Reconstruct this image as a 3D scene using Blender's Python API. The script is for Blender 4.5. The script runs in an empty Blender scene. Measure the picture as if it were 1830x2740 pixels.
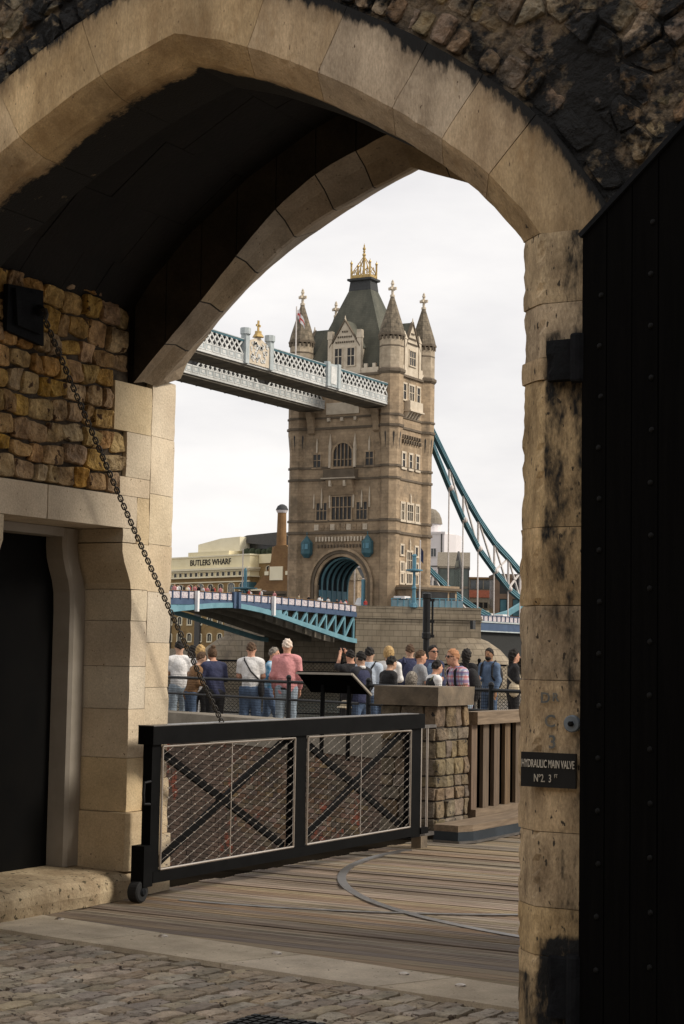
import bpy, math, random
import numpy as np
from mathutils import Vector, Matrix, noise

random.seed(7)
S = bpy.context.scene
COL = S.collection
rad = math.radians

# ------------------------------------------------------------------ camera
FPX, YAW, PITCH, ROLL, CZ = 4700.0, rad(29.2), math.atan(382 / 4700), 0.017, 1.6
_r0 = Vector((math.cos(YAW), math.sin(YAW), 0)); _f0 = Vector((-math.sin(YAW), math.cos(YAW), 0)); _z = Vector((0, 0, 1))
_F = math.cos(PITCH) * _f0 + math.sin(PITCH) * _z
_U = -math.sin(PITCH) * _f0 + math.cos(PITCH) * _z
_R = math.cos(ROLL) * _r0 + math.sin(ROLL) * _U
_U2 = math.cos(ROLL) * _U - math.sin(ROLL) * _r0
cam_d = bpy.data.cameras.new('camera')
cam = bpy.data.objects.new('camera', cam_d); COL.objects.link(cam)
cam_d.sensor_fit = 'VERTICAL'; cam_d.sensor_height = 36.0; cam_d.lens = FPX / 2740 * 36.0
cam_d.clip_start = 0.05; cam_d.clip_end = 4000
mw = Matrix.Identity(4)
for i in range(3):
    mw[i][0] = _R[i]; mw[i][1] = _U2[i]; mw[i][2] = -_F[i]
mw[2][3] = CZ
cam.matrix_world = mw
S.camera = cam

def at(px, py, dist):
    """point of the place seen in that direction at a given distance ahead"""
    d = _F + _R * ((px - 915) / FPX) - _U2 * ((py - 1370) / FPX)
    return Vector((0, 0, CZ)) + d * (dist / d.dot(_f0))

def ground_at(px, dist, z=0.08):
    p = at(px, 1750, dist); p.z = z
    return p

# ------------------------------------------------------------------ world + sun
SUN_DIR = Vector((0.74, 0.24, 0.63)).normalized()          # towards the sun
w = bpy.data.worlds.new('World'); S.world = w; w.use_nodes = True
nt = w.node_tree; nt.nodes.clear()
N = nt.nodes.new; L = nt.links.new
out = N('ShaderNodeOutputWorld'); bg = N('ShaderNodeBackground'); bg.inputs['Strength'].default_value = 0.1
sky = N('ShaderNodeTexSky'); sky.sky_type = 'NISHITA'; sky.sun_disc = False
sky.sun_elevation = math.asin(SUN_DIR.z); sky.sun_rotation = math.atan2(SUN_DIR.x, SUN_DIR.y)
sky.air_density = 1.2; sky.dust_density = 4.0; sky.ozone_density = 1.0
tc = N('ShaderNodeTexCoord'); mp = N('ShaderNodeMapping'); mp.inputs['Scale'].default_value = (1.0, 1.0, 3.2)
L(tc.outputs['Generated'], mp.inputs['Vector'])
nz = N('ShaderNodeTexNoise'); nz.inputs['Scale'].default_value = 3.2; nz.inputs['Detail'].default_value = 7; nz.inputs['Roughness'].default_value = 0.55
L(mp.outputs['Vector'], nz.inputs['Vector'])
cr = N('ShaderNodeValToRGB'); cr.color_ramp.elements[0].position = 0.36; cr.color_ramp.elements[1].position = 0.62
cr.color_ramp.elements[0].color = (6.7, 6.55, 6.6, 1); cr.color_ramp.elements[1].color = (8.5, 8.25, 8.05, 1)
L(nz.outputs['Fac'], cr.inputs['Fac'])
mx = N('ShaderNodeMix'); mx.data_type = 'RGBA'; mx.inputs['Factor'].default_value = 0.94
L(sky.outputs['Color'], mx.inputs['A']); L(cr.outputs['Color'], mx.inputs['B'])
L(mx.outputs['Result'], bg.inputs['Color']); L(bg.outputs['Background'], out.inputs['Surface'])

sun_d = bpy.data.lights.new('sun', 'SUN'); sun_d.energy = 2.6; sun_d.angle = rad(16); sun_d.color = (1.0, 0.93, 0.82)
sun = bpy.data.objects.new('sun', sun_d); COL.objects.link(sun)
sun.rotation_euler = SUN_DIR.to_track_quat('Z', 'Y').to_euler(); sun.location = (10, -10, 30)

S.view_settings.view_transform = 'Standard'; S.view_settings.look = 'None'
S.view_settings.exposure = 0.36; S.view_settings.gamma = 1.0; S.view_settings.use_curve_mapping = False
S.render.engine = 'CYCLES'; S.cycles.use_denoising = True; S.cycles.max_bounces = 6; S.cycles.diffuse_bounces = 4

# ------------------------------------------------------------------ materials
MATS = {}
def lin(c):
    return tuple(((v / 255) / 12.92 if v / 255 <= 0.04045 else ((v / 255 + 0.055) / 1.055) ** 2.4) for v in c)

def mat(name, base, dark=None, scale=3.0, detail=6, lo=0.35, hi=0.68, rough=0.85, bump=0.25, bscale=30.0, rnd=0.0,
        stain=None, stain_scale=2.0, stain_lo=0.55, stain_hi=0.62, metallic=0.0, spec=0.3, stretch=(1, 1, 1), crust=False,
        crust_col=(0.012, 0.012, 0.012), brick=None, spots=None, bump_dist=0.01, mott=None):
    """procedural surface; colours are linear albedo"""
    m = bpy.data.materials.new(name); m.use_nodes = True; MATS[name] = m
    nt = m.node_tree; nt.nodes.clear(); N = nt.nodes.new; L = nt.links.new
    o = N('ShaderNodeOutputMaterial'); b = N('ShaderNodeBsdfPrincipled'); L(b.outputs['BSDF'], o.inputs['Surface'])
    b.inputs['Roughness'].default_value = rough; b.inputs['Metallic'].default_value = metallic
    b.inputs['Specular IOR Level'].default_value = spec
    g = N('ShaderNodeNewGeometry'); mp = N('ShaderNodeMapping'); mp.inputs['Scale'].default_value = stretch
    L(g.outputs['Position'], mp.inputs['Vector']); P = mp.outputs['Vector']
    oi = N('ShaderNodeObjectInfo')
    def nz(sc, det=6, ro=0.6, off=0.0, vec=None):
        n = N('ShaderNodeTexNoise'); n.inputs['Scale'].default_value = sc; n.inputs['Detail'].default_value = det; n.inputs['Roughness'].default_value = ro
        if off:
            a = N('ShaderNodeVectorMath'); a.operation = 'ADD'; a.inputs[1].default_value = (off, off * 1.7, -off); L(vec or P, a.inputs[0]); L(a.outputs[0], n.inputs['Vector'])
        else:
            L(vec or P, n.inputs['Vector'])
        return n.outputs['Fac']
    def mr(sock, a, c, d=0.0, e=1.0):
        r = N('ShaderNodeMapRange'); r.inputs['From Min'].default_value = a; r.inputs['From Max'].default_value = c
        r.inputs['To Min'].default_value = d; r.inputs['To Max'].default_value = e; L(sock, r.inputs['Value']); return r.outputs['Result']
    def mixc(fac, A, B, mode='MIX'):
        x = N('ShaderNodeMix'); x.data_type = 'RGBA'; x.blend_type = mode
        if isinstance(fac, float): x.inputs['Factor'].default_value = fac
        else: L(fac, x.inputs['Factor'])
        for k, v in (('A', A), ('B', B)):
            if isinstance(v, (tuple, list)): x.inputs[k].default_value = tuple(v)[:3] + (1,)
            else: L(v, x.inputs[k])
        return x.outputs['Result']
    def math2(op, a, c):
        x = N('ShaderNodeMath'); x.operation = op
        for i, v in enumerate((a, c)):
            if isinstance(v, (int, float)): x.inputs[i].default_value = v
            else: L(v, x.inputs[i])
        return x.outputs[0]
    if dark is None: dark = tuple(v * 0.72 for v in base)
    col = mixc(mr(nz(scale, detail), lo, hi), dark, base)
    bumpsrc = nz(bscale, 5)
    if brick:
        bt = N('ShaderNodeTexBrick'); sp = N('ShaderNodeSeparateXYZ'); L(g.outputs['Position'], sp.inputs[0])
        cb = N('ShaderNodeCombineXYZ'); L(math2('ADD', sp.outputs[0], sp.outputs[1]), cb.inputs[0]); L(sp.outputs[2], cb.inputs[1]); L(cb.outputs[0], bt.inputs['Vector'])
        bt.inputs['Scale'].default_value = 1.0; bt.inputs['Brick Width'].default_value = brick[0]; bt.inputs['Row Height'].default_value = brick[1]
        bt.inputs['Mortar Size'].default_value = brick[2]; bt.inputs['Mortar Smooth'].default_value = 0.3; bt.inputs['Bias'].default_value = -0.2
        bt.inputs['Color1'].default_value = (1, 1, 1, 1); bt.inputs['Color2'].default_value = (brick[3],) * 3 + (1,); bt.inputs['Mortar'].default_value = (brick[4],) * 3 + (1,)
        col = mixc(1.0, col, bt.outputs['Color'], 'MULTIPLY')
    if rnd:
        hs = N('ShaderNodeHueSaturation'); hs.inputs['Hue'].default_value = 0.5
        L(mr(oi.outputs['Random'], 0, 1, 1 - rnd, 1 + rnd), hs.inputs['Value'])
        L(mr(math2('FRACT', math2('MULTIPLY', oi.outputs['Random'], 7.31), 0), 0, 1, 0.5 - 0.02 * min(1, rnd * 3), 0.5 + 0.02 * min(1, rnd * 3)), hs.inputs['Hue'])
        L(mr(math2('FRACT', math2('MULTIPLY', oi.outputs['Random'], 13.7), 0), 0, 1, 0.75, 1.2), hs.inputs['Saturation'])
        L(col, hs.inputs['Color']); col = hs.outputs['Color']
    if mott:   # fine grain and broad cloudiness of weathered stone
        k = math2('MULTIPLY', mr(nz(mott[0], 4, .7, 7.7), .25, .75, 1 - mott[1], 1 + mott[1]), mr(nz(mott[2], 4, .6, 11.3), .3, .7, 1 - mott[3], 1 + mott[3]))
        vs_ = N('ShaderNodeVectorMath'); vs_.operation = 'SCALE'; L(col, vs_.inputs[0]); L(k, vs_.inputs['Scale']); col = vs_.outputs[0]
    if spots:
        col = mixc(mr(nz(spots[1], 3, 0.5, 3.1), spots[2], spots[2] + 0.03), col, spots[0])
    if stain:
        sm = math2('ADD', math2('MULTIPLY', nz(stain_scale, 5, 0.62, 5.3), 0.75), math2('MULTIPLY', nz(stain_scale * 7, 3, 0.6, 9.1), 0.25))
        col = mixc(mr(sm, stain_lo, stain_hi), col, stain)
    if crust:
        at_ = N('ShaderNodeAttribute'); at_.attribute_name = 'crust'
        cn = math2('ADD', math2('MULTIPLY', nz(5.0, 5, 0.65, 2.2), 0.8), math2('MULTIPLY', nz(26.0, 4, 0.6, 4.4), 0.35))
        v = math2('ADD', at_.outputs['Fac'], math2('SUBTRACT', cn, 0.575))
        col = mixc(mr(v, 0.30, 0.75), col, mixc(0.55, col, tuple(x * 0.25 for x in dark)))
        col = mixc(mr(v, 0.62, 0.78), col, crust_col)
    if isinstance(col, tuple): b.inputs['Base Color'].default_value = col
    else: L(col, b.inputs['Base Color'])
    if bump:
        bn = N('ShaderNodeBump'); bn.inputs['Strength'].default_value = bump; bn.inputs['Distance'].default_value = bump_dist
        L(bumpsrc, bn.inputs['Height']); L(bn.outputs['Normal'], b.inputs['Normal'])
    return m

mat('ashlar', (0.63, 0.485, 0.31), (0.33, 0.235, 0.138), scale=3.0, lo=.28, hi=.66, stretch=(1.7, 1.7, .55), crust=True, mott=(70, .28, 1.6, .22), rnd=.03, bump=.6, bscale=45, stain=(.34, .22, .11), stain_scale=2.2, stain_lo=.54, stain_hi=.70, spots=((.12, .08, .05), 38, .70))
mat('ashlar_pale', (0.58, 0.475, 0.33), (0.46, 0.36, 0.235), scale=2.0, rnd=.05, bump=.5, bscale=50, lo=.3, hi=.7, mott=(80, .22, 2.2, .16), spots=((.2, .14, .09), 45, .70))
mat('ashlar_jamb', (0.57, 0.435, 0.275), (0.22, 0.157, 0.094), scale=6.5, lo=.30, hi=.60, stretch=(1.5, 1.5, .6), crust=True, mott=(75, .35, 2.5, .25), rnd=.05, bump=.8, bscale=55, spots=((.05, .04, .03), 30, .66))
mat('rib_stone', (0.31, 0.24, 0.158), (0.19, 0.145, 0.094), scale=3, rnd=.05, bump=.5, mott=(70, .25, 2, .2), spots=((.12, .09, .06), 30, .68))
mat('passage_shade_stone', (0.011, 0.009, 0.0075), (0.006, 0.005, 0.0045), scale=3, bump=.5, mott=(50, .3, 2, .3))  # near-black colour carries the shade inside the passage
mat('rubble_front', (0.36, 0.265, 0.165), (0.12, 0.095, 0.062), scale=8, rnd=.30, mott=(60, .4, 4, .3), stain=(.014, .014, .014), stain_scale=2.6, stain_lo=.465, stain_hi=.53, bump=1.0, bscale=24, bump_dist=.04)
mat('mortar_front', (0.24, 0.18, 0.115), (0.08, 0.062, 0.045), scale=9, mott=(70, .4, 4, .3), bump=1.0, bscale=28, stain=(.012, .012, .012), stain_scale=2.6, stain_lo=.455, stain_hi=.52, bump_dist=.03)
mat('rubble_side', (0.47, 0.30, 0.125), (0.15, 0.085, 0.032), scale=8, lo=.32, hi=.62, rnd=.18, mott=(55, .35, 5, .25), bump=1.0, bscale=18, spots=((.07, .035, .014), 11, .63), bump_dist=.04)
mat('mortar_side', (0.09, 0.065, 0.04), (0.03, 0.022, 0.015), scale=9, bump=.8, bscale=40)
mat('sett', (0.47, 0.385, 0.285), (0.26, 0.215, 0.16), scale=7, mott=(90, .25, 1.2, .15), rnd=.20, bump=.9, bscale=32, spots=((.10, .075, .055), 24, .62), bump_dist=.02)
mat('sett_joint', (0.22, 0.165, 0.11), (0.09, 0.07, 0.045), scale=14, bump=.8, bscale=60)
mat('slab', (0.60, 0.49, 0.345), (0.42, 0.335, 0.23), scale=4, mott=(110, .2, 2, .12), rnd=.06, bump=.35, bscale=90, spots=((.12, .09, .06), 30, .68))
mat('sill_stone', (0.48, 0.38, 0.245), (0.29, 0.215, 0.13), scale=5, mott=(80, .3, 2, .15), bump=.6, bscale=40, spots=((.09, .07, .04), 26, .62))
mat('plank_wood', (0.36, 0.278, 0.192), (0.115, 0.086, 0.059), scale=6, stretch=(.35, 12, 12), rnd=.25, bump=1.0, bscale=5, lo=.3, hi=.66, spec=.25, rough=.8, bump_dist=.008)
mat('under_deck', (0.014, 0.011, 0.008), bump=0, spec=0.0, rough=1.0)
mat('fence_wood', (0.165, 0.115, 0.076), (0.09, 0.062, 0.042), scale=5, stretch=(7, 7, .6), rnd=.12, bump=.6, bscale=6)
mat('rail_wood', (0.225, 0.165, 0.11), (0.13, 0.094, 0.063), scale=5, stretch=(7, .6, 7), bump=.5, bscale=6)
mat('black_paint', (0.006, 0.006, 0.006), (0.004, 0.004, 0.004), scale=8, rough=.65, spec=.05, bump=.08, bscale=60)
mat('black_gloss', (0.012, 0.012, 0.013), (0.008, 0.008, 0.008), rough=.45, spec=.22, bump=.05)
mat('leaf_wood', (0.0045, 0.0042, 0.004), (0.003, 0.0028, 0.0027), scale=4, stretch=(8, 8, .5), rough=.9, spec=.03, bump=.3, bscale=8)
mat('rib_shade_ashlar', (0.055, 0.043, 0.031), (0.025, 0.02, 0.015), scale=3, bump=.4, mott=(60, .25, 2, .25))  # darker ashlar, shade on the far rib's front put into the colour
mat('board_black', (0.005, 0.005, 0.005), rough=.95, spec=.0, bump=0)
mat('stud_iron', (0.008, 0.008, 0.008), rough=.55, spec=.12, bump=.1)
mat('hinge_iron', (0.011, 0.012, 0.014), (0.006, 0.0065, 0.008), scale=12, spec=.1, rough=.8, bump=.5, bscale=40)
mat('wire_steel', (0.24, 0.215, 0.185), (0.16, 0.14, 0.12), rough=.45, metallic=.7, bump=0)
mat('steel', (0.50, 0.44, 0.38), (0.38, 0.33, 0.28), rough=.38, metallic=.85, spec=.5, bump=0)
mat('track_steel', (0.22, 0.205, 0.19), (0.14, 0.128, 0.118), scale=9, rough=.36, metallic=.7, bump=.1)
mat('galv', (0.24, 0.28, 0.32), (0.16, 0.19, 0.22), scale=20, rough=.5, metallic=.5, bump=.1)
mat('chain_iron', (0.045, 0.038, 0.030), (0.02, 0.017, 0.014), scale=40, rough=.55, spec=.4, bump=.3, bscale=90)
mat('frame_paint', (0.33, 0.29, 0.24), (0.27, 0.235, 0.19), scale=4, rough=.6, bump=.1)
mat('dark_door', (0.006, 0.0055, 0.005), (0.004, 0.004, 0.004), rough=.7, spec=.06, bump=.05)
mat('sign_black', (0.010, 0.010, 0.010), rough=.6, bump=.05)
mat('sign_white', (0.62, 0.57, 0.48), rough=.7, bump=0)
mat('old_letter', (0.10, 0.11, 0.11), (0.17, 0.16, 0.135), scale=30, bump=0)
mat('moat_brick', (0.20, 0.125, 0.075), (0.085, 0.06, 0.04), scale=2.2, rnd=.35, bump=.6, bscale=30, stain=(.27, .075, .04), stain_scale=.7, stain_lo=.56, stain_hi=.60)
mat('moat_mortar', (0.085, 0.07, 0.05), (0.03, 0.025, 0.02), scale=5, bump=.6)
mat('concrete', (0.25, 0.215, 0.17), (0.17, 0.145, 0.11), scale=3, bump=.4, bscale=40, spots=((.1, .08, .06), 20, .66))
mat('moat_floor', (0.06, 0.055, 0.03), (0.03, 0.03, 0.018), scale=1.5, bump=.6)
mat('pier_stone', (0.215, 0.162, 0.102), (0.085, 0.064, 0.042), scale=9, rnd=.22, bump=.9, bscale=26, spots=((.03, .025, .02), 20, .64), bump_dist=.02)
mat('pier_cap', (0.19, 0.145, 0.098), (0.10, 0.078, 0.055), scale=6, bump=.5, bscale=40)
mat('pier_mortar', (0.05, 0.04, 0.03), bump=.5)
mat('metal_edge', (0.035, 0.045, 0.055), (0.02, 0.026, 0.032), rough=.5, metallic=.3, bump=.1)
mat('pavement', (0.32, 0.27, 0.21), (0.24, 0.20, 0.155), scale=.8, bump=.2, brick=(.9, .6, .012, .9, .6))
mat('ground', (0.16, 0.14, 0.11), scale=.05, bump=.2)
mat('water', (0.030, 0.030, 0.022), (0.022, 0.022, 0.017), scale=.3, rough=.12, spec=.5, bump=.5, bscale=.7, bump_dist=.3)
mat('curtain_stone', (0.34, 0.27, 0.19), (0.18, 0.14, 0.10), scale=1.2, brick=(.5, .28, .03, .75, .6), bump=.5, bscale=12)
# bridge
mat('tower_pale', (0.50, 0.41, 0.30), (0.34, 0.27, 0.19), scale=.8, brick=(1.5, .55, .04, .82, .82), bump=.2, bscale=3, mott=(2.2, .16, .16, .15))
mat('tower_stone', (0.425, 0.315, 0.205), (0.275, 0.198, 0.125), scale=.6, lo=.3, hi=.7, brick=(1.5, .55, .04, .78, .78), bump=.2, bscale=3, mott=(2.2, .16, .16, .20), stain=(.15, .115, .078), stain_scale=.3, stain_lo=.50, stain_hi=.68)
mat('tower_trim', (0.62, 0.535, 0.42), (0.46, 0.385, 0.29), scale=.8, bump=.2, bscale=4)
mat('tower_string', (0.155, 0.12, 0.085), (0.10, 0.078, 0.055), scale=.6, bump=.2, bscale=4)
mat('spire_stone', (0.25, 0.20, 0.14), (0.12, 0.098, 0.07), scale=1.4, mott=(3, .25, .5, .2), brick=(1.0, .8, .05, .8, .55), bump=.2, bscale=4)
mat('slate', (0.13, 0.125, 0.095), (0.070, 0.072, 0.056), scale=.5, stretch=(1, 1, .25), brick=(.7, .35, .02, .85, .7), bump=.2, bscale=4)
mat('lead', (0.06, 0.062, 0.062), (0.04, 0.04, 0.04), bump=.1)
mat('gold', (0.60, 0.43, 0.17), (0.32, 0.21, 0.08), scale=2.5, rough=.5, metallic=.4, bump=0)
mat('bridge_blue', (0.062, 0.098, 0.165), (0.043, 0.07, 0.125), scale=.6, rough=.5, bump=0)
mat('bridge_teal', (0.16, 0.31, 0.36), (0.11, 0.23, 0.275), scale=.5, rough=.5, bump=0)
mat('bridge_dark_teal', (0.055, 0.135, 0.16), (0.038, 0.098, 0.122), scale=.4, rough=.55, bump=0)
mat('bridge_sky', (0.12, 0.27, 0.34), (0.09, 0.21, 0.28), scale=.6, rough=.5, bump=0)
mat('bridge_white', (0.62, 0.61, 0.58), (0.46, 0.46, 0.44), scale=.9, mott=(3, .15, .4, .12), rough=.55, bump=0, stain=(.30, .21, .13), stain_scale=.8, stain_lo=.63, stain_hi=.70)
mat('tunnel_dark', (0.012, 0.022, 0.028), bump=0)
mat('pale_blue', (0.45, 0.48, 0.48), (0.33, 0.365, 0.365), scale=.8, mott=(3, .15, .4, .12), stain=(.24, .18, .12), stain_scale=.9, stain_lo=.60, stain_hi=.68, rough=.55, bump=0)
mat('walk_soffit', (0.19, 0.165, 0.13), (0.12, 0.105, 0.085), scale=.6, bump=.2, bscale=3)
mat('rod_white', (0.68, 0.62, 0.58), rough=.5, bump=0)
mat('dark_glass', (0.030, 0.028, 0.026), (0.014, 0.014, 0.014), scale=.6, rough=.25, spec=.3, bump=0)
mat('pane_glass', (0.09, 0.10, 0.10), (0.05, 0.055, 0.06), scale=.5, rough=.15, spec=.6, bump=0)
mat('bridge_pier', (0.30, 0.245, 0.175), (0.20, 0.16, 0.11), scale=.45, brick=(2.0, .95, .06, .80, .50), bump=.3, bscale=2, stretch=(1, 1, .4), stain=(.13, .105, .08), stain_scale=.25, stain_lo=.52, stain_hi=.70)
mat('bridge_shadow_steel', (0.03, 0.03, 0.028), bump=0)
mat('asphalt', (0.05, 0.05, 0.05), bump=0)
mat('cream', (0.82, 0.73, 0.49), (0.74, 0.65, 0.42), scale=.3, bump=.1)
mat('cream_pale', (0.82, 0.75, 0.56), (0.74, 0.67, 0.49), scale=.3, bump=.1)
mat('wharf_brick', (0.34, 0.23, 0.10), (0.24, 0.155, 0.065), scale=.4, brick=(.6, .22, .02, .8, .75), bump=.1)
mat('brew_brick', (0.26, 0.15, 0.065), (0.18, 0.10, 0.045), scale=.4, brick=(.6, .22, .02, .8, .75), bump=.1)
mat('flat_brick', (0.16, 0.105, 0.07), (0.12, 0.08, 0.055), scale=.4, bump=.1)
mat('white_render', (0.72, 0.68, 0.68), (0.64, 0.60, 0.60), scale=.2, bump=0)
mat('grey_roof', (0.10, 0.095, 0.09), bump=0)
mat('letter_black', (0.03, 0.025, 0.02), bump=0)
mat('green_glass', (0.16, 0.19, 0.16), (0.09, 0.11, 0.10), scale=.35, rough=.2, spec=.6, bump=0)
mat('red_band', (0.40, 0.13, 0.08), bump=0)
mat('ochre', (0.42, 0.27, 0.06), bump=0)
mat('bush', (0.05, 0.06, 0.03), (0.02, 0.03, 0.015), scale=2, bump=.5)
mat('asph_blue', (0.05, 0.06, 0.09), bump=0)
mat('flag_white', (0.75, 0.72, 0.72), bump=0)
mat('flag_red', (0.60, 0.10, 0.09), bump=0)
mat('flag_navy', (0.03, 0.04, 0.09), bump=0)
mat('car_white', (0.75, 0.73, 0.72), (0.7, .68, .67), rough=.3, spec=.5, bump=0)
mat('tyre', (0.02, 0.02, 0.02), bump=0)

def flat(name, c, rough=.8, dark=None, scale=9):
    if name not in MATS: mat(name, c, dark or tuple(v * .8 for v in c), scale=scale, rough=rough, bump=.7, bscale=16, bump_dist=.03, mott=(40, .12, 6, .12))
    return name

# ------------------------------------------------------------------ mesh helpers
class MB:
    def __init__(s): s.v = []; s.f = []; s.mi = []; s.cr = None
    def add(s, vs, fs, mi=0):
        o = len(s.v); s.v += [tuple(p) for p in vs]; s.f += [tuple(i + o for i in f) for f in fs]; s.mi += [mi] * len(fs); return s
    def box(s, x0, x1, y0, y1, z0, z1, mi=0):
        return s.add([(x0, y0, z0), (x1, y0, z0), (x1, y1, z0), (x0, y1, z0), (x0, y0, z1), (x1, y0, z1), (x1, y1, z1), (x0, y1, z1)],
                     [(0, 3, 2, 1), (4, 5, 6, 7), (0, 1, 5, 4), (1, 2, 6, 5), (2, 3, 7, 6), (3, 0, 4, 7)], mi)
    def cbox(s, c, d, mi=0):
        return s.box(c[0] - d[0] / 2, c[0] + d[0] / 2, c[1] - d[1] / 2, c[1] + d[1] / 2, c[2] - d[2] / 2, c[2] + d[2] / 2, mi)
    def loft(s, rings, mi=0, caps=True, closed=True):
        n = len(rings[0]); vs = [p for r in rings for p in r]; fs = []
        for i in range(len(rings) - 1):
            for j in range(n if closed else n - 1):
                k = (j + 1) % n; fs.append((i * n + j, i * n + k, (i + 1) * n + k, (i + 1) * n + j))
        if caps and closed:
            fs.append(tuple(reversed(range(n)))); b = (len(rings) - 1) * n; fs.append(tuple(range(b, b + n)))
        return s.add(vs, fs, mi)
    def prism(s, poly, z0, z1, mi=0):        # plan polygon (x,y), CCW
        return s.loft([[(x, y, z0) for x, y in poly], [(x, y, z1) for x, y in poly]], mi)
    def prism_y(s, poly, y0, y1, mi=0):      # (x,z) polygon extruded along y
        return s.loft([[(x, y1, z) for x, z in poly], [(x, y0, z) for x, z in poly]], mi)
    def prism_x(s, poly, x0, x1, mi=0):      # (y,z) polygon extruded along x
        return s.loft([[(x0, y, z) for y, z in poly], [(x1, y, z) for y, z in poly]], mi)
    def bar(s, a, b, wd, h=None, mi=0, up=(0, 0, 1)):
        a = Vector(a); b = Vector(b); d = (b - a).normalized(); u = Vector(up)
        if abs(d.dot(u)) > .98: u = Vector((1, 0, 0)) if abs(d.x) < .9 else Vector((0, 1, 0))
        x = d.cross(u).normalized(); u = x.cross(d).normalized(); h = wd if h is None else h
        r = lambda c: [c - x * wd / 2 - u * h / 2, c + x * wd / 2 - u * h / 2, c + x * wd / 2 + u * h / 2, c - x * wd / 2 + u * h / 2]
        return s.loft([r(a), r(b)], mi)
    def tube(s, pts, r, n=8, mi=0, caps=True):
        pts = [Vector(p) for p in pts]; rings = []; pu = None
        for i, p in enumerate(pts):
            d = ((pts[min(i + 1, len(pts) - 1)] - p).normalized() + (p - pts[max(i - 1, 0)]).normalized())
            d = d.normalized() if d.length > 1e-9 else Vector((0, 0, 1))
            if pu is None: pu = Vector((0, 0, 1)) if abs(d.z) < .9 else Vector((1, 0, 0))
            x = d.cross(pu).normalized(); u = x.cross(d).normalized(); pu = u
            rr = r[i] if isinstance(r, (list, tuple)) else r
            rings.append([p + (x * math.cos(2 * math.pi * k / n) + u * math.sin(2 * math.pi * k / n)) * rr for k in range(n)])
        return s.loft([list(reversed(q)) for q in rings], mi, caps)
    def ngon(s, c, r, z0, z1, n=8, r2=None, mi=0, rot=None):
        rot = math.pi / n if rot is None else rot; r2 = r if r2 is None else r2
        ring = lambda q, z: [(c[0] + q * math.cos(rot + 2 * math.pi * k / n), c[1] + q * math.sin(rot + 2 * math.pi * k / n), z) for k in range(n)]
        return s.loft([ring(r, z0), ring(max(r2, 1e-3), z1)], mi)
    def lathe(s, c, prof, n=12, mi=0):
        return s.loft([[(c[0] + max(r, 1e-3) * math.cos(2 * math.pi * k / n), c[1] + max(r, 1e-3) * math.sin(2 * math.pi * k / n), c[2] + z) for k in range(n)] for r, z in prof], mi)
    def ball(s, c, r, n=10, m=6, mi=0, sc=(1, 1, 1)):
        return s.loft([[(c[0] + sc[0] * r * math.sin(a) * math.cos(2 * math.pi * k / n), c[1] + sc[1] * r * math.sin(a) * math.sin(2 * math.pi * k / n), c[2] - sc[2] * r * math.cos(a)) for k in range(n)] for a in [1e-3 + (math.pi - 2e-3) * i / m for i in range(m + 1)]], mi)
    def mesh(s, name, mats, off=(0, 0, 0), smooth=False):
        me = bpy.data.meshes.new(name); ox, oy, oz = off
        me.from_pydata([(x - ox, y - oy, z - oz) for x, y, z in s.v], [], s.f)
        for mm in (mats if isinstance(mats, (list, tuple)) else [mats]): me.materials.append(MATS[mm])
        if any(s.mi): me.polygons.foreach_set('material_index', s.mi)
        if smooth: me.polygons.foreach_set('use_smooth', [True] * len(me.polygons))
        if s.cr is not None:
            a = me.attributes.new('crust', 'FLOAT', 'POINT'); a.data.foreach_set('value', s.cr)
        me.update(); return me
    def build(s, name, mats, parent=None, smooth=False, off=None):
        """link as one mesh object; vertices given in world space"""
        base = off if off is not None else root_loc(parent)
        me = s.mesh(name, mats, base, smooth)
        ob = bpy.data.objects.new(name, me); COL.objects.link(ob)
        if parent is not None: ob.parent = parent
        elif off is not None: ob.location = off
        return ob

def root_loc(p):
    t = Vector((0, 0, 0))
    while p is not None:
        t += Vector(p.location); p = p.parent
    return tuple(t)

def tag(o, label=None, cat=None, group=None, kind=None):
    if label: o['label'] = label
    if cat: o['category'] = cat
    if group: o['group'] = group
    if kind: o['kind'] = kind
    return o

def thing(name, label, cat, loc=(0, 0, 0), group=None):
    o = bpy.data.objects.new(name, None); COL.objects.link(o); o.location = loc; o.empty_display_size = .2
    return tag(o, label, cat, group)

def inst(name, me, parent, loc=(0, 0, 0), rot=(0, 0, 0), sc=(1, 1, 1)):
    o = bpy.data.objects.new(name, me); COL.objects.link(o); o.parent = parent
    b = root_loc(parent); o.location = (loc[0] - b[0], loc[1] - b[1], loc[2] - b[2]); o.rotation_euler = rot; o.scale = sc
    return o

def copy_tree(o, parent=None):
    c = o.copy(); COL.objects.link(c); c.parent = parent
    for ch in list(o.children): copy_tree(ch, c)
    return c

def struct(o): o['kind'] = 'structure'; return o

def interp(xs, ys, x): return float(np.interp(x, xs, ys))
def sinterp(xs, ys, x, d=.12):
    """interpolation with the kinks rounded off"""
    lo_, hi_ = min(xs), max(xs); d = max(0.0, min(d, x - lo_, hi_ - x))
    return float(np.mean([np.interp(x + k * d, xs, ys) for k in (-1, -.6, -.2, .2, .6, 1)]))

def nvec(p, s, off=0.0):
    return noise.noise_vector(Vector((p[0] * s + off, p[1] * s - off, p[2] * s + off * .5)))

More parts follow.
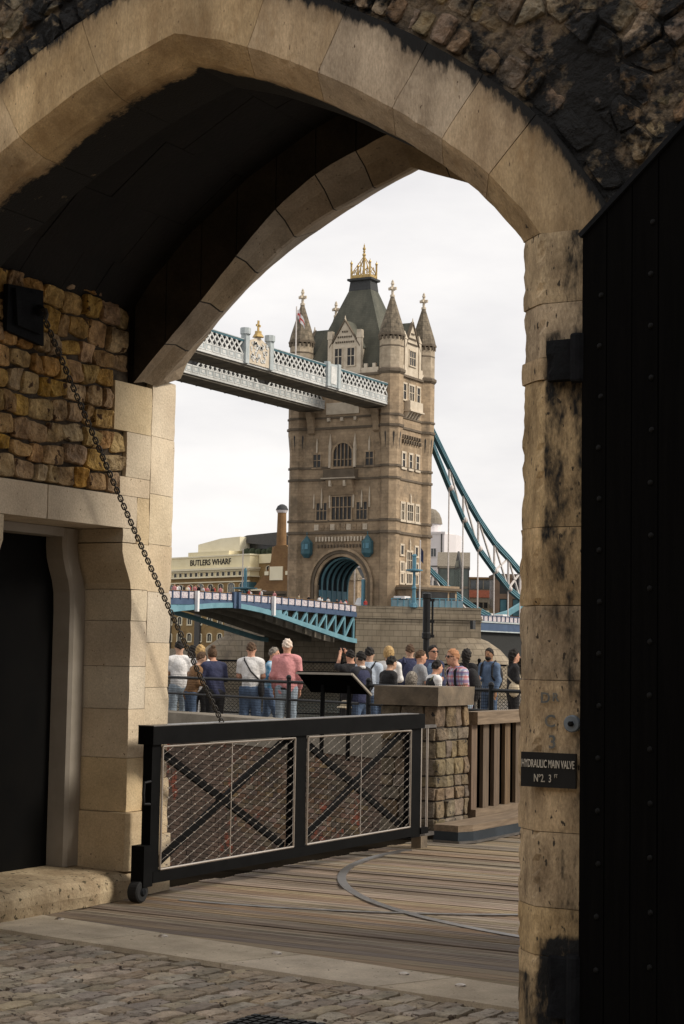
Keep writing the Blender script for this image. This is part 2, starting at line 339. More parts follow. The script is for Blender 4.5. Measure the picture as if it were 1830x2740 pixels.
def rough_block(plan, z0, z1, step=.05, amp=.006, wear=.012, gap=.004, crust=None, seed=0.0):
    """stone block on a plan polygon (x,y CCW); edges worn, faces uneven"""
    z0 += gap; z1 -= gap
    per = []
    n = len(plan)
    for i in range(n):
        a = Vector(plan[i]); b = Vector(plan[(i + 1) % n]); m = max(1, int((b - a).length / step))
        for k in range(m): per.append(tuple(a + (b - a) * (k / m)) + ((k == 0),))
    cx = sum(p[0] for p in plan) / n; cy = sum(p[1] for p in plan) / n
    nzs = max(2, int((z1 - z0) / step)); rings = []
    for j in range(nzs + 1):
        z = z0 + (z1 - z0) * j / nzs; r = []
        for x, y, corner in per:
            v = nvec((x, y, z), 5, seed); q = nvec((x, y, z), 16, seed + 3)
            e = 0.0
            if j in (0, nzs): e += .0025
            if corner: e += wear * (.1 + .8 * max(0, q.x + v.y) + 1.5 * max(0, q.z - .25))
            dx, dy = cx - x, cy - y; l = math.hypot(dx, dy) or 1
            r.append((x + v.x * amp + q.x * amp * .4 + dx / l * e, y + v.y * amp + q.y * amp * .4 + dy / l * e, z + (q.z * amp * .6 if 0 < j < nzs else 0)))
        rings.append(r)
    mb = MB(); mb.loft(rings)
    mb.cr = [crust(*p) if crust else 0.0 for p in mb.v]
    return mb

def clip_poly(poly, px, py, nx, ny):
    """keep the side where (p - P).n <= 0"""
    res = []
    for i in range(len(poly)):
        a = poly[i]; b = poly[(i + 1) % len(poly)]
        da = (a[0] - px) * nx + (a[1] - py) * ny; db = (b[0] - px) * nx + (b[1] - py) * ny
        if da <= 0: res.append(a)
        if (da < 0 < db) or (db < 0 < da):
            t = da / (da - db); res.append((a[0] + (b[0] - a[0]) * t, a[1] + (b[1] - a[1]) * t))
    return res

def voronoi(seeds, x0, x1, y0, y1, reach):
    cells = []
    for i, (sx, sy) in enumerate(seeds):
        poly = [(x0, y0), (x1, y0), (x1, y1), (x0, y1)]
        near = sorted(((qx - sx) ** 2 + (qy - sy) ** 2, qx, qy) for j, (qx, qy) in enumerate(seeds) if j != i and abs(qx - sx) < reach and abs(qy - sy) < reach)[:18]
        for d, qx, qy in near:
            poly = clip_poly(poly, (sx + qx) / 2, (sy + qy) / 2, qx - sx, qy - sy)
            if len(poly) < 3: break
        if len(poly) >= 3: cells.append(poly)
    return cells

def area(poly):
    return abs(sum(poly[i][0] * poly[(i + 1) % len(poly)][1] - poly[(i + 1) % len(poly)][0] * poly[i][1] for i in range(len(poly)))) / 2

def inset(poly, g):
    cx = sum(p[0] for p in poly) / len(poly); cy = sum(p[1] for p in poly) / len(poly)
    n = len(poly); res = poly
    for i in range(n):
        a = poly[i]; b = poly[(i + 1) % n]; ex, ey = b[0] - a[0], b[1] - a[1]; l = math.hypot(ex, ey)
        if l < 1e-6: continue
        nx, ny = ey / l, -ex / l
        if (cx - a[0]) * nx + (cy - a[1]) * ny > 0: nx, ny = -nx, -ny
        res = clip_poly(res, a[0] - nx * g, a[1] - ny * g, nx, ny)
        if len(res) < 3: return []
    return res

def rounded(poly, r=.3):
    """cut corners twice so stones look worn"""
    for _ in range(2):
        q = []
        for i in range(len(poly)):
            a = poly[i]; b = poly[(i + 1) % len(poly)]
            q.append((a[0] + (b[0] - a[0]) * r, a[1] + (b[1] - a[1]) * r)); q.append((a[0] + (b[0] - a[0]) * (1 - r), a[1] + (b[1] - a[1]) * (1 - r)))
        poly = q; r = .28
    return poly

def stone_mesh(poly, h, tofun, seed, rugged=.35, rr=.13):
    """poly in wall (u,v); tofun(u,v,w) -> world; w outward"""
    poly = rounded(poly, rr); n = len(poly)
    cu = sum(p[0] for p in poly) / n; cv = sum(p[1] for p in poly) / n
    tu = random.uniform(-.5, .5) * h; tv = random.uniform(-.5, .5) * h
    size = math.sqrt(area(poly))
    rings = []
    for sc, hh in ((1.0, -.02), (.99, h * .55), (.93, h * .92), (.72, h), (.45, h), (.18, h)):
        r = []
        for u, v in poly:
            uu = cu + (u - cu) * sc; vv = cv + (v - cv) * sc
            q = nvec((uu, vv, seed), 9, seed); q2 = nvec((uu, vv, seed), 27, seed + 2)
            wv = hh + ((q.x + .6 * q2.x) * h * rugged + (uu - cu) / size * tu + (vv - cv) / size * tv if hh > 0 else 0)
            r.append(tofun(uu + q.y * .009 + q2.y * .004, vv + q.z * .009 + q2.z * .004, wv))
        rings.append(r)
    mb = MB(); mb.loft(rings); return mb
# ------------------------------------------------------------------ text helper
def text_mesh(name, body, size, matname, origin, xdir, zdir, parent, sx=1.0, depth=.002, align='CENTER', bold=0.0):
    cu = bpy.data.curves.new(name, 'FONT'); cu.body = body; cu.size = size; cu.extrude = depth; cu.align_x = align; cu.align_y = 'CENTER'; cu.offset = bold; cu.resolution_u = 3
    tmp = bpy.data.objects.new(name, cu); COL.objects.link(tmp)
    dg = bpy.context.evaluated_depsgraph_get(); me = bpy.data.meshes.new_from_object(tmp.evaluated_get(dg))
    bpy.data.objects.remove(tmp)
    xd = Vector(xdir).normalized(); zd = Vector(zdir).normalized(); nd = xd.cross(zd)
    base = Vector(origin) - Vector(root_loc(parent))
    for v in me.vertices:
        c = v.co.copy(); v.co = base + xd * c.x * sx + zd * c.y + nd * c.z
    me.materials.clear(); me.materials.append(MATS[matname])
    o = bpy.data.objects.new(name, me); COL.objects.link(o); o.parent = parent
    return o

# ================================================================== GATEHOUSE
AX, YF, YI, YB = -4.86, 6.925, 7.06, 7.5
XW, XRJ = -6.86, -3.05
FDX = [0, .17, .43, .64, .95, 1.21, 1.47, 1.70, 1.864, 1.945]
FZ = [4.628, 4.585, 4.495, 4.402, 4.244, 4.09, 3.913, 3.728, 3.554, 3.43]
_st = []
for i in range(121):
    dx = 1.945 * i / 120; z = sinterp(FDX, FZ, dx, .14) if dx > 0 else FZ[0]
    e = .06; t = Vector((2 * e, 0, interp(FDX, FZ, min(dx + e, 1.945)) - interp(FDX, FZ, max(dx - e, 0)))).normalized()
    nrm = Vector((-t.z, 0, t.x))
    nn = nrm if dx > .1 else Vector((nrm.x * dx / .1, 0, 1)).normalized()
    I = (dx - nn.x * .1, z - nn.z * .1); E = (dx + nn.x * .33, z + nn.z * .33)
    k = max(0, (dx - 1.75) / .195)
    I = (I[0] * (1 - k) + 1.81 * k, I[1] * (1 - k) + 3.43 * k); E = (E[0] * (1 - k) + 2.29 * k, E[1] * (1 - k) + 3.43 * k)
    _st.append((dx, z, max(I[0], 0), I[1], max(E[0], 0), E[1]))
def station(dx):
    f = dx / 1.945 * 120; i = min(int(f), 119); r = f - i
    return [a + (b - a) * r for a, b in zip(_st[i], _st[i + 1])]
CURVE = [(AX + s * q[0], q[1]) for s in (1, -1) for q in _st]
def arch_dist(x, z):
    d, bx, bz = min(((x - cx) ** 2 + (z - cz) ** 2, cx, cz) for cx, cz in CURVE[::3])
    return math.sqrt(d), bx, bz

GH = thing('stone_gatehouse', 'weathered limestone gateway with a pointed arch, blackened rubble above', 'gatehouse', (-4.86, 7.0, 0))

def arch_cols(prof, x0, x1, z0, z1, y0, y1):
    """wall slab with an opening below the profile (x,z), left to right"""
    mb = MB(); pl, prr = prof[0], prof[-1]
    mb.box(x0, pl[0], y0, y1, z0, z1); mb.box(prr[0], x1, y0, y1, z0, z1)
    n = len(prof)
    vs = []; fs = []
    for x, z in prof: vs += [(x, y0, z), (x, y1, z), (x, y0, z1), (x, y1, z1)]
    for i in range(n - 1):
        a = 4 * i; b = a + 4
        fs += [(a, b, b + 2, a + 2), (a + 1, a + 3, b + 3, b + 1), (a, a + 1, b + 1, b), (a + 2, b + 2, b + 3, a + 3)]
    mb.add(vs, fs); return mb

prof = [(AX - 2.2, 0), (AX - 2.2, 3.2)] + [(AX - .97 * station(d)[4], station(d)[5] - .05) for d in np.linspace(1.9, 0, 24)]
prof += [(2 * AX - x, z) for x, z in reversed(prof[:-1])]
arch_cols(prof[1:-1], -9.5, 1.5, 0, 6.1, 6.985, YB).build('wall_core', 'mortar_front', GH)

def voussoir(d0, d1, side, springer=False):
    g = .0014; ds = np.linspace(d0 + g, d1 - (0 if springer else g), max(3, int((d1 - d0) / .035)))
    rings = []; frs = []
    for d in ds:
        fx, fz, ix, iz, ex, ez = station(d); sec = []
        for k in range(9):          # extrados -> face edge
            t = k / 8; sec.append((ex + (fx - ex) * t, YF, ez + (fz - ez) * t, 1 - t))
        for k in range(1, 5):       # chamfer
            t = k / 4; sec.append((fx + (ix - fx) * t, YF + (YI - YF) * t, fz + (iz - fz) * t, -t))
        for k in range(1, 4): sec.append((ix, YI + (YB - YI) * k / 3, iz, -1.5))
        sec.append((ex, YB, ez, 2))
        rings.append([(AX + side * s[0], s[1], s[2]) for s in sec]); frs.append([s[3] for s in sec])
    R2 = []; cr = []
    for i, r in enumerate(rings):
        q = []
        for j, p in enumerate(r):
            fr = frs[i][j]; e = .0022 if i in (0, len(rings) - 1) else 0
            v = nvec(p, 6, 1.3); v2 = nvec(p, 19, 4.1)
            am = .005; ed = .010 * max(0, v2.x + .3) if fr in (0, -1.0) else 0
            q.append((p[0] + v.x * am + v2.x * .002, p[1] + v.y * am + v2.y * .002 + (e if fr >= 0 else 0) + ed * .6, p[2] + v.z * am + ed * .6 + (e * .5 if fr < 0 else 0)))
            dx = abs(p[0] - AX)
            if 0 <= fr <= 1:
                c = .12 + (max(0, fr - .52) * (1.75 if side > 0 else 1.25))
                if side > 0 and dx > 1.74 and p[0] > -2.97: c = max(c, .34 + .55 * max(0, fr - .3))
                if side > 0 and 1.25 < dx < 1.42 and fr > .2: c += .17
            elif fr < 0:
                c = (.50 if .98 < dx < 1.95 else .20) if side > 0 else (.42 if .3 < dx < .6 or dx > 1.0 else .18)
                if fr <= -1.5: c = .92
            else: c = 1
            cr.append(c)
        R2.append(q)
    mb = MB(); mb.loft(R2 if side < 0 else [list(reversed(q)) for q in R2])
    mb.cr = cr if side < 0 else [c for i in range(len(R2)) for c in reversed(cr[i * len(R2[0]):(i + 1) * len(R2[0])])]
    return mb
# key stone is two mirrored halves joined in one mesh
key = MB(); key.cr = []
for sd, d1 in ((1, .427), (-1, .45)):
    k = voussoir(-.004, d1, sd); key.add(k.v, k.f); key.cr += k.cr
key.build('voussoir', 'ashlar', GH, smooth=False)
for sd, js in ((1, (.427, .82, 1.215, 1.47, 1.698)), (-1, (.45, .957, 1.3, 1.62, 1.80))):
    for a, b in zip(js[:-1], js[1:]): voussoir(a, b, sd).build('voussoir', 'ashlar', GH)
    voussoir(js[-1], 1.945, sd, True).build('springer_block', 'ashlar', GH)

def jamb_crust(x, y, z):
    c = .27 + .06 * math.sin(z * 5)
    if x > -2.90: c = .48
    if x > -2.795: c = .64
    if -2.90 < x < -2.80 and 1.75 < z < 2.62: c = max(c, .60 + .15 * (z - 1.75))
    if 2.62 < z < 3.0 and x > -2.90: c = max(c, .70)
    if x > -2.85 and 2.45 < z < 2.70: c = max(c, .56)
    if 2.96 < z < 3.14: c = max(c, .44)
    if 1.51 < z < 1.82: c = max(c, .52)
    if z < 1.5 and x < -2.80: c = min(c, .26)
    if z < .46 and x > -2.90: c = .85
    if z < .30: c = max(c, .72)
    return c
zs = [0, .364, .563, .875, 1.508, 1.823, 2.156, 2.79, 2.885, 3.12, 3.43]
for i, (a, b) in enumerate(zip(zs[:-1], zs[1:])):
    o = random.uniform(-.005, .005); ch = .135 + random.uniform(-.006, .006)
    plan = [(XRJ + o, YB), (XRJ + o, YF + ch), (XRJ + ch + o, YF), (-2.3, YF), (-2.3, YB)]
    rough_block(plan, a, b, .03, .0018, .03, .0015, jamb_crust, i * 1.7).build('jamb_block', 'ashlar_jamb', GH)
    plan = [(2 * AX - x, y) for x, y in reversed(plan)]
    rough_block(plan, a, b, .12, .006, .02, .004, None, i * 1.1).build('jamb_block', 'ashlar_jamb', GH)

# relieving course of narrow stones above the ring, then random rubble
def front(u, v, wv): return (u, 6.985 - wv, v)
mb = MB(); nu, nv = 150, 66; gx = np.linspace(-6.7, -1.5, nu); gz = np.linspace(3.2, 5.4, nv); vs = []; ok = []
for z_ in gz:
    for x_ in gx:
        q = nvec((x_, 0, z_), 7, 3.3); q2 = nvec((x_, 0, z_), 21, 1.1)
        vs.append((x_, 6.972 - .016 * q.x - .010 * q2.x, z_)); dxx = abs(x_ - AX)
        ok.append(dxx > 2.25 or z_ > station(min(dxx, 1.944))[5] - .12 if dxx < 1.944 else (z_ > 3.45 or dxx > 2.3))
mb.add(vs, [(j * nu + i, j * nu + i + 1, (j + 1) * nu + i + 1, (j + 1) * nu + i) for j in range(nv - 1) for i in range(nu - 1) if ok[j * nu + i] and ok[j * nu + i + 1] and ok[(j + 1) * nu + i] and ok[(j + 1) * nu + i + 1]])
mb.build('mortar_bed', 'mortar_front', GH)
for sd in (1, -1):
    d = .05
    while d < 1.9:
        wv = random.uniform(.06, .105); a = station(min(d, 1.94)); b = station(min(d + wv, 1.94))
        def along(s, o): 
            n = Vector((s[4] - s[0], s[5] - s[1])).normalized(); return (AX + sd * (s[4] + n.x * o), s[5] + n.y * o)
        h = random.uniform(.12, .17)
        poly = [along(a, .012), along(b, .012), along(b, h), along(a, h)]
        poly = inset(poly if sd < 0 else poly[::-1], .007)
        if len(poly) >= 3 and area(poly) > .002:
            stone_mesh(poly, random.uniform(.02, .05), front, d * 7 + sd, .6).build('rubble_stone', 'rubble_front', GH)
        d += wv
seeds = []
z = 3.2
while z < 5.3:
    x = -6.6
    while x < -1.4:
        seeds.append((x + random.uniform(-.05, .05), z + random.uniform(-.035, .035))); x += random.choice((.07, .10, .13, .17, .22, .26))
    z += random.uniform(.09, .125)
for poly in voronoi(seeds, -6.9, -1.3, 3.0, 5.4, .5):
    cx = sum(p[0] for p in poly) / len(poly); cz = sum(p[1] for p in poly) / len(poly)
    dd, bx, bz = arch_dist(cx, cz)
    inside = cz < interp(FDX, FZ, min(abs(cx - AX), 1.944)) and abs(cx - AX) < 1.95
    if inside or dd < .44 or abs(cx - AX) < .1: continue
    if abs(cx - AX) < 2.3 and cz < 3.5: continue
    nx, nz_ = (bx - cx) / dd, (bz - cz) / dd
    poly = clip_poly(poly, bx - nx * .50, bz - nz_ * .50, nx, nz_)
    if len(poly) < 3: continue
    poly = inset(poly, .006)
    if len(poly) < 3 or area(poly) < .003: continue
    stone_mesh(poly, random.uniform(.010, .045), front, cx * 3 + cz, .9, random.uniform(.05, .14)).build('rubble_stone', 'rubble_front', GH)

# body of the building, passage shade put into the stone colour
b = MB()
b.box(-9.5, -7.45, YB, 9.9, 0, 6.1); b.box(-7.45, -6.895, YB, 8.02, 0, 6.1); b.box(-7.45, -6.895, 8.02, 9.39, 2.42, 6.1)
b.box(-7.45, -6.915, 9.50, 9.40 + .5, 0, 6.1)
b.build('side_wall_core', 'mortar_side', GH)
MB().box(XRJ + .05, 1.5, YB, 9.92, 0, 6.1).build('passage_wall', 'passage_shade_stone', GH)
MB().box(-6.895, XRJ + .05, YB, 9.92, 5.3, 6.1).build('ceiling', 'passage_shade_stone', GH)
vp = [(-6.90, 3.84), (-6.7, 4.08), (-6.4, 4.36), (-6.0, 4.65), (-5.5, 4.91), (-4.93, 5.12)]
vp += [(2 * -4.93 - x, z) for x, z in reversed(vp[:-1])]
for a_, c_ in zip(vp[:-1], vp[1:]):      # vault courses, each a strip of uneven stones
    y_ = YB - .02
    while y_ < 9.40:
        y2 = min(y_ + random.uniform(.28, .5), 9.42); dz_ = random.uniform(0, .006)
        mb = MB(); mb.loft([[(a_[0] + .002, y_ + .002, a_[1] + dz_ + k), (c_[0] - .002, y_ + .002, c_[1] + dz_ + k), (c_[0] - .002, y2 - .002, c_[1] + dz_ + k), (a_[0] + .002, y2 - .002, a_[1] + dz_ + k)] for k in (0, .25)]); mb.build('vault_stone', 'passage_shade_stone', GH); y_ = y2
MB().box(-9.5, 1.5, 6.985, 9.92, 6.1, 6.25).build('roof_slab', 'passage_shade_stone', GH)

# far arch: rib blocks
U_ = ([-6.86, -6.6, -6.23, -6.02, -5.607, -5.07, -4.93], [3.37, 3.634, 3.97, 4.22, 4.58, 4.79, 4.82])
L_ = ([-6.86, -6.58, -6.31, -6.03, -5.757, -5.43, -5.07, -4.93], [3.38, 3.633, 3.874, 4.127, 4.336, 4.47, 4.60, 4.65])
O_ = ([-6.87, -6.81, -6.63, -6.51, -6.215, -5.926, -5.6, -5.36, -5.03, -4.93], [3.44, 3.62, 3.79, 3.909, 4.167, 4.343, 4.50, 4.62, 4.74, 4.77])
def rib_sec(s, sd):
    X = -6.86 + 1.93 * s; m = lambda x: x if sd < 0 else 2 * -4.93 - x
    u = sinterp(*U_, X, .22); l = sinterp(*L_, X, .22); o = sinterp(*O_, X, .22)
    pts = [(9.95, o), (9.80, (o + l) / 2), (9.68, l + .01), (9.64, l + .008), (9.52, (u + l) / 2 + .02), (9.40, u)]
    r = [(m(X), y, z) for y, z in pts] + [(m(X), 9.40, 5.3), (m(X), 9.95, 5.3)]
    return [(p[0] + nvec(p, 7).x * .004, p[1] + nvec(p, 7).y * .004, p[2] + nvec(p, 7).z * .006) for p in r]
for sd in (-1, 1):
    js = [0, .13, .27, .41, .56, .71, .86, 1.0]
    for a, c in zip(js[:-1], js[1:]):
        mb = MB(); mb.loft([rib_sec(s, sd) for s in np.linspace(a + .002, c - (.002 if c < 1 else 0), 6)]); mb.mi = [1 if ((q % 8 in (5, 6, 7) and q < 40) or q >= 40) else 0 for q in range(len(mb.f))]; mb.build('far_voussoir', ['rib_stone', 'rib_shade_ashlar'], GH)
arch_cols([(-7.15, 3.6), (-6.6, 4.4), (-5.7, 5.0), (-4.93, 5.2), (-4.16, 5.0), (-3.26, 4.4), (-2.7, 3.6)], -9.5, 1.5, 0, 6.1, 9.97, 10.0).build('far_wall', 'passage_shade_stone', GH)

up_ = [(x, z + .06) for x, z in zip(*U_)]; up_ += [(2 * -4.93 - x, z) for x, z in reversed(up_[:-1])]
arch_cols(up_, -6.89, -2.99, 3.5, 5.3, 9.43, 9.60).build('rib_backing', 'passage_shade_stone', GH)
# left wall: ashlar blocks
def lb(y0, y1, z0, z1, m='ashlar_pale', x1=XW, name='ashlar_block'):
    rough_block([(-7.44, y0 + .003), (x1, y0 + .003), (x1, y1 - .003), (-7.44, y1 - .003)], z0, z1, .06, .003, .007, .0016, None, y0 * 5 + z0).build(name, m, GH)
lb(9.204, 9.63, 3.045, 3.368); lb(9.351, 9.63, 2.746, 3.045); lb(9.287, 9.63, 2.62, 2.746)
lb(7.7, 8.55, 2.405, 2.62, name='lintel_block'); lb(8.55, 9.49, 2.405, 2.62, name='lintel_block'); lb(9.49, 9.63, 2.31, 2.62)
lb(9.334, 9.49, 2.313, 2.405)
mb = MB(); mb.prism_x([(9.63, 2.308), (9.334, 2.308), (9.336, 2.25), (9.36, 2.18), (9.40, 2.11), (9.43, 2.05), (9.437, 2.009), (9.63, 2.009)], -7.44, XW); mb.build('shoulder_block', 'ashlar_pale', GH)
mb = MB(); mb.prism_x([(7.6, 2.40), (7.6, 2.009), (8.03, 2.009), (8.04, 2.05), (8.07, 2.11), (8.11, 2.18), (8.138, 2.25), (8.14, 2.40)], -7.44, XW); mb.build('shoulder_block', 'ashlar_pale', GH)
for z0, z1 in ((.55, .9), (.9, 1.22), (1.22, 1.5), (1.5, 1.8), (1.8, 2.007)):
    rough_block([(-7.44, 9.42), (-7.24, 9.42), (-7.04, 9.424), (XW, 9.452), (XW, 9.63), (-7.44, 9.63)], z0, z1, .06, .003, .006, .0016, None, z0 * 9).build('jamb_block', 'ashlar_pale', GH)
    rough_block([(-7.44, 7.6), (XW, 7.6), (XW, 8.03), (-7.44, 8.03)], z0, z1, .1, .003, .006, .003, None, z0 * 7).build('jamb_block', 'ashlar_pale', GH)
rough_block([(-7.44, 9.40), (-7.24, 9.40), (-6.84, 9.415), (-6.815, 9.44), (-6.815, 9.63), (-7.44, 9.63)], .17, .55, .06, .003, .008, .003, None, 2).build('jamb_block', 'ashlar_pale', GH)
for z0, z1 in ((.0, .38), (.38, .75), (.75, 1.06), (1.06, 1.36), (1.36, 1.66), (1.66, 2.0), (2.0, 2.32), (2.32, 2.66), (2.66, 3.05), (3.05, 3.445)):
    e = .05 if z0 < .3 else (.02 if z0 < .7 else 0)
    rough_block([(-7.44, 9.632), (XW + e, 9.632), (-6.895 + e, 9.955), (-7.44, 9.955)], z0, z1, .06, .003, .012, .0015, None, z0 * 4).build('jamb_block', 'ashlar_pale', GH)
# worn sill
mb = MB(); rings = []
for i in range(40):
    y = 7.3 + (9.60 - 7.3) * i / 39; n1 = nvec((0, y, 0), 3); n2 = nvec((0, y, 3), 14)
    w_ = .02 * n1.x + .012 * n2.x; t_ = .012 * n1.y + .006 * n2.y
    sec = [(-7.42, .0), (-6.80 + w_ * .5, .0), (-6.79 + w_, .07), (-6.80 + w_, .125 + t_), (-6.835 + w_, .160 + t_), (-6.90, .178 + t_), (-7.05, .185 + t_), (-7.42, .19)]
    rings.append([(x + nvec((x, y, z), 20).x * .006, y, z + nvec((x, y, z), 22).y * .004) for x, z in sec])
mb.loft([list(reversed(r)) for r in rings]); mb.build('door_sill', 'sill_stone', GH)
# door frame and dark door
door = MB().box(-7.42, -7.36, 7.9, 9.5, .19, 2.43).build('door', 'dark_door', GH)
mb = MB(); rings = []
for z, yc in ((.19, 9.345), (.9, 9.345), (1.85, 9.345), (1.98, 9.338), (2.06, 9.318), (2.13, 9.285), (2.20, 9.258), (2.28, 9.245), (2.40, 9.243)):
    rings.append([(-7.36, yc - .078, z), (-7.225, yc - .078, z), (-7.205, yc - .055, z), (-7.205, yc + .06, z), (-7.225, yc + .082, z), (-7.36, yc + .082, z)])
mb.loft(rings); mb.build('door_frame', 'frame_paint', door)
MB().box(-7.36, -7.215, 8.0, 9.17, 2.345, 2.403).build('door_frame', 'frame_paint', door)

# left wall rubble
def side(u, v, wv): return (-6.895 + wv, u, v)
zr = [2.628]
while zr[-1] < 4.9: zr.append(zr[-1] + random.uniform(.115, .175))
def rowz(k, y): return zr[k] + (0 if k == 0 else .030 * noise.noise(Vector((y * 4.0, k * 3.7, .5))) + .012 * noise.noise(Vector((y * 13, k * 2.1, 4))))
for k in range(len(zr) - 1):
    cz = (zr[k] + zr[k + 1]) / 2; lim = 9.200 if 3.02 < cz < 3.38 else (9.284 if cz < 2.72 else 9.347)
    y = 7.25 + random.uniform(0, .1); yt = y
    while y < lim - .03:
        wv = random.uniform(.10, .23); y2 = min(y + wv, lim); y2t = min(y2 + random.uniform(-.025, .025), lim)
        if lim - y2 < .07: y2 = y2t = lim
        bot = [(y + (y2 - y) * t, rowz(k, y + (y2 - y) * t)) for t in (0, .33, .67, 1)]; top = [(yt + (y2t - yt) * t, rowz(k + 1, yt + (y2t - yt) * t)) for t in (1, .67, .33, 0)]
        poly = inset(bot + top, .0035)
        if len(poly) >= 3 and area(poly) > .002: stone_mesh(poly, random.uniform(.024, .042), side, cz * 5 + y * 3, .7, .10).build('rubble_stone', 'rubble_side', GH)
        y, yt = y2, y2t

# old painted letters on the pillar
for s, px, pz, sz in (('D', -2.868, 1.432, .062), ('R', -2.822, 1.436, .05), ('C', -2.846, 1.335, .072), ('3', -2.835, 1.248, .078)):
    text_mesh('painted_letter', s, sz, 'old_letter', (px, 6.913, pz), (1, 0, 0), (0, 0, 1), GH, depth=.001, bold=.0012)

# unseen curtain wall added behind the viewpoint to shade the passage
CWL = thing('shading_curtain_wall', 'tall crenellated curtain wall added out of view behind the viewpoint to shade the gateway passage', 'wall', (-3, -8, 0))
MB().box(-45, 40, -9.5, -8, -.1, 7.6).build('wall_face', 'curtain_stone', CWL)
for k in range(28): MB().box(-44 + k * 3.0, -42.2 + k * 3.0, -9.0, -8.02, 7.6, 8.6).build('merlon', 'curtain_stone', CWL)
# ------------------------------------------------------------------ things on the gatehouse
sg = thing('enamel_sign', 'black plate lettered HYDRAULIC MAIN VALVE on the right stone pillar', 'sign', (-2.85, 6.906, 1.14))
mb = MB(); mb.box(-2.968, -2.722, 6.893, 6.908, 1.062, 1.206); mb.build('sign_plate', 'sign_black', sg)
text_mesh('sign_lettering', 'HYDRAULIC MAIN VALVE', .047, 'sign_white', (-2.845, 6.890, 1.158), (1, 0, -.0), (0, 0, 1), sg, sx=.445, bold=.0003)
text_mesh('sign_lettering', 'Nº2.  3', .046, 'sign_white', (-2.868, 6.890, 1.098), (1, 0, 0), (0, 0, 1), sg, sx=.60)
text_mesh('sign_lettering', 'FT', .022, 'sign_white', (-2.808, 6.890, 1.110), (1, 0, 0), (0, 0, 1), sg, sx=.6)
dk = thing('wall_disc', 'round galvanised disc with a bolt, fixed to the pillar above the black sign', 'disc', (-2.742, 6.90, 1.33))
mb = MB(); mb.loft([[(-2.742 + r * math.cos(a), y, 1.33 + r * math.sin(a)) for a in np.linspace(0, 2 * math.pi, 21)[:-1]] for y, r in ((6.912, .036), (6.896, .036), (6.892, .032))]); mb.build('disc_plate', 'galv', dk)
mb = MB(); mb.loft([[(-2.742 + r * math.cos(a), y, 1.33 + r * math.sin(a)) for a in np.linspace(0, 2 * math.pi, 7)[:-1]] for y, r in ((6.893, .012), (6.878, .012), (6.875, .008))]); mb.build('bolt', 'stud_iron', dk)
for nm, zc, h, x0 in (('upper', 2.86, .17, -2.872), ('lower', .25, .24, -2.845)):
    hg = thing('iron_hinge_block', 'black iron hinge block ' + ('high on the right pillar beside the gate leaf' if nm == 'upper' else 'low on the right pillar, near the cobbles'), 'hinge', (-2.8, 6.86, zc))
    mb = rough_block([(x0, 6.93), (x0 + .01, 6.872), (x0 + .03, 6.86), (-2.66, 6.855), (-2.66, 6.93)], zc - h / 2, zc + h / 2, .025, .006, .02, 0); mb.cr = None; mb.build('bracket', 'hinge_iron', hg)
    mb = MB(); mb.lathe((-2.705, 6.85, zc), [(.03, -h * .6), (.034, -h * .55), (.034, h * .55), (.03, h * .6)], 12); mb.build('pin', 'hinge_iron', hg)

# gate leaf on the right
lf = thing('arched_gate_leaf', 'tall black studded timber gate leaf folded open at the right', 'gate', (-2.69, 6.88, 0))
dl = Vector((math.cos(rad(20)), -math.sin(rad(20)), 0)); nl = Vector((dl.y, -dl.x, 0))   # face towards camera
def leafp(t, o, z): return Vector((-2.672, 6.865, z)) + dl * t + nl * o
wd = .135
for i in range(9):
    t0, t1 = i * wd, (i + 1) * wd - .006; zt = lambda t: 3.37 + .68 * t
    j = random.uniform(-.003, .003)
    ring = lambda o: [leafp(t0, o, .06), leafp(t1, o, .06), leafp(t1, o, zt(t1)), leafp(t0, o, zt(t0))]
    mb = MB(); mb.loft([ring(-.03), ring(.028 + j), ]); mb.build('board', 'leaf_wood', lf)
mb = MB(); mb.bar(leafp(-.01, 0, 3.375), leafp(1.22, 0, 3.37 + .68 * 1.22), .085, .022, up=(0, 0, 1)); mb.build('top_edge', 'hinge_iron', lf)
sm = MB(); sm.lathe((0, 0, 0), [(.013, 0), (.012, .004), (.008, .009), (.002, .010)], 10)
sme = sm.mesh('stud', 'stud_iron')
for t in (.10, .37, .64, .91):
    z = .35 + (0.05 if t > .2 else 0)
    while z < 3.25 + .68 * t:
        o = inst('stud', sme, lf, leafp(t + random.uniform(-.006, .006), .030, z)); o.rotation_euler = nl.to_track_quat('Z', 'Y').to_euler(); z += .212
# ================================================================== GROUND, DECK, GATE
def sheet(name, poly, z, m, kind=True):
    mb = MB(); mb.add([(x, y, z) for x, y in poly], [tuple(range(len(poly)))]); o = mb.build(name, m)
    if kind: struct(o)
    return o
# strip (threshold) line
def strip_y(x, lower):  # strip edges
    return (7.984 + (x + 6.658) * (7.548 - 7.984) / (6.658 - 3.269)) if lower else (8.579 + (x + 6.951) * (8.054 - 8.579) / (6.951 - 3.489))
cob = sheet('cobble_paving', [(-30, -30), (30, -30), (30, strip_y(30, True)), (-30, strip_y(-30, True))], -.022, 'sett_joint')
ang = math.atan2(7.548 - 7.984, 3.389)
eu = Vector((math.cos(ang), math.sin(ang))); ev = Vector((-eu.y, eu.x))          # eu along strip, ev across
rowd = Vector((math.cos(rad(90) + ang), math.sin(rad(90) + ang)))
setts = []
k = 0
org = Vector((-3.269, 7.548))
c = -6.5
while c < 3.5:
    wv = random.uniform(.10, .128); d = random.uniform(0, .12)
    while d < 2.6:
        ln = random.uniform(.15, .25); p = org + eu * (c + wv / 2) - ev * (d + ln / 2 + .012)
        setts.append((p.x, p.y, wv, ln)); d += ln
    c += wv
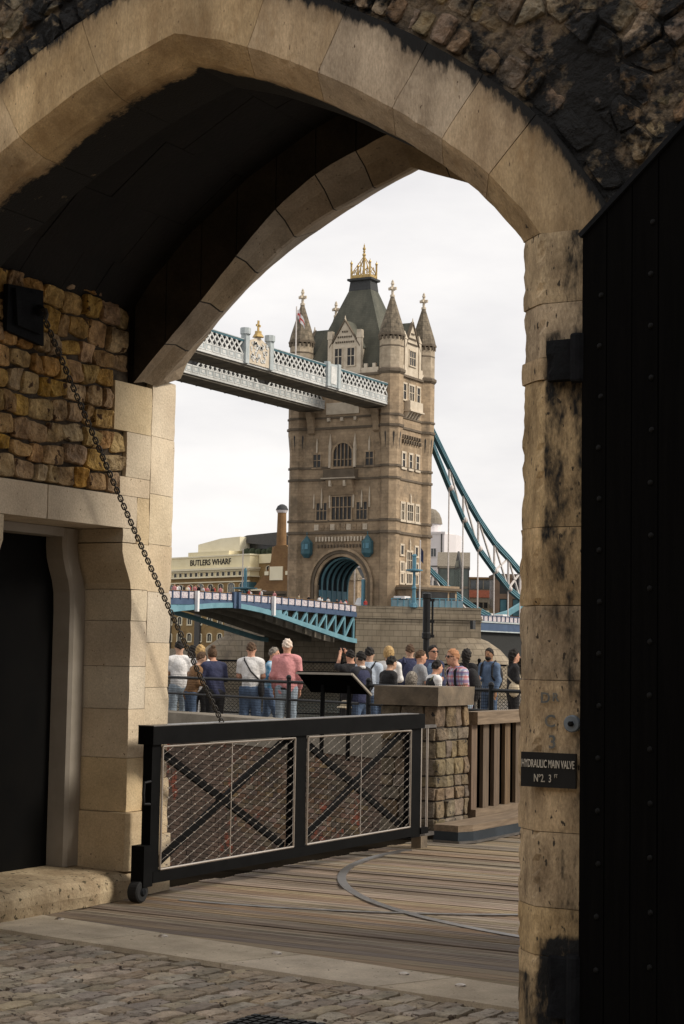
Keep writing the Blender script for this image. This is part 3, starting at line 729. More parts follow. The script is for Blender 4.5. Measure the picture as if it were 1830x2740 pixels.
def sett_mesh(wv, ln, seed):
    h = .03; a, b_ = wv / 2 - .006, ln / 2 - .006
    base = rounded([(-a * .96, -b_), (a, -b_ * .97), (a * .97, b_), (-a, b_ * .98)], .09)
    rings = []
    for sc, z in ((1.0, -.05), (.995, -.010), (.955, -.001), (.6, .002)):
        rings.append([(x * sc, y * sc, z + (nvec((x * sc * 8, y * sc * 8, seed), 3.0).x * .008 if z > -.04 else 0)) for x, y in base])
    mb = MB(); mb.loft(rings); return mb
vis = sorted(setts, key=lambda s: (s[0] + 4.6) ** 2 + (s[1] - 7.3) ** 2)
protos = [(sett_mesh(.135, .24, i * 3.3)).mesh('sett', 'sett') for i in range(10)]
for i, (x, y, wv, ln) in enumerate(vis[:300]):
    o = inst('sett', protos[i % 10], cob, (x, y, random.uniform(-.006, .005)), (random.uniform(-.025, .025), random.uniform(-.03, .03), ang + random.uniform(-.05, .05)), (wv / .135, ln / .24, 1))
mb = MB()
for i, (x, y, wv, ln) in enumerate(vis[300:]):
    q = sett_mesh(wv, ln, i); ca, sa = math.cos(ang), math.sin(ang)
    mb.add([(x + a * ca - b_ * sa, y + a * sa + b_ * ca, z) for a, b_, z in q.v], q.f)
o = mb.build('sett_remainder', 'sett', cob); o['kind'] = 'stuff'
# slabs of the threshold strip
st = sheet('threshold_strip', [(-7.3, strip_y(-7.3, True)), (-2.4, strip_y(-2.4, True)), (-2.4, strip_y(-2.4, False)), (-7.3, strip_y(-7.3, False))], -.03, 'sett_joint')
xs = [-7.3, -6.05, -5.02, -4.05, -2.4]
for a, b_ in zip(xs[:-1], xs[1:]):
    sk = .22
    poly = [(a + .004, strip_y(a, True)), (b_ - .004, strip_y(b_, True)), (b_ - .004 + sk, strip_y(b_ + sk, False) - .01), (a + .004 + sk, strip_y(a + sk, False) - .01)]
    mb = MB(); mb.loft([[(x, y, z) for x, y in poly] for z in (-.08, .0)] + [[(x * .998 + sum(p[0] for p in poly) / 4 * .002, y, .004) for x, y in poly]]); mb.build('slab', 'slab', st)
for i, (x, y) in enumerate(((-6.61, 8.47), (-5.74, 8.29), (-4.92, 8.17), (-4.08, 8.02), (-3.71, 7.90))):
    mb = MB(); mb.lathe((x, y, .004), [(.028, 0), (.026, .006), (.014, .011), (.002, .012)], 10); o = mb.build('metal_stud', 'steel', off=(x, y, .004))
    tag(o, ('leftmost', 'second from the left', 'middle', 'second from the right', 'rightmost')[i] + ' small metal stud along the stone strip before the boards', 'stud', 'studs along the stone strip')
# drain cover
dc = thing('drain_cover', 'dark patterned iron drain cover set in the cobbles at the bottom', 'drain cover', (-3.99, 6.6, 0))
mb = MB(); mb.box(-4.18, -3.80, 6.36, 6.76, -.03, .006); mb.build('plate', 'hinge_iron', dc)
cm = MB().box(-.016, .016, -.016, .016, 0, .006).mesh('raised_square', 'stud_iron')
for i in range(8):
    for j in range(8): inst('raised_square', cm, dc, (-4.155 + i * .047, 6.39 + j * .049, .006))

# boardwalk
bw = sheet('boardwalk', [(-7.15, 7.95), (-2.0, 7.6), (-2.0, 19.9), (-7.15, 19.9)], -.16, 'under_deck')
y = 7.70
bprot = {}
while y < 19.7:
    wv = random.choice((.105, .115, .125)); yc = y + wv / 2
    # the strip cuts the first boards obliquely
    def cutx(yy): return -6.951 + (yy - 8.579) * 3.462 / (8.054 - 8.579)
    x0 = -6.93
    if yc + wv / 2 < 8.60: x0 = max(-6.93, cutx(y) + .0)
    x1 = -2.2
    if x0 < x1 - .3:
        ln = x1 - x0
        if yc < 8.65:
            mb = MB(); xa, xb = max(-6.93, cutx(y + .003)), max(-6.93, cutx(y + wv - .004))
            pl = [(xa, y + .003), (x1, y + .003), (x1, y + wv - .004), (xb, y + wv - .004)]
            mb.loft([[(a, b_, z) for a, b_ in pl] for z in (-.06, 0.0)]); mb.build('plank', 'plank_wood', bw)
        else:
            if wv not in bprot:
                mb = MB(); h2 = wv / 2 - .006
                sec = [(-h2, -.06), (h2, -.06), (h2, -.004), (h2 - .006, 0), (h2 * .42, 0), (h2 * .40, -.012), (h2 * .22, -.012), (h2 * .18, 0), (-h2 * .18, 0), (-h2 * .22, -.012), (-h2 * .40, -.012), (-h2 * .42, 0), (-h2 + .006, 0), (-h2, -.004)]
                mb.loft([[(x, a, z) for a, z in sec] for x in (-2.36, 2.36)]); bprot[wv] = mb.mesh('plank', 'plank_wood')
            inst('plank', bprot[wv], bw, ((x0 + x1) / 2, yc, random.uniform(-.009, .005)), (0, random.uniform(-.001, .001), random.uniform(-.0012, .0012)), (ln / 4.72, 1, 1))
    y += wv
def ribbon(name, pts, wv, z, m, label, cat):
    mb = MB(); vs = []; fs = []
    for i, p in enumerate(pts):
        a = Vector(pts[max(i - 1, 0)]); b_ = Vector(pts[min(i + 1, len(pts) - 1)]); t = (b_ - a).normalized(); n = Vector((-t.y, t.x))
        q = Vector(p)
        vs += [(q.x + n.x * wv / 2, q.y + n.y * wv / 2, z), (q.x - n.x * wv / 2, q.y - n.y * wv / 2, z), (q.x + n.x * wv / 2, q.y + n.y * wv / 2, z - .012), (q.x - n.x * wv / 2, q.y - n.y * wv / 2, z - .012)]
        if i: k = 4 * i; fs += [(k - 4, k, k + 1, k - 3), (k - 4, k - 2, k + 2, k), (k - 3, k + 1, k + 3, k - 1)]
    mb.add(vs, fs); o = mb.build(name, m); tag(o, label, cat); return o
ribbon('gate_track', [(-3.02 + 3.64 * math.cos(a), 12.95 + 3.64 * math.sin(a)) for a in np.linspace(rad(177), rad(262), 50)], .062, .007, 'track_steel', 'broad curved steel wheel track bending across the boards', 'track')
ribbon('gate_track', [(-6.62 + 3.78 * math.cos(a), 13.33 + 3.78 * math.sin(a)) for a in np.linspace(rad(272), rad(330), 40)], .05, .0075, 'track_steel', 'thin steel wheel track running from the gate wheel to the right', 'track')

# ------------------------------------------------------------------ swing gate
XG = -6.66
G = thing('barrier_gate', 'low black steel barrier gate with wire mesh panels and crossed braces', 'gate', (XG, 11.3, 0))
def gbox(name, x0, x1, y0, y1, z0, z1, m='black_paint', par=None): return MB().box(x0, x1, y0, y1, z0, z1).build(name, m, par or G)
gbox('top_rail', XG - .06, XG + .06, 9.37, 13.30, 1.0, 1.118)
mb = MB(); mb.box(XG - .062, XG + .062, 9.37, 13.18, 1.118, 1.124); mb.build('rail_cap', 'track_steel', G)
gbox('bottom_rail', XG - .05, XG + .05, 9.42, 13.14, .115, .185)
gbox('end_stile', XG - .03, XG + .04, 9.39, 9.49, .12, .999); gbox('end_stile', XG - .03, XG + .04, 13.10, 13.27, .10, .999)
gbox('middle_stile', XG - .03, XG + .04, 11.205, 11.365, .12, .999)
for ya, yb in ((9.50, 11.19), (11.38, 13.07)):
    for s in (0, 1):
        mb = MB(); mb.bar((XG - .02 - .022 * s, ya, .20 if s == 0 else .99), (XG - .02 - .022 * s, yb, .99 if s == 0 else .20), .02, .055); mb.build('brace', 'black_paint', G)
    z0, z1 = .195, .985; x = XG + .045
    for n_, a, b_ in (('mesh_frame_rod', (x, ya, z0), (x, yb, z0)), ('mesh_frame_rod', (x, ya, z1), (x, yb, z1)), ('mesh_frame_rod', (x, ya, z0), (x, ya, z1)), ('mesh_frame_rod', (x, yb, z0), (x, yb, z1))):
        mb = MB(); mb.tube([a, b_], .008, 6); mb.build(n_, 'steel', G)
    mb = MB(); mb.tube([(x - .006, (ya + yb) / 2, z0), (x - .006, (ya + yb) / 2, z1)], .004, 5); mb.build('mesh_stay', 'steel', G)
    wire = MB(); fer = MB(); m_ = .40; sp = .062
    for sgn in (1, -1):
        c0 = z0 - m_ * (yb - ya) - .2
        while c0 < z1 + m_ * (yb - ya) + .2:
            pts = []
            for yy in (ya, yb): pts.append((yy, c0 + sgn * m_ * (yy - ya)))
            (y0, za), (y1, zb) = pts
            def clipz(y0, za, y1, zb):
                if (za < z0 and zb < z0) or (za > z1 and zb > z1): return None
                def c(yq, zq, yo, zo):
                    if zq < z0: t = (z0 - zq) / (zo - zq); return (yq + (yo - yq) * t, z0)
                    if zq > z1: t = (z1 - zq) / (zo - zq); return (yq + (yo - yq) * t, z1)
                    return (yq, zq)
                return c(y0, za, y1, zb), c(y1, zb, y0, za)
            q = clipz(y0, za, y1, zb)
            if q and abs(q[0][0] - q[1][0]) > .02:
                wire.tube([(x + .003 * sgn, q[0][0], q[0][1]), (x + .003 * sgn, q[1][0], q[1][1])], .0011 if sgn > 0 else .0008, 4, mi=0 if sgn > 0 else 1)
            c0 += sp
    # ferrules at crossings
    for i in range(0, 60):
        for j in range(-20, 60):
            a = z0 - m_ * (yb - ya) - .2 + i * sp; b_ = z0 - m_ * (yb - ya) - .2 + j * sp
            yy = ya + (b_ - a) / (2 * m_); zz = (a + b_) / 2
            if ya < yy < yb and z0 < zz < z1: fer.cbox((x, yy, zz), (.008, .013, .008))
    wm = wire.build('wire_mesh', ['wire_steel', 'chain_iron'], G); wm['kind'] = 'stuff'  # dark second material paints the dimmer light on the falling wires
    f_ = fer.build('ferrules', 'steel', wm); f_['kind'] = 'stuff'
mb = MB(); mb.tube([(XG + .03, 9.39, .765), (XG + .03, 9.325, .76), (XG + .03, 9.318, .69), (XG + .03, 9.325, .625), (XG + .03, 9.39, .62)], .010, 8); mb.build('handle', 'black_gloss', G)
MB().box(XG - .04, XG + .06, 9.30, 9.40, .10, .36).build('wheel_bracket', 'black_paint', G)
wh = MB(); wh.loft([[(XG + o, 9.31 + r * math.cos(a), .072 + r * math.sin(a)) for a in np.linspace(0, 2 * math.pi, 25)[:-1]] for o, r in ((-.03, .058), (-.022, .068), (.042, .068), (.05, .058), (.052, .025), (.06, .022))]); wh = wh.build('wheel', 'tyre', G)
mb = MB(); mb.loft([[(XG + o, 9.31 + r * math.cos(a), .072 + r * math.sin(a)) for a in np.linspace(0, 2 * math.pi, 13)[:-1]] for o, r in ((.052, .03), (.064, .018))]); mb.build('hub', 'hinge_iron', wh)
# hinge post with latch frame beside the gate
hp = thing('hinge_post', 'slim galvanised post and frame beside the far end of the gate', 'post', (XG, 13.38, 0))
for y_, x_ in ((13.315, XG), (13.345, XG), (13.47, XG)):
    mb = MB(); mb.tube([(x_, y_, .02 if y_ < 13.4 else .12), (x_, y_, 1.0)], .012 if y_ < 13.4 else .010, 8); mb.build('upright', 'steel', hp)
MB().box(XG - .02, XG + .02, 13.30, 13.60, .995, 1.02).build('cross_bar', 'track_steel', hp)
MB().box(XG - .02, XG + .02, 13.30, 13.58, .09, .12).build('cross_bar', 'track_steel', hp)
MB().box(XG - .045, XG + .045, 13.28, 13.40, .0, .10).build('foot', 'pier_cap', hp)
MB().box(XG - .05, XG + .05, 13.27, 13.41, .12, .17).build('hinge_collar', 'black_paint', hp)

# ------------------------------------------------------------------ chain
ch = thing('gate_chain', 'rusty iron chain hanging from the wall bracket to the gate rail', 'chain', (-6.75, 9.3, 2.3))
P0 = Vector((-6.74, 8.32, 3.60)); P1 = Vector((-6.66, 10.26, 1.13))
def sag(t):
    p = P0.lerp(P1, t); return p + Vector((0, 0, -.045 * 4 * t * (1 - t)))
tor = MB(); Lk, Wk, rw = .038, .0175, .0050
path = []
for i in range(20):
    a = 2 * math.pi * i / 20; path.append((Wk / 1.35 * math.cos(a), 0, (Lk - Wk) / 2 * (1 if math.sin(a) > 0 else -1) * min(1, abs(math.sin(a)) * 3) + Wk / 1.35 * math.sin(a)))
rings = []
for i, p in enumerate(path):
    a = Vector(path[i - 1]); b_ = Vector(path[(i + 1) % 20]); t = (b_ - a).normalized(); u = Vector((0, 1, 0)); x = t.cross(u).normalized()
    rings.append([Vector(p) + (x * math.cos(q) + u * math.sin(q)) * rw for q in np.linspace(0, 2 * math.pi, 7)[:-1]])
tor.loft(rings + [rings[0]], caps=False)
lme = tor.mesh('link', 'chain_iron', smooth=True)
tot = (P1 - P0).length; nlk = int(tot / .0305)
for i in range(nlk + 1):
    t = i / nlk; p = sag(t); d = (sag(min(1, t + .01)) - sag(max(0, t - .01))).normalized()
    q = d.to_track_quat('Z', 'Y') @ Matrix.Rotation(rad(45) + (math.pi / 2 if i % 2 else 0), 4, 'Z').to_quaternion()
    inst('link', lme, ch, p, q.to_euler())
bk = thing('chain_bracket', 'dark recessed iron bracket on the rubble wall holding the chain', 'bracket', (-6.85, 8.2, 3.6))
mb = MB(); mb.prism_x([(8.07, 3.78), (8.07, 3.50), (8.42, 3.46), (8.40, 3.80)], -6.86, -6.825); mb.build('back_plate', 'hinge_iron', bk)
mb = MB(); mb.prism_x([(8.11, 3.76), (8.14, 3.54), (8.36, 3.52), (8.36, 3.76)], -6.825, -6.80); mb.build('iron_box', 'hinge_iron', bk)
mb = MB(); mb.tube([(-6.82, 8.32, 3.66), (-6.74, 8.32, 3.66), (-6.73, 8.32, 3.63), (-6.74, 8.32, 3.60)], .014, 8); mb.build('hook', 'chain_iron', bk)
mb = MB(); mb.ball((-6.79, 8.33, 3.66), .035, 12, 8); mb.build('pulley_boss', 'hinge_iron', bk)

# ------------------------------------------------------------------ stone pier, fence, kerb
PI = thing('stone_pier', 'squat rubble stone gate pier with a heavy square cap', 'pier', (-7.1, 14.3, 0))
MB().box(-7.37, -6.845, 14.01, 14.65, -.5, 1.17).build('core', 'pier_mortar', PI)
mb = rough_block([(-7.43, 13.93), (-6.785, 13.93), (-6.785, 14.69), (-7.43, 14.69)], 1.165, 1.33, .05, .005, .014, 0); mb.build('cap', 'pier_cap', PI)
zc = .02
while zc < 1.16:
    h = min(random.choice((.10, .115, .14, .155)), 1.168 - zc)
    if 1.168 - zc - h < .05: h = 1.168 - zc
    for face in ('x', 'y'):
        a, e = (13.995, 14.665) if face == 'x' else (-7.385, -6.835)
        q = a
        while q < e - .02:
            wv = random.uniform(.11, .24); q2 = min(q + wv, e)
            if e - q2 < .06: q2 = e
            j_ = [random.uniform(-.008, .008) for _ in range(4)]; poly = inset([(q, zc + j_[0] * .5), (q2 + j_[1] * .6, zc), (q2, zc + h + j_[2] * .4), (q + j_[3] * .6, zc + h)], .005)
            if len(poly) >= 3 and area(poly) > .001:
                f = (lambda u, v, wv: (-6.845 + wv, u, v)) if face == 'x' else (lambda u, v, wv: (u, 14.01 - wv, v))
                stone_mesh(poly, random.uniform(.014, .03), f, q * 3 + zc * 7, .6, .07).build('stone', 'pier_stone', PI)
            q = q2
    zc += h
fn = thing('timber_fence', 'timber parapet fence of upright slats beside the stone pier', 'fence', (-6.83, 18, 0))
MB().box(-6.90, -6.76, 14.70, 19.3, .985, 1.10).build('top_rail', 'rail_wood', fn)
MB().box(-6.90, -6.77, 14.70, 19.3, .085, .215).build('bottom_rail', 'rail_wood', fn)
MB().box(-6.90, -6.865, 14.71, 19.28, .217, .983).build('slat_gap_shade', 'leaf_wood', fn)  # near-black sheet standing in for the deep shade between slats
slat = MB().box(-.014, .022, -.062, .062, 0, .768).mesh('slat', 'fence_wood')
y = 14.745
while y < 19.2:
    inst('slat', slat, fn, (-6.83 + random.uniform(-.004, .004), y, .216), (0, 0, random.uniform(-.02, .02))); y += .249
kb = thing('deck_kerb', 'timber kerb with a dark metal edge along the fence foot', 'kerb', (-6.6, 18, 0))
pl = [(-6.75, 13.80), (-6.52, 13.80), (-6.45, 13.95), (-6.45, 19.2), (-6.75, 19.2)]
mb = MB(); mb.prism(pl, .10, .155); mb.build('kerb_timber', 'rail_wood', kb)
mb = MB(); mb.prism([(-6.75, 13.79), (-6.515, 13.79), (-6.44, 13.945), (-6.44, 19.2), (-6.75, 19.2)], .025, .099); mb.build('metal_edge', 'metal_edge', kb)
mb = MB(); mb.prism([(-6.75, 13.78), (-6.50, 13.78), (-6.41, 13.94), (-6.41, 19.2), (-6.75, 19.2)], .004, .024); mb.build('base_plate', 'track_steel', kb)

# ------------------------------------------------------------------ moat wall, ledge, wharf
W0 = Vector((-14.03, 23.09)); WD = Vector((.8985, -.439)).normalized(); WN = Vector((WD.y, -WD.x))   # WN towards the camera side
def wl(t, o=0.0): p = W0 + WD * t + WN * o; return (p.x, p.y)
TA, TB = -13.8, 7.95
mw_ = thing('moat_wall', 'dark red and brown brick moat wall seen through the gate mesh', 'wall', wl(0) + (0,))
mb = MB(); mb.loft([[wl(TA, .0) + (z,), wl(TB, .0) + (z,), wl(TB, -.5) + (z,), wl(TA, -.5) + (z,)] for z in (-3.5, .17)]); mb.build('wall_core', 'moat_mortar', mw_)
mb = MB(); mb.loft([[wl(TA, .06) + (z,), wl(TB, .06) + (z,), wl(TB, -.55) + (z,), wl(TA, -.55) + (z,)] for z in (.17, .59)]); mb.build('concrete_ledge', 'concrete', mw_)
brick = MB().box(-.105, .105, -.01, .014, -.031, .031).mesh('brick', 'moat_brick')
br = []; r = 0; z = .13
while z > -3.3:
    t = -6.5 + (.1125 if r % 2 else 0)
    while t < 7.7: br.append((t, z)); t += .225
    z -= .075; r += 1
br.sort(key=lambda b_: (b_[0] - .5) ** 2 * .3 + (b_[1] + .6) ** 2 * 1.6)
ry = math.atan2(WD.y, WD.x)
for t, z in br[:300]:
    p = wl(t); o = inst('brick', brick, mw_, (p[0], p[1], z), (random.uniform(-.03, .03), random.uniform(-.012, .012), ry + random.uniform(-.02, .02)))
mb = MB(); bb = MB().box(-.105, .105, -.008, .010, -.031, .031)
for t, z in br[300:]:
    p = wl(t); j = random.uniform(-.004, .008); ca, sa = math.cos(ry), math.sin(ry)
    mb.add([(p[0] + x * ca - (yy - j) * sa, p[1] + x * sa + (yy - j) * ca, z + zz) for x, yy, zz in bb.v], bb.f)
o = mb.build('brick_remainder', 'moat_brick', mw_); o['kind'] = 'stuff'
# the brick faces point to -WN side of y axis: local -y looks at the camera
fl = sheet('moat_floor', [(-60, 9.0), (-6.5, 9.0), (-6.5, 30), (-60, 60)], -3.4, 'moat_floor')
MB().box(-7.35, -6.95, 10.0, 19.2, -3.4, -.01).build('deck_beam', 'under_deck', bw)
# wharf pavement from the moat wall to the river wall
E0 = at(915, 1750, 38.5); fe = Vector((_r0.x, _r0.y))
def edge(s): return (E0.x + fe.x * s, E0.y + fe.y * s)
wf = sheet('wharf_pavement', [wl(-13.9, -.3), wl(7.9, -.3), (-1.5, 19.8), (40, 19.8), edge(70), edge(-8.8)], .08, 'pavement')
mb = MB(); a, b_ = edge(-60), edge(80); mb.loft([[(a[0], a[1], z), (b_[0], b_[1], z), (b_[0] + _f0.x * .6, b_[1] + _f0.y * .6, z), (a[0] + _f0.x * .6, a[1] + _f0.y * .6, z)] for z in (-6, .2)]); o = mb.build('river_wall', 'concrete'); tag(o, 'low concrete river wall under the dark fence behind the crowd', 'wall')
wt = sheet('river', [edge(-600), edge(600), tuple(Vector(edge(600)) + 360 * Vector((_f0.x, _f0.y))), tuple(Vector(edge(-600)) + 360 * Vector((_f0.x, _f0.y)))], -4.5, 'water')
fb = sheet('far_bank', [tuple(Vector(edge(-900)) + 342 * Vector((_f0.x, _f0.y))), tuple(Vector(edge(900)) + 342 * Vector((_f0.x, _f0.y))), tuple(Vector(edge(2500)) + 2500 * Vector((_f0.x, _f0.y))), tuple(Vector(edge(-2500)) + 2500 * Vector((_f0.x, _f0.y)))], 2.0, 'ground')
mb = MB(); q0 = Vector(edge(-900)) + 341 * Vector((_f0.x, _f0.y)); q1 = Vector(edge(900)) + 341 * Vector((_f0.x, _f0.y)); n_ = Vector((_f0.x, _f0.y))
mb.loft([[(q0.x, q0.y, z), (q1.x, q1.y, z), (q1.x + n_.x, q1.y + n_.y, z), (q0.x + n_.x, q0.y + n_.y, z)] for z in (-6, 2.3)]); o = mb.build('embankment_wall', 'concrete'); tag(o, 'long grey embankment wall on the far bank', 'wall')

# ------------------------------------------------------------------ wharf railings
def mesh_rail(name, label, t0, t1, o, zt, posts, cell=.04, zb=.6):
    T = thing(name, label, 'railing', wl((t0 + t1) / 2, o) + (.25,))
    def p3(t, z): q = wl(t, o); return (q[0], q[1], z)
    for z, r in ((zt, .024), (zt - .27, .02)):
        mb = MB(); mb.tube([p3(t0, z), p3(t1, z)], r, 8); mb.build('rail', 'black_gloss', T)
    for t in posts:
        mb = MB(); mb.tube([p3(t, zb - .05), p3(t, zt + .06)], .036, 10); mb.ball(p3(t, zt + .07), .042, 10, 6); mb.build('post', 'black_gloss', T)
    wv = MB(); t = t0
    while t < t1: wv.bar(p3(t, zb + .02), p3(t, zt + .05), .0034); t += cell
    z = zb + .06
    while z < zt + .06: wv.bar(p3(t0, z), p3(t1, z), .0034); z += cell
    m_ = wv.build('wire_mesh', 'black_paint', T); m_['kind'] = 'stuff'
    return T
mesh_rail('mesh_railing', 'black tubular railing with square wire mesh before the left crowd', -12, 1.9, -.22, 1.17, (-9.6, -4.8, .05))
mesh_rail('mesh_railing', 'black tubular mesh railing right of the info board, reaching the pier', 2.1, 7.6, -.22, 1.17, (2.15, 4.9, 7.5))
mat('pale_teal_glass', (.19, .28, .32), (.14, .22, .26), scale=.6, rough=.3, bump=0)
# ================================================================== BRIDGE TOWER
XE, XC, YC, YS = -154.35, -136.65, 260.8, 272.7
XM, YM = (XE + XC) / 2, (YC + YS) / 2
YNF, XWF, XEF, YSF = 259.9, -135.85, -155.15, 273.5
ZR = 9.0
TW = thing('bridge_tower', 'tall gothic stone bridge tower with corner turrets and steep slate roof', 'tower', (XM, YM, ZR))
ACX = -145.2
def arc(c, hw, zs, zt, n=16): return [(c - hw * math.cos(math.pi * i / n), zs + (zt - zs) * math.sin(math.pi * i / n)) for i in range(n + 1)]
inner = arc(ACX, 4.7, 13.4, 18.25); 
pr = [(x, z) for x, z in inner]; 
mb = arch_cols([(ACX - 4.7, 13.0)] + pr[1:-1] + [(ACX + 4.7, 13.0)], XEF, XWF, ZR, 49.4, YNF, 270.6)
mb.build('wall', 'tower_stone', TW)
mb = arch_cols([(ACX - 6.6, 13.0)] + [(ACX + (x - ACX) * 1.4, z + 1.6) for x, z in pr[1:-1]] + [(ACX + 6.6, 13.0)], XEF, XWF, ZR, 49.4, 270.6, YSF)
mb.build('wall', 'tower_stone', TW)
# tunnel lining: dark panels, pale ribs, blue dado
for i, yy in enumerate(np.linspace(261.0, 270.0, 6)):
    rings = []
    for x, z in [(ACX - 4.7, ZR)] + arc(ACX, 4.7, 13.4, 18.25, 14) + [(ACX + 4.7, ZR)]:
        dx, dz = ACX - x, 13.4 - z if z > 13.4 else 0; l = math.hypot(dx, dz) or 1; dx, dz = dx / l, dz / l
        rings.append([(x, yy, z), (x + dx * .35, yy, z + dz * .35), (x + dx * .35, yy + .35, z + dz * .35), (x, yy + .35, z)])
    mb = MB(); mb.loft(rings); mb.build('tunnel_rib', 'bridge_teal', TW)
for sx in (-1, 1):
    x = ACX + sx * 4.55
    MB().box(min(x, x - sx * .1), max(x, x - sx * .1), 260.3, 270.5, ZR, 12.6).build('tunnel_dado', 'bridge_sky', TW)
    MB().box(min(x, x - sx * .06), max(x, x - sx * .06), 260.3, 270.5, 12.6, 15.2).build('tunnel_panel', 'tunnel_dark', TW)
mb = MB()
for k in range(14):
    a0, a1 = math.pi * k / 14, math.pi * (k + 1) / 14
    p = [(ACX - 4.66 * math.cos(a), 13.4 + 4.80 * math.sin(a)) for a in (a0, a1)]
    mb.add([(p[0][0], 260.2, p[0][1]), (p[1][0], 260.2, p[1][1]), (p[1][0], 270.55, p[1][1]), (p[0][0], 270.55, p[0][1])], [(0, 1, 2, 3)])
mb.build('tunnel_vault', 'tunnel_dark', TW)
# arch mouldings
for hw, zt, y0, y1, m in ((5.15, 18.7, YNF - .12, YNF + .3, 'tower_stone'), (5.75, 19.25, YNF - .28, YNF - .02, 'tower_string'), (6.3, 19.75, YNF - .45, YNF - .22, 'tower_stone')):
    o_ = [(ACX - hw, ZR)] + arc(ACX, hw, 13.4, zt, 18) + [(ACX + hw, ZR)]; hi = hw - .48; zi = zt - .46
    i_ = [(ACX - hi, ZR)] + arc(ACX, hi, 13.4, zi, 18) + [(ACX + hi, ZR)]
    rings = [[(a[0], y0, a[1]), (b_[0], y0, b_[1]), (b_[0], y1, b_[1]), (a[0], y1, a[1])] for a, b_ in zip(o_, i_)]
    mb = MB(); mb.loft(rings); mb.build('arch_moulding', m, TW)
MB().box(ACX + 4.3, ACX + 4.72, 259.2, 262.5, ZR, 14.3).build('gate_pillar', 'bridge_sky', TW)
# turrets
def octr(d): return d / 2 / math.cos(math.pi / 8)
for x, y in ((XC, YC), (XE, YC), (XC, YS), (XE, YS)):
    mb = MB(); c = (x, y)
    mb.ngon(c, octr(3.25), ZR, 36.2); mb.ngon(c, octr(3.25), 36.2, 39.4, r2=octr(3.85)); mb.ngon(c, octr(3.85), 39.4, 49.0); mb.ngon(c, octr(3.8), 50.0, 55.3, mi=1)
    t = mb.build('turret', ['tower_stone', 'tower_pale'], TW)
    mb = MB(); mb.ngon(c, octr(4.0), 49.0, 49.35, r2=octr(4.5)); mb.ngon(c, octr(4.5), 49.35, 49.75); mb.ngon(c, octr(4.4), 49.75, 50.0, r2=octr(3.9)); mb.build('cornice', 'tower_string', t)
    mb = MB(); mb.ngon(c, octr(3.85), 53.6, 53.85)
    for k in range(16):
        a = 2 * math.pi * (k + .5) / 16; mb.cbox((x + 2.02 * math.cos(a), y + 2.02 * math.sin(a), 55.2), (.34, .34, .6))
    mb.ngon(c, octr(4.35), 55.5, 55.85); mb.build('corbel_ring', 'tower_string', t)
    mb = MB(); mb.ngon(c, octr(4.15), 55.85, 57.2, r2=octr(3.55)); mb.ngon(c, octr(3.55), 57.2, 62.3, r2=octr(.62)); mb.build('spire', 'spire_stone', t)
    mb = MB(); mb.ngon(c, .42, 62.3, 62.65); mb.box(x - .17, x + .17, y - .17, y + .17, 62.6, 65.0); mb.box(x - .75, x + .75, y - .16, y + .16, 63.5, 63.95); mb.box(x - .16, x + .16, y - .75, y + .75, 63.52, 63.93); mb.ngon(c, .34, 64.5, 65.25, r2=.08, n=6)
    mb.build('cross_finial', 'tower_trim', t)
    for k in range(8):   # broach gables
        a = math.pi / 4 * k; ca, sa = math.cos(a), math.sin(a)
        for zb in (36.0,):
            pts = [(-.14, 38.9), (.0, 39.3), (.14, 38.9), (.0, 36.3)]
            r1 = 1.94; mb = MB()
            mb.add([(x + ca * (r1 - (39.4 - z) * .094 + .03) - sa * u * 1.0, y + sa * (r1 - (39.4 - z) * .094 + .03) + ca * u, z) for u, z in pts], [(0, 1, 2, 3)]); mb.build('slit', 'dark_glass', t)
# string courses
for z, h, e in ((41.9, .32, .16), (40.05, .4, .22), (33.3, .36, .2), (31.25, .36, .2), (24.15, .36, .2), (22.1, .42, .26)):
    mb = MB()
    mb.box(XEF - e, XWF + e, YNF - e, YNF + .01, z, z + h); mb.box(XWF - .01, XWF + e - .004, YNF - e + .01, YSF, z + .006, z + h - .006); mb.box(XEF - e + .004, XEF + .01, YNF - e + .01, YSF, z + .006, z + h - .006)
    for x, y in ((XC, YC), (XE, YC), (XC, YS), (XE, YS)): mb.ngon((x, y), octr(3.25 + 2 * e + (.6 if z > 39 else 0)), z - .012, z + h + .012)
    mb.build('string_course', 'tower_string', TW)
mb = MB(); mb.box(XEF - .3, XWF + .3, YNF - .35, YNF + .02, 49.0, 49.42); mb.box(XWF - .02, XWF + .34, YNF, YSF, 49.01, 49.41); mb.build('main_cornice', 'tower_string', TW)
# parapets with merlons
def merlons(p0, p1, z0):
    mb = MB(); p0 = Vector(p0); p1 = Vector(p1); d = (p1 - p0).normalized(); ln = (p1 - p0).length
    mb.bar(p0 + Vector((0, 0, z0 + .45)), p1 + Vector((0, 0, z0 + .45)), .4, .9)
    n = max(1, int(ln / 1.1))
    for k in range(n):
        q = p0 + d * (ln * (k + .5) / n) + Vector((0, 0, z0 + 1.25)); mb.bar(q - d * .3, q + d * .3, .42, .7)
    mb.build('parapet', 'tower_trim', TW)
for a, b_ in (((-141.9, YNF), (-138.6, YNF)), ((-152.4, YNF), (-148.6, YNF))): merlons(a + (0,), b_ + (0,), 49.42)
for a, b_ in (((XWF, 262.6), (XWF, 263.9)), ((XWF, 269.6), (XWF, 271.0))): merlons(a + (0,), b_ + (0,), 49.42)

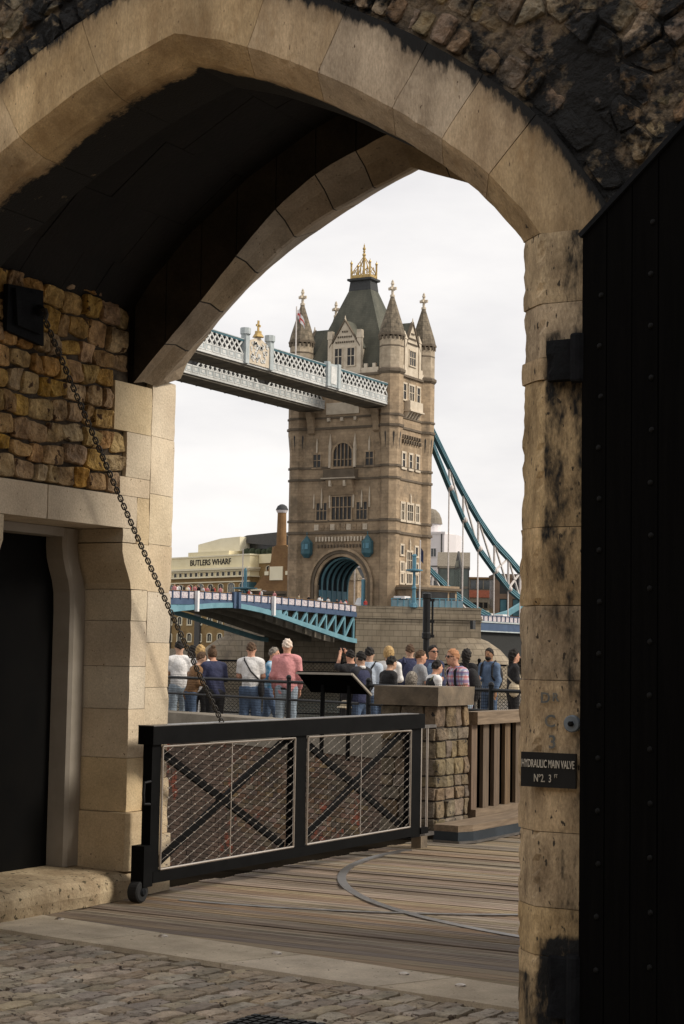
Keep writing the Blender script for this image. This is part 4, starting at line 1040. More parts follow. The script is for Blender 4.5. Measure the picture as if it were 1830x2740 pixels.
# windows
def win(wall, c, w_, z0, z1, lights=2, head=None, trim='tower_trim', out=.16, transom=True, fr=.22, glass='dark_glass'):
    """window with stone surround on the north ('n') or west ('w') wall; head='arch' gives a rounded top"""
    def Pt(u, o, z): return (c + u, YNF - o, z) if wall == 'n' else (XWF + o, c + u, z)
    def bx(mb, u0, u1, o0, o1, za, zb):
        a = Pt(u0, o0, za); b_ = Pt(u1, o1, zb); mb.box(min(a[0], b_[0]), max(a[0], b_[0]), min(a[1], b_[1]), max(a[1], b_[1]), za, zb)
    h = w_ / 2; mb = MB()
    zt = z1 - (h if head == 'arch' else 0)
    bx(mb, -h - fr, -h, 0, out, z0, zt); bx(mb, h, h + fr, 0, out, z0, zt); bx(mb, -h - fr * 1.3, h + fr * 1.3, 0, out + .08, z0 - fr, z0)
    if head != 'arch': bx(mb, -h - fr, h + fr, 0, out + .03, z1, z1 + fr)
    else:
        n = 10
        for k in range(n):
            a0, a1 = math.pi * k / n, math.pi * (k + 1) / n
            r = []
            for a in (a0, a1): r.append([Pt(-h * math.cos(a), 0, zt + h * math.sin(a)), Pt(-(h + fr) * math.cos(a), 0, zt + (h + fr) * math.sin(a)), Pt(-(h + fr) * math.cos(a), out, zt + (h + fr) * math.sin(a)), Pt(-h * math.cos(a), out, zt + h * math.sin(a))])
            mb.loft(r)
    for k in range(1, lights): u = -h + w_ * k / lights; bx(mb, u - .07, u + .07, .03, out - .03, z0, z1 - (.12 if head == 'arch' else 0))
    if transom: zz = z0 + (zt - z0) * .55; bx(mb, -h, h, .03, out - .05, zz - .06, zz + .06)
    W_ = mb.build('window', trim, TW)
    g = MB()
    if head == 'arch':
        pts = [Pt(-h, .03, z0), Pt(h, .03, z0)] + [Pt(h * math.cos(a), .03, zt + h * math.sin(a)) for a in np.linspace(0, math.pi, 11)]; g.add(pts, [tuple(range(len(pts)))])
    else: g.add([Pt(-h, .03, z0), Pt(h, .03, z0), Pt(h, .03, z1), Pt(-h, .03, z1)], [(0, 1, 2, 3)])
    g.build('pane', glass, W_)
    return W_
def pinn(wall, c, o, z0, z1, s=.3):
    def Pt(u, oo): return (c + u, YNF - oo) if wall == 'n' else (XWF + oo, c + u)
    mb = MB(); p = Pt(0, o); mb.ngon(p, s, z0, z1 - (z1 - z0) * .4, n=4); mb.ngon(p, s * 1.2, z1 - (z1 - z0) * .4, z1, n=4, r2=.03); mb.build('pinnacle', 'tower_trim', TW)
win('n', -145.2, 3.6, 33.55, 37.6, 5, 'arch', 'tower_stone', .3, True, .35); win('n', -150.3, 1.4, 33.55, 35.8, 2, None, 'tower_stone', .15); win('n', -140.1, 1.4, 33.55, 35.9, 2, None, 'tower_stone', .15)
for c in (-147.6, -142.8): pinn('n', c, .3, 33.4, 39.2)
for c in (-150.3, -140.1): pinn('n', c, .15, 36.1, 38.6, .18)
win('n', -145.3, 3.8, 24.5, 28.4, 5, None, 'tower_stone', .25); win('n', -149.2, 2.0, 24.5, 27.4, 3, None, 'tower_stone', .18); win('n', -141.4, 2.0, 24.5, 27.4, 3, None, 'tower_stone', .18)
for c, zt in ((-150.7, 29.0), (-149.2, 30.0), (-147.6, 29.5), (-143.0, 29.4), (-141.4, 29.5), (-139.9, 30.0)): pinn('n', c, .16, 26.5, zt, .16)
# balcony on the north face
mb = MB(); mb.box(-148.4, -142.3, YNF - 1.3, YNF, 31.5, 33.0); mb.box(-148.7, -142.0, YNF - 1.5, YNF, 31.2, 31.5); mb.build('balcony', 'tower_string', TW)
mb = MB(); mb.prism_x([(YNF, 31.2), (YNF, 28.6), (YNF - .3, 28.7), (YNF - 1.3, 31.2)], -147.9, -142.9); mb.build('balcony_corbel', 'tower_stone', TW)
for x in (-147.0, -144.2): MB().cbox((x, YNF - 1.2, 30.6), (.4, .5, 1.0)).build('bracket', 'tower_trim', TW)
MB().box(-148.7, -142.0, YNF - 1.56, YNF - 1.4, 31.42, 31.56).build('balcony_edge', 'tower_trim', TW)
# frieze and corbel table over the arch
for k in range(10): 
    x = -150.2 + k * 1.05; mb = MB(); mb.box(x - .42, x + .42, YNF - .12, YNF, 22.75, 23.75); mb.cbox((x, YNF - .14, 23.25), (.35, .1, .35)); mb.build('frieze_panel', 'tower_trim' if k % 3 == 0 else 'tower_stone', TW)
for k in range(17): MB().cbox((-150.0 + k * .62, YNF - .2, 21.2), (.28, .4, .8)).build('corbel', 'tower_trim', TW)
for k in range(16): MB().cbox((-149.7 + k * .62, YNF - .15, 20.0), (.25, .3, .55)).build('corbel', 'tower_string', TW)
for x in (-151.6, -139.8):
    mb = MB(); mb.ngon((x, YNF - .8), 1.0, 18.7, 20.6, n=6); mb.ngon((x, YNF - .8), 1.0, 20.6, 21.7, n=6, r2=.15); mb.ngon((x, YNF - .8), .45, 18.0, 18.7, n=6, r2=1.0); mb.ngon((x, YNF - .8), .08, 21.6, 22.4, n=6); mb.build('lantern_box', 'bridge_dark_teal', TW)
    mb = MB(); mb.cbox((x + .2, YNF - 1.7, 19.9), (1.0, .06, .9)); mb.build('lantern_panel', 'bridge_sky', TW)
# west wall
CW = 266.75
for dy in (-2.6, 0, 2.6): win('w', CW + dy, .95, 33.5, 35.9, 1, None, 'tower_trim', .14, True, .36)
for dy, w_, n in ((-2.75, 1.0, 2), (0, 2.0, 3), (2.75, 1.0, 2)): win('w', CW + dy, w_, 24.6, 27.3, n, None, 'tower_trim', .16, True, .38)
for dy in (-2.7, 2.7): win('w', CW + dy, .9, 18.7, 20.2, 1, None, 'tower_trim', .12, False, .3); win('w', CW + dy, 1.0, 15.9, 17.3, 2, None, 'tower_trim', .12, False, .3); win('w', CW + dy, 1.0, 13.9, 15.4, 2, None, 'tower_trim', .12, False, .3)
win('w', CW, 1.8, 16.2, 19.2, 3, None, 'tower_trim', .16, True, .35); win('w', CW, 1.8, 13.9, 15.5, 3, None, 'tower_trim', .14, False, .3)
pinn('w', CW, .15, 19.5, 21.5, .22); pinn('w', CW, .15, 27.6, 29.3, .2)
for dy in (-3.0, -1.3, 1.3, 3.0): MB().cbox((XWF + .08, CW + dy * 1.12, 15.6), (.16, .35, 3.6)).build('quoin_strip', 'tower_trim', TW)
for dy in (-2.6, 0, 2.6): win('w', CW + dy, 1.0 if dy else 1.8, 45.2, 47.8, 1 if dy else 3, None, 'tower_trim', .14, True, .3)
mb = MB(); mb.box(XWF, XWF + 1.1, CW - 2.4, CW + 2.4, 43.4, 45.0); mb.box(XWF, XWF + 1.3, CW - 2.6, CW + 2.6, 43.15, 43.4); mb.build('balcony', 'tower_trim', TW)
for k in range(5): mb = MB(); mb.prism_y([(XWF, 43.15), (XWF, 41.9), (XWF + .3, 42.2), (XWF + 1.0, 43.15)], CW - 2.2 + k * 1.05 - .2, CW - 2.2 + k * 1.05 + .2); mb.build('balcony_corbel', 'tower_trim', TW)
for k in range(8):
    for j in range(2): MB().cbox((XWF + .2, 263.5 + k * .9 + j * .2, 38.8 - j * .8), (.4, .4, .6)).build('machicolation', 'tower_string', TW)
win('w', 266.0, 2.0, 9.4, 12.2, 1, 'arch', 'tower_stone', .35, False, .45)
# dormers
def dormer(wall):
    def P3(u, o, z): return (-145.2 + u, YNF - o, z) if wall == 'n' else ((XWF + o, CW + u, z) if wall == 'w' else (XEF - o, CW + u, z))
    mb = MB(); W2 = 2.75 if wall == 'n' else 2.6
    poly = [(-W2, 49.42), (W2, 49.42), (W2, 54.2), (0, 58.6), (-W2, 54.2)]
    mb.loft([[P3(u, o, z) for u, z in poly] for o in (.1, -5.5)]); d = mb.build('dormer', 'tower_trim', TW)
    mb = MB()
    for s in (-1, 1): mb.loft([[P3(s * (W2 + .25), o, 54.0), P3(s * (W2 + .25), o, 54.35), P3(0, o, 59.0), P3(0, o, 58.62)] for o in (.3, -.25)])
    mb.build('gable_coping', 'tower_string', d)
    mb = MB()
    for s in (-1, 1): mb.loft([[P3(s * (W2 + .2), o, 54.05), P3(s * (W2 + .2), o, 54.25), P3(0, o, 58.85), P3(0, o, 58.65)] for o in (-.26, -6.5)])
    mb.build('dormer_roof', 'slate', d)
    for s in (-1, 1):
        a = P3(s * (W2 + .1), -.1, 0); mb = MB(); mb.ngon((a[0], a[1]), .55, 49.42, 55.6, n=4); mb.ngon((a[0], a[1]), .68, 55.6, 57.0, n=4, r2=.1 if wall != 'n' else .6); mb.build('dormer_pinnacle', 'tower_trim', d)
    a = P3(0, .1, 0); mb = MB(); mb.ngon((a[0], a[1]), .22, 58.6, 59.6, n=6, r2=.05); mb.build('apex_stone', 'tower_trim', d)
    for i in range(9):
        for j in range(3 - abs(i - 4) // 2):
            q = P3((i - 4) * .42, .15, 55.0 + j * .9); MB().cbox(q, (.22, .22, .3)).build('tracery_stone', 'tower_string', d)
    return d
for wall in ('n', 'w', 'e'): dormer(wall)
for c in (-146.4, -143.95):
    YN0 = YNF; YNF = YN0 - .1; win('n', c, 1.35, 50.9, 53.9, 2, None, 'tower_trim', .14, True, .2); YNF = YN0
XW0 = XWF; XWF = XW0 + .1; win('w', CW, 2.2, 51.3, 53.8, 3, None, 'tower_trim', .14, True, .2); XWF = XW0
# roof
def rect(x0, x1, y0, y1, z): return [(x0, y0, z), (x1, y0, z), (x1, y1, z), (x0, y1, z)]
rcx = -145.5
mb = MB(); mb.loft([rect(XEF + 1.6, XWF - 1.6, YNF + .9, YSF - .9, 49.45), rect(XEF + 1.9, XWF - 1.9, YNF + 1.1, YSF - 1.1, 51.0), rect(rcx - 2.15, rcx + 2.15, YM - 1.45, YM + 1.45, 65.1)])
rf = mb.build('roof', 'slate', TW)
mb = MB(); mb.loft([rect(rcx - 2.17, rcx + 2.17, YM - 1.47, YM + 1.47, 65.1), rect(rcx - 2.0, rcx + 2.0, YM - 1.3, YM + 1.3, 66.7), rect(rcx - 2.4, rcx + 2.4, YM - 1.7, YM + 1.7, 66.9), rect(rcx - 2.4, rcx + 2.4, YM - 1.7, YM + 1.7, 67.25)]); mb.build('roof_cap', 'lead', rf)
cg = MB(); zc = 67.25
for sx in (-1, 1):
    for sy in (-1, 1):
        x, y = rcx + sx * 1.85, YM + sy * 1.2
        cg.ngon((x, y), .17, zc, zc + 2.6, n=6); cg.ball((x, y, zc + 2.8), .28, 6, 4); cg.ngon((x, y), .1, zc + 2.9, zc + 3.4, n=5, r2=.02)
        cg.bar((x, y, zc + .9), (rcx, YM, zc + 4.2), .13)
        cg.bar((x, y, zc + .6), (x - sx * 1.85, y, zc + 2.4), .10); cg.bar((x, y, zc + .6), (x, y - sy * 1.2, zc + 2.0), .10)
    cg.bar((rcx + sx * 1.85, YM - 1.2, zc + .4), (rcx + sx * 1.85, YM + 1.2, zc + .4), .12, .55)
for sy in (-1, 1):
    cg.bar((rcx - 1.85, YM + sy * 1.2, zc + .4), (rcx + 1.85, YM + sy * 1.2, zc + .4), .12, .55)
    for k in range(9): cg.ngon((rcx - 1.6 + k * .4, YM + sy * 1.2), .09, zc + .8, zc + 1.5, n=4, r2=.02)
    cg.ngon((rcx, YM + sy * 1.2), .10, zc, zc + 2.9, n=5)
cg.ngon((rcx, YM), .2, zc, zc + 4.3, n=6); cg.ngon((rcx, YM), .12, zc + 4.2, zc + 6.2, n=6)
for z, r in ((4.4, .34), (5.0, .24), (5.5, .3)): cg.ball((rcx, YM, zc + z), r, 8, 5)
cg.ngon((rcx, YM), .1, zc + 5.5, zc + 6.5, n=5, r2=.02)
cg.build('gilded_crown', 'gold', rf)

# ------------------------------------------------------------------ upper walkways
def walkway(x1, x0, label, near):
    T = thing('upper_walkway', label, 'walkway', ((x0 + x1) / 2, 228, 43.4), 'high level walkways')
    ya, yb = 190.0, 259.0
    MB().box(x0 + .15, x1 - .15, ya, yb + .6, 43.3, 43.62).build('soffit', 'walk_soffit', T)
    MB().box(x0, x1 + .12, ya, yb + 1.6, 43.62, 43.95).build('bottom_cornice', 'bridge_white', T)
    MB().box(x0 + .3, x1 - .3, ya, yb + .6, 43.95, 45.1).build('floor_box', 'pale_blue', T)
    MB().box(x0 + .5, x1 - .5, ya, yb + .6, 46.95, 47.15).build('ceiling', 'pale_blue', T)
    MB().box(x0 + .7, x1 - .7, ya, yb + .6, 45.1, 46.95).build('inner_wall', 'dark_glass', T)
    for y_ in np.arange(ya, yb, 4.1): MB().box(x0 + .3, x1 - .3, y_, y_ + .15, 43.18, 43.3).build('soffit_rib', 'walk_soffit', T)
    for x, s in ((x1, 1), (x0, -1)):
        MB().box(x - .14, x + .14, ya, yb, 46.85, 47.12).build('top_rail', 'bridge_dark_teal', T)
        MB().box(x - .2, x + .2, ya, yb, 47.12, 47.24).build('rail_cap', 'pale_blue', T)
        MB().box(x - .1, x + .1, ya, yb + (1.5 if s > 0 else 0), 43.95, 45.12).build('fascia', 'pale_blue', T)
        if s > 0 or near:
            bar1 = MB(); bar1.bar((0, -.95, 45.12), (0, .95, 46.9), .13, .24); b1 = bar1.mesh('lattice_bar', 'bridge_white')
            bar2 = MB(); bar2.bar((.05, .95, 45.12), (.05, -.95, 46.9), .13, .24); b2 = bar2.mesh('lattice_bar', 'bridge_white')
            y = yb - 1.0
            while y > ya + 1:
                if not any(a < y < c for a, c in ((213.6, 221.5), (238.0, 242.0))):
                    inst('lattice_bar', b1, T, (x, y, 0)); inst('lattice_bar', b2, T, (x, y, 0))
                y -= 1.3
        if s > 0:
            pm = MB(); pm.box(.1, .17, -.9, -.78, 43.98, 45.1); pm.box(.1, .17, .78, .9, 43.98, 45.1); pm.box(.1, .16, -.78, .78, 44.9, 45.1); pm.box(.1, .16, -.78, .78, 43.98, 44.15); pm.box(.1, .14, -.4, .4, 44.3, 44.75)
            pm = pm.mesh('fascia_panel', 'bridge_white'); y = yb + .4
            while y > ya + 1: inst('fascia_panel', pm, T, (x, y, 0)); y -= 1.96
            if near:
                for yc, hw in ((240.0, 1.9),):
                    mb = MB(); mb.box(x - .2, x + .32, yc - hw, yc + hw, 43.9, 47.5); mb.box(x - .25, x + .5, yc - hw - .2, yc - hw + .6, 43.8, 47.7); mb.box(x - .25, x + .5, yc + hw - .6, yc + hw + .2, 43.8, 47.7); mb.build('panel_pier', 'pale_blue', T)
                    mb = MB(); mb.box(x + .32, x + .40, yc - .9, yc + .9, 44.3, 47.1); mb.build('shield_panel', 'bridge_white', T)
                yc = 217.6
                for dy in (-3.4, 3.4):
                    mb = MB(); mb.box(x - .4, x + .5, yc + dy - .5, yc + dy + .5, 43.7, 48.0); mb.ngon((x + .05, yc + dy), .8, 48.0, 48.9, n=8); mb.build('crest_post', 'pale_blue', T)
                poly = [(yc - 2.9, 43.9), (yc + 2.9, 43.9), (yc + 2.9, 46.8), (yc + 2.2, 47.3), (yc + .8, 47.8), (yc, 48.2), (yc - .8, 47.8), (yc - 2.2, 47.3), (yc - 2.9, 46.8)]
                mb = MB(); mb.prism_x(poly, x - .1, x + .3); cp = mb.build('crest_panel', 'tower_trim', T)
                mb = MB(); random.seed(5)
                for k in range(60): yy = yc + random.uniform(-2.2, 2.2); zz = random.uniform(44.3, 47.2); mb.cbox((x + .34, yy, zz), (.12, random.uniform(.2, .5), random.uniform(.2, .5)))
                mb.build('coat_of_arms', 'bridge_white', cp)
                mb = MB(); mb.ngon((x + .1, yc), .9, 48.1, 48.7, n=8, r2=.5); mb.ngon((x + .1, yc), .5, 48.7, 49.0, n=8); mb.box(x, x + .2, yc - .16, yc + .16, 49.0, 50.6); mb.box(x, x + .2, yc - .55, yc + .55, 49.7, 50.0); mb.build('gilt_cross', 'gold', cp)
    return T
walkway(-136.4, -141.1, 'nearer white and pale blue lattice walkway high on the tower, with crest panel', True)
walkway(-149.1, -153.8, 'farther lattice walkway, lower in view behind the crested one', False)
for x in (-138.7, -151.4):
    mb = MB(); mb.prism_x([(YNF, 43.0), (YNF, 39.2), (YNF - .5, 39.5), (YNF - .7, 41), (YNF - 1.6, 43.0)], x - .6, x + .6); mb.build('walkway_corbel', 'tower_stone', TW)
MB().box(-148.6, -142.2, YNF - .2, YNF, 42.6, 44.6).build('wall_panel', 'tower_trim', TW)
for k in range(3): MB().cbox((-148.0 + k * 2.6, YNF - .25, 41.7), (.5, .5, .6)).build('corbel', 'tower_trim', TW)
# flag on the walkway
fl_ = thing('walkway_flag', 'white flag with a red cross on a tall thin pole above the walkway', 'flag', (-136.2, 227.5, 43))
fp = at(787, 990, 270); 
bx_, by_ = -137.0, 229.7
mb = MB(); mb.tube([(bx_, by_, 44), (bx_, by_, 55.0)], .10, 6); mb.build('flagpole', 'rod_white', fl_)
mb = MB(); vs = []; fs = []; mi = []
nu, nv = 14, 8
for i in range(nu + 1):
    for j in range(nv + 1):
        u = i / nu; v = j / nv
        vs.append((bx_ + .1 + u * 1.25, by_ + .2 * math.sin(u * 7 + v), 54.4 - v * 1.4 - u * u * 1.7 + .15 * math.sin(u * 9)))
for i in range(nu):
    for j in range(nv):
        k = i * (nv + 1) + j; red = (5 <= i <= 7 and True) or (j in (3, 4)); mb.add([vs[k], vs[k + nv + 1], vs[k + nv + 2], vs[k + 1]], [(0, 1, 2, 3)], 1 if red else 0)
mb.build('flag_cloth', ['flag_white', 'flag_red'], fl_)

# ------------------------------------------------------------------ bascules
XB0, XB1 = -153.6, -136.84
def ztop(y): return 10.22 - .00042 * (y - 213.7) ** 2 if y > 213.7 else 10.22 - .0007 * (y - 213.7) ** 2
def zlow(y): 
    return interp([190, 198.9, 208, 213.7, 220, 226.6, 237, 248.5], [6.3, 7.25, 8.0, 8.2, 7.75, 6.91, 5.3, 3.6], y)
def bascule(ya, yb, label):
    T = thing('bascule_leaf', label, 'bridge leaf', ((XB0 + XB1) / 2, (ya + yb) / 2, 8), 'bascule leaves')
    ys = np.linspace(ya, yb, 12)
    mb = MB(); mb.loft([[(XB0 + .4, y, ztop(y) - 1.6), (XB1 - .4, y, ztop(y) - 1.6), (XB1 - .4, y, ztop(y) - 1.3), (XB0 + .4, y, ztop(y) - 1.3)] for y in ys]); mb.build('deck', 'walk_soffit', T)
    for y_ in np.arange(ya + 1, yb - 1, 3.0):
        mb = MB(); mb.bar((XB0 + .4, y_, ztop(y_) - 1.8), (XB1 - .4, y_, ztop(y_) - 1.8), .3, .5); mb.build('floor_beam', 'concrete', T)
    for x in (XB1, XB0):
        s = 1 if x == XB1 else -1
        mb = MB(); mb.loft([[(x - .2, y, ztop(y) - 1.95), (x + .2, y, ztop(y) - 1.95), (x + .2, y, ztop(y) - 1.25), (x - .2, y, ztop(y) - 1.25)] for y in ys]); mb.build('edge_beam', 'bridge_blue', T)
        mb = MB(); mb.loft([[(x - .05, y, ztop(y) - 1.26), (x + .05, y, ztop(y) - 1.26), (x + .05, y, ztop(y) - .08), (x - .05, y, ztop(y) - .08)] for y in ys]); mb.build('parapet_back', 'bridge_blue', T)
        mb = MB(); mb.loft([[(x - .14, y, ztop(y) - .09), (x + .14, y, ztop(y) - .09), (x + .14, y, ztop(y)), (x - .14, y, ztop(y))] for y in ys]); mb.build('handrail', 'brew_brick', T)
        mb = MB(); mb.loft([[(x - .3, y, zlow(y) - .1), (x + .3, y, zlow(y) - .1), (x + .3, y, zlow(y) + .62), (x - .3, y, zlow(y) + .62)] for y in ys]); mb.build('lower_chord', 'bridge_teal', T)
    for x in (XB1 - 4.2, XB1 - 8.4, XB1 - 12.6):
        mb = MB(); mb.loft([[(x - .2, y, zlow(y)), (x + .2, y, zlow(y)), (x + .2, y, ztop(y) - 1.6), (x - .2, y, ztop(y) - 1.6)] for y in ys if ya + 0 <= y <= yb]); mb.build('inner_girder', 'walk_soffit', T)
    y = yb - 1.0; i = 0
    while y > ya + 1:
        zc = ztop(y); k = (ztop(y + .9) - ztop(y - .9)) / 1.8
        pm = MB(); x = XB1
        ring = lambda u0, u1, z0, z1, o0, o1: [(x + o0, y + u0, zc + z0 + k * u0), (x + o1, y + u0, zc + z0 + k * u0), (x + o1, y + u0, zc + z1 + k * u0), (x + o0, y + u0, zc + z1 + k * u0)]
        pm.loft([ring(-.82, 0, -1.08, -.22, .04, .12), ring(.82, 0, -1.08, -.22, .04, .12)]); p_ = pm.build('parapet_panel', 'quatrefoil', T)
        q = MB(); q.loft([ring(-1.10, 0, -1.3, -.05, .0, .24), ring(-.88, 0, -1.3, -.05, .0, .24)]); q.build('parapet_post', 'bridge_blue', T)
        y -= 1.96; i += 1
    # truss web
    y = yb - .8
    while y > ya + 2:
        gap = ztop(y) - 1.95 - zlow(y) - .6
        if gap > .55:
            mb = MB(); mb.bar((XB1, y, zlow(y) + .5), (XB1, y, ztop(y) - 1.9), .3, .3); mb.build('web_post', 'bridge_teal', T)
            y2 = y - max(1.2, min(3.0, gap)) if yb > 215 else y + max(1.2, min(3.0, gap))
            if ya < y2 < yb:
                mb = MB(); mb.bar((XB1, y, zlow(y) + .5 if 0 else ztop(y) - 2.0), (XB1, y2, zlow(y2) + .4), .3, .34); mb.build('web_brace', 'bridge_teal', T)
            for dx in (-4.2,):
                mb = MB(); mb.bar((XB1 + dx + .3, y, zlow(y)), (XB1 + dx + .3, y, ztop(y) - 1.6), .5, .7); mb.build('inner_post', 'concrete', T)
        else:
            mb = MB(); mb.loft([[(XB1 - .1, yy, zlow(yy) + .5), (XB1 + .1, yy, zlow(yy) + .5), (XB1 + .1, yy, ztop(yy) - 1.9), (XB1 - .1, yy, ztop(yy) - 1.9)] for yy in (y - 1.55, y + 1.5)]); mb.build('web_plate', 'bridge_teal', T)
        y -= 3.0
    return T
m = mat('quatrefoil', (.58, .53, .52), (.28, .23, .28), scale=4.2, lo=.38, hi=.56, bump=0)
bascule(214.1, 250.0, 'right bascule leaf of the bridge, blue parapet over a teal truss')
bascule(189.0, 213.4, 'left bascule leaf of the bridge, meeting the other at mid river')
for i, y in enumerate((213.0, 214.3)):
    o = MB().box(XB1 - .2, XB1 + .5, y - .28, y + .28, 8.0, 10.35).build('joint_post', 'bridge_blue', None); tag(o, ('left', 'right')[i] + ' blue post where the two bascule leaves meet', 'post', 'posts at the leaf joint')
for i, y in enumerate((203.2, 223.6)):
    o = MB().box(XB1 + .25, XB1 + .75, y - .22, y + .22, 7.25, 10.1).build('marker_board', 'car_white', None); tag(o, ('left', 'right')[i] + ' tall white marker board hung on the bascule parapet', 'marker board', 'marker boards on the bascules')

# ------------------------------------------------------------------ pier
PP = thing('bridge_pier', 'massive coursed stone bridge pier with a domed cutwater', 'pier', (XM, YM, -5))
wp = [(XB1, 250.0), (-120.5, 262.9), (-121.6, 264.6), (XB1, 285.0)]
ep = [(2 * XM - x, y) for x, y in reversed(wp)]
def ex(poly, e):
    cx = sum(p[0] for p in poly) / len(poly); cy = sum(p[1] for p in poly) / len(poly)
    return [(x + (x - cx) / math.hypot(x - cx, y - cy) * e, y + (y - cy) / math.hypot(x - cx, y - cy) * e) for x, y in poly]
for poly in (wp, ep):
    mb = MB(); mb.prism(poly, -6, 9.55); mb.build('pier_wall', 'bridge_pier', PP)
    for z0, z1, e in ((7.9, 8.15, .25), (7.55, 7.85, .4), (7.2, 7.45, .2), (9.25, 9.6, .12)): mb = MB(); mb.prism(ex(poly, e), z0, z1); mb.build('moulding', 'bridge_pier', PP)
MB().box(2 * XM - XB1, XB1, 256.0, 285.0, -6, 8.9).build('chamber_wall', 'bridge_pier', PP)
MB().box(2 * XM - XB1 + .1, XB1 - .1, 250.2, 285.0, 8.35, 8.95).build('road_deck', 'asphalt', PP)
for s in (1, -1):
    mb = MB(); cx = XM + s * (-124.5 - XM); mb.ball((cx, 263.5, -6.0), 1, 28, 14, sc=(11.0, 8.5, 11.3)); mb.build('cutwater', 'bridge_pier', PP, smooth=True)
for i, px in enumerate((1265,)): MB().cbox(at(px, 1672, 283.2), (.5, 1.0, 1.4)).build('slot', 'dark_glass', PP)

# ------------------------------------------------------------------ suspension chains and shore span
UY = [275.0, 282.5, 288.5, 295.1, 302.4, 309.0, 314.7, 324, 334, 343]; UZ = [41.2, 35.4, 31.1, 26.9, 23.0, 20.5, 18.1, 14.6, 11.9, 10.2]
LZ = [38.8, 31.7, 26.4, 21.55, 17.8, 14.7, 13.0, 11.0, 10.0, 9.6]
def chain_girder(x, label):
    T = thing('suspension_chain', label, 'suspension chain', (x, 300, 9), 'suspension chains')
    for zz, h, nm in ((UZ, .95, 'upper_chord'), (LZ, .88, 'lower_chord')):
        pts = list(zip(UY, zz)); 
        mb = MB(); mb.loft([[(x - .35, y, z - h / 2), (x + .35, y, z - h / 2), (x + .35, y, z + h / 2), (x - .35, y, z + h / 2)] for y, z in pts]); c = mb.build(nm, 'bridge_dark_teal', T)
        for o in (-h / 2, h / 2, 0.0):
            mb = MB(); mb.loft([[(x + .35, y, z + o - .07), (x + .47, y, z + o - .07), (x + .47, y, z + o + .07), (x + .35, y, z + o + .07)] for y, z in pts]); mb.build('flange', 'bridge_teal', c)
    for i in range(1, len(UY) - 1):
        y = UY[i]
        mb = MB(); mb.bar((x, y, LZ[i]), (x, y, UZ[i]), .35, .35); mb.build('web_post', 'rod_white', T)
        mb = MB(); mb.bar((x, y, UZ[i]), (x, UY[i + 1], LZ[i + 1]), .3, .3); mb.build('web_brace', 'rod_white', T)
        if i > 3: mb = MB(); mb.bar((x, y, LZ[i]), (x, UY[i + 1], UZ[i + 1]), .3, .3); mb.build('web_brace', 'rod_white', T)
        mb = MB(); mb.ball((x + .4, y, LZ[i]), .55, 8, 6); mb.build('joint_boss', 'rod_white', T)
        mb = MB(); mb.tube([(x, y, 8.5), (x, y, LZ[i])], .13, 6); mb.build('hanger_rod', 'rod_white', T)
    mb = MB(); mb.loft([[(x - .35, y, z - .6), (x + .35, y, z - .6), (x + .35, y, z + .6), (x - .35, y, z + .6)] for y, z in ((343, 9.9), (352, 11.2), (362, 14.0), (372, 18.5))]); mb.build('shore_chain', 'bridge_teal', T)
    mb = MB(); mb.ball((x, 343, 9.9), 1.1, 10, 8); mb.build('link_boss', 'rod_white', T)
    return T
chain_girder(-136.0, 'nearer teal suspension chain with white hangers, sweeping down from the tower')
chain_girder(-155.0, 'farther teal suspension chain, low behind the pier cabin')
ss = thing('shore_span', 'blue parapeted side span of the bridge right of the pier', 'bridge span', (XM, 315, 8))
MB().box(-155.5, -135.6, 285.0, 372, 7.6, 8.3).build('deck', 'asphalt', ss)
for z0, z1, m, o in ((6.5, 7.1, 'bridge_blue', .3), (7.1, 8.0, 'bridge_blue', .15), (8.0, 8.25, 'pale_blue', .32), (9.25, 9.4, 'bridge_blue', .2), (6.3, 6.5, 'pale_blue', .35)):
    MB().box(-135.6, -135.6 + o, 284.0, 372, z0, z1).build('edge_beam', m, ss)
pm = MB().box(-135.58, -135.5, -.82, .82, 8.3, 9.22).mesh('parapet_panel', 'quatrefoil'); pq = MB().box(-135.6, -135.36, -.1, .1, 8.2, 9.4).mesh('parapet_post', 'bridge_blue')
for i in range(26): inst('parapet_panel', pm, ss, (0, 286 + i * 1.96, 0)); inst('parapet_post', pq, ss, (0, 285.02 + i * 1.96, 0))
MB().box(-155, -136, 284, 372, 1.5, 6.3).build('underside', 'bridge_shadow_steel', ss)

ab = thing('abutment_tower', 'small stone abutment tower where the chains come ashore', 'tower', (XM, 378, 2))
arch_cols([(-150.5, 12.5)] + [(-145.5 - 5.0 * math.cos(math.pi * i / 10), 13.0 + 4.2 * math.sin(math.pi * i / 10)) for i in range(1, 10)] + [(-140.5, 12.5)], -158, -133, 2, 24.5, 372.5, 384).build('wall', 'tower_stone', ab)
MB().box(-158.3, -132.7, 372.2, 384.3, 24.5, 25.2).build('cornice', 'tower_string', ab)
for x in (-157, -134):
    for y in (373.5, 383): mb = MB(); mb.ngon((x, y), 1.6, 25.2, 27.5); mb.ngon((x, y), 1.7, 27.5, 31.5, r2=.1); mb.build('pinnacle', 'spire_stone', ab)
mb = MB(); mb.loft([[(-156, y, 25.2), (-135, y, 25.2), (-145.5, y, 32.0)] for y in (374, 382.5)]); mb.build('roof', 'slate', ab)
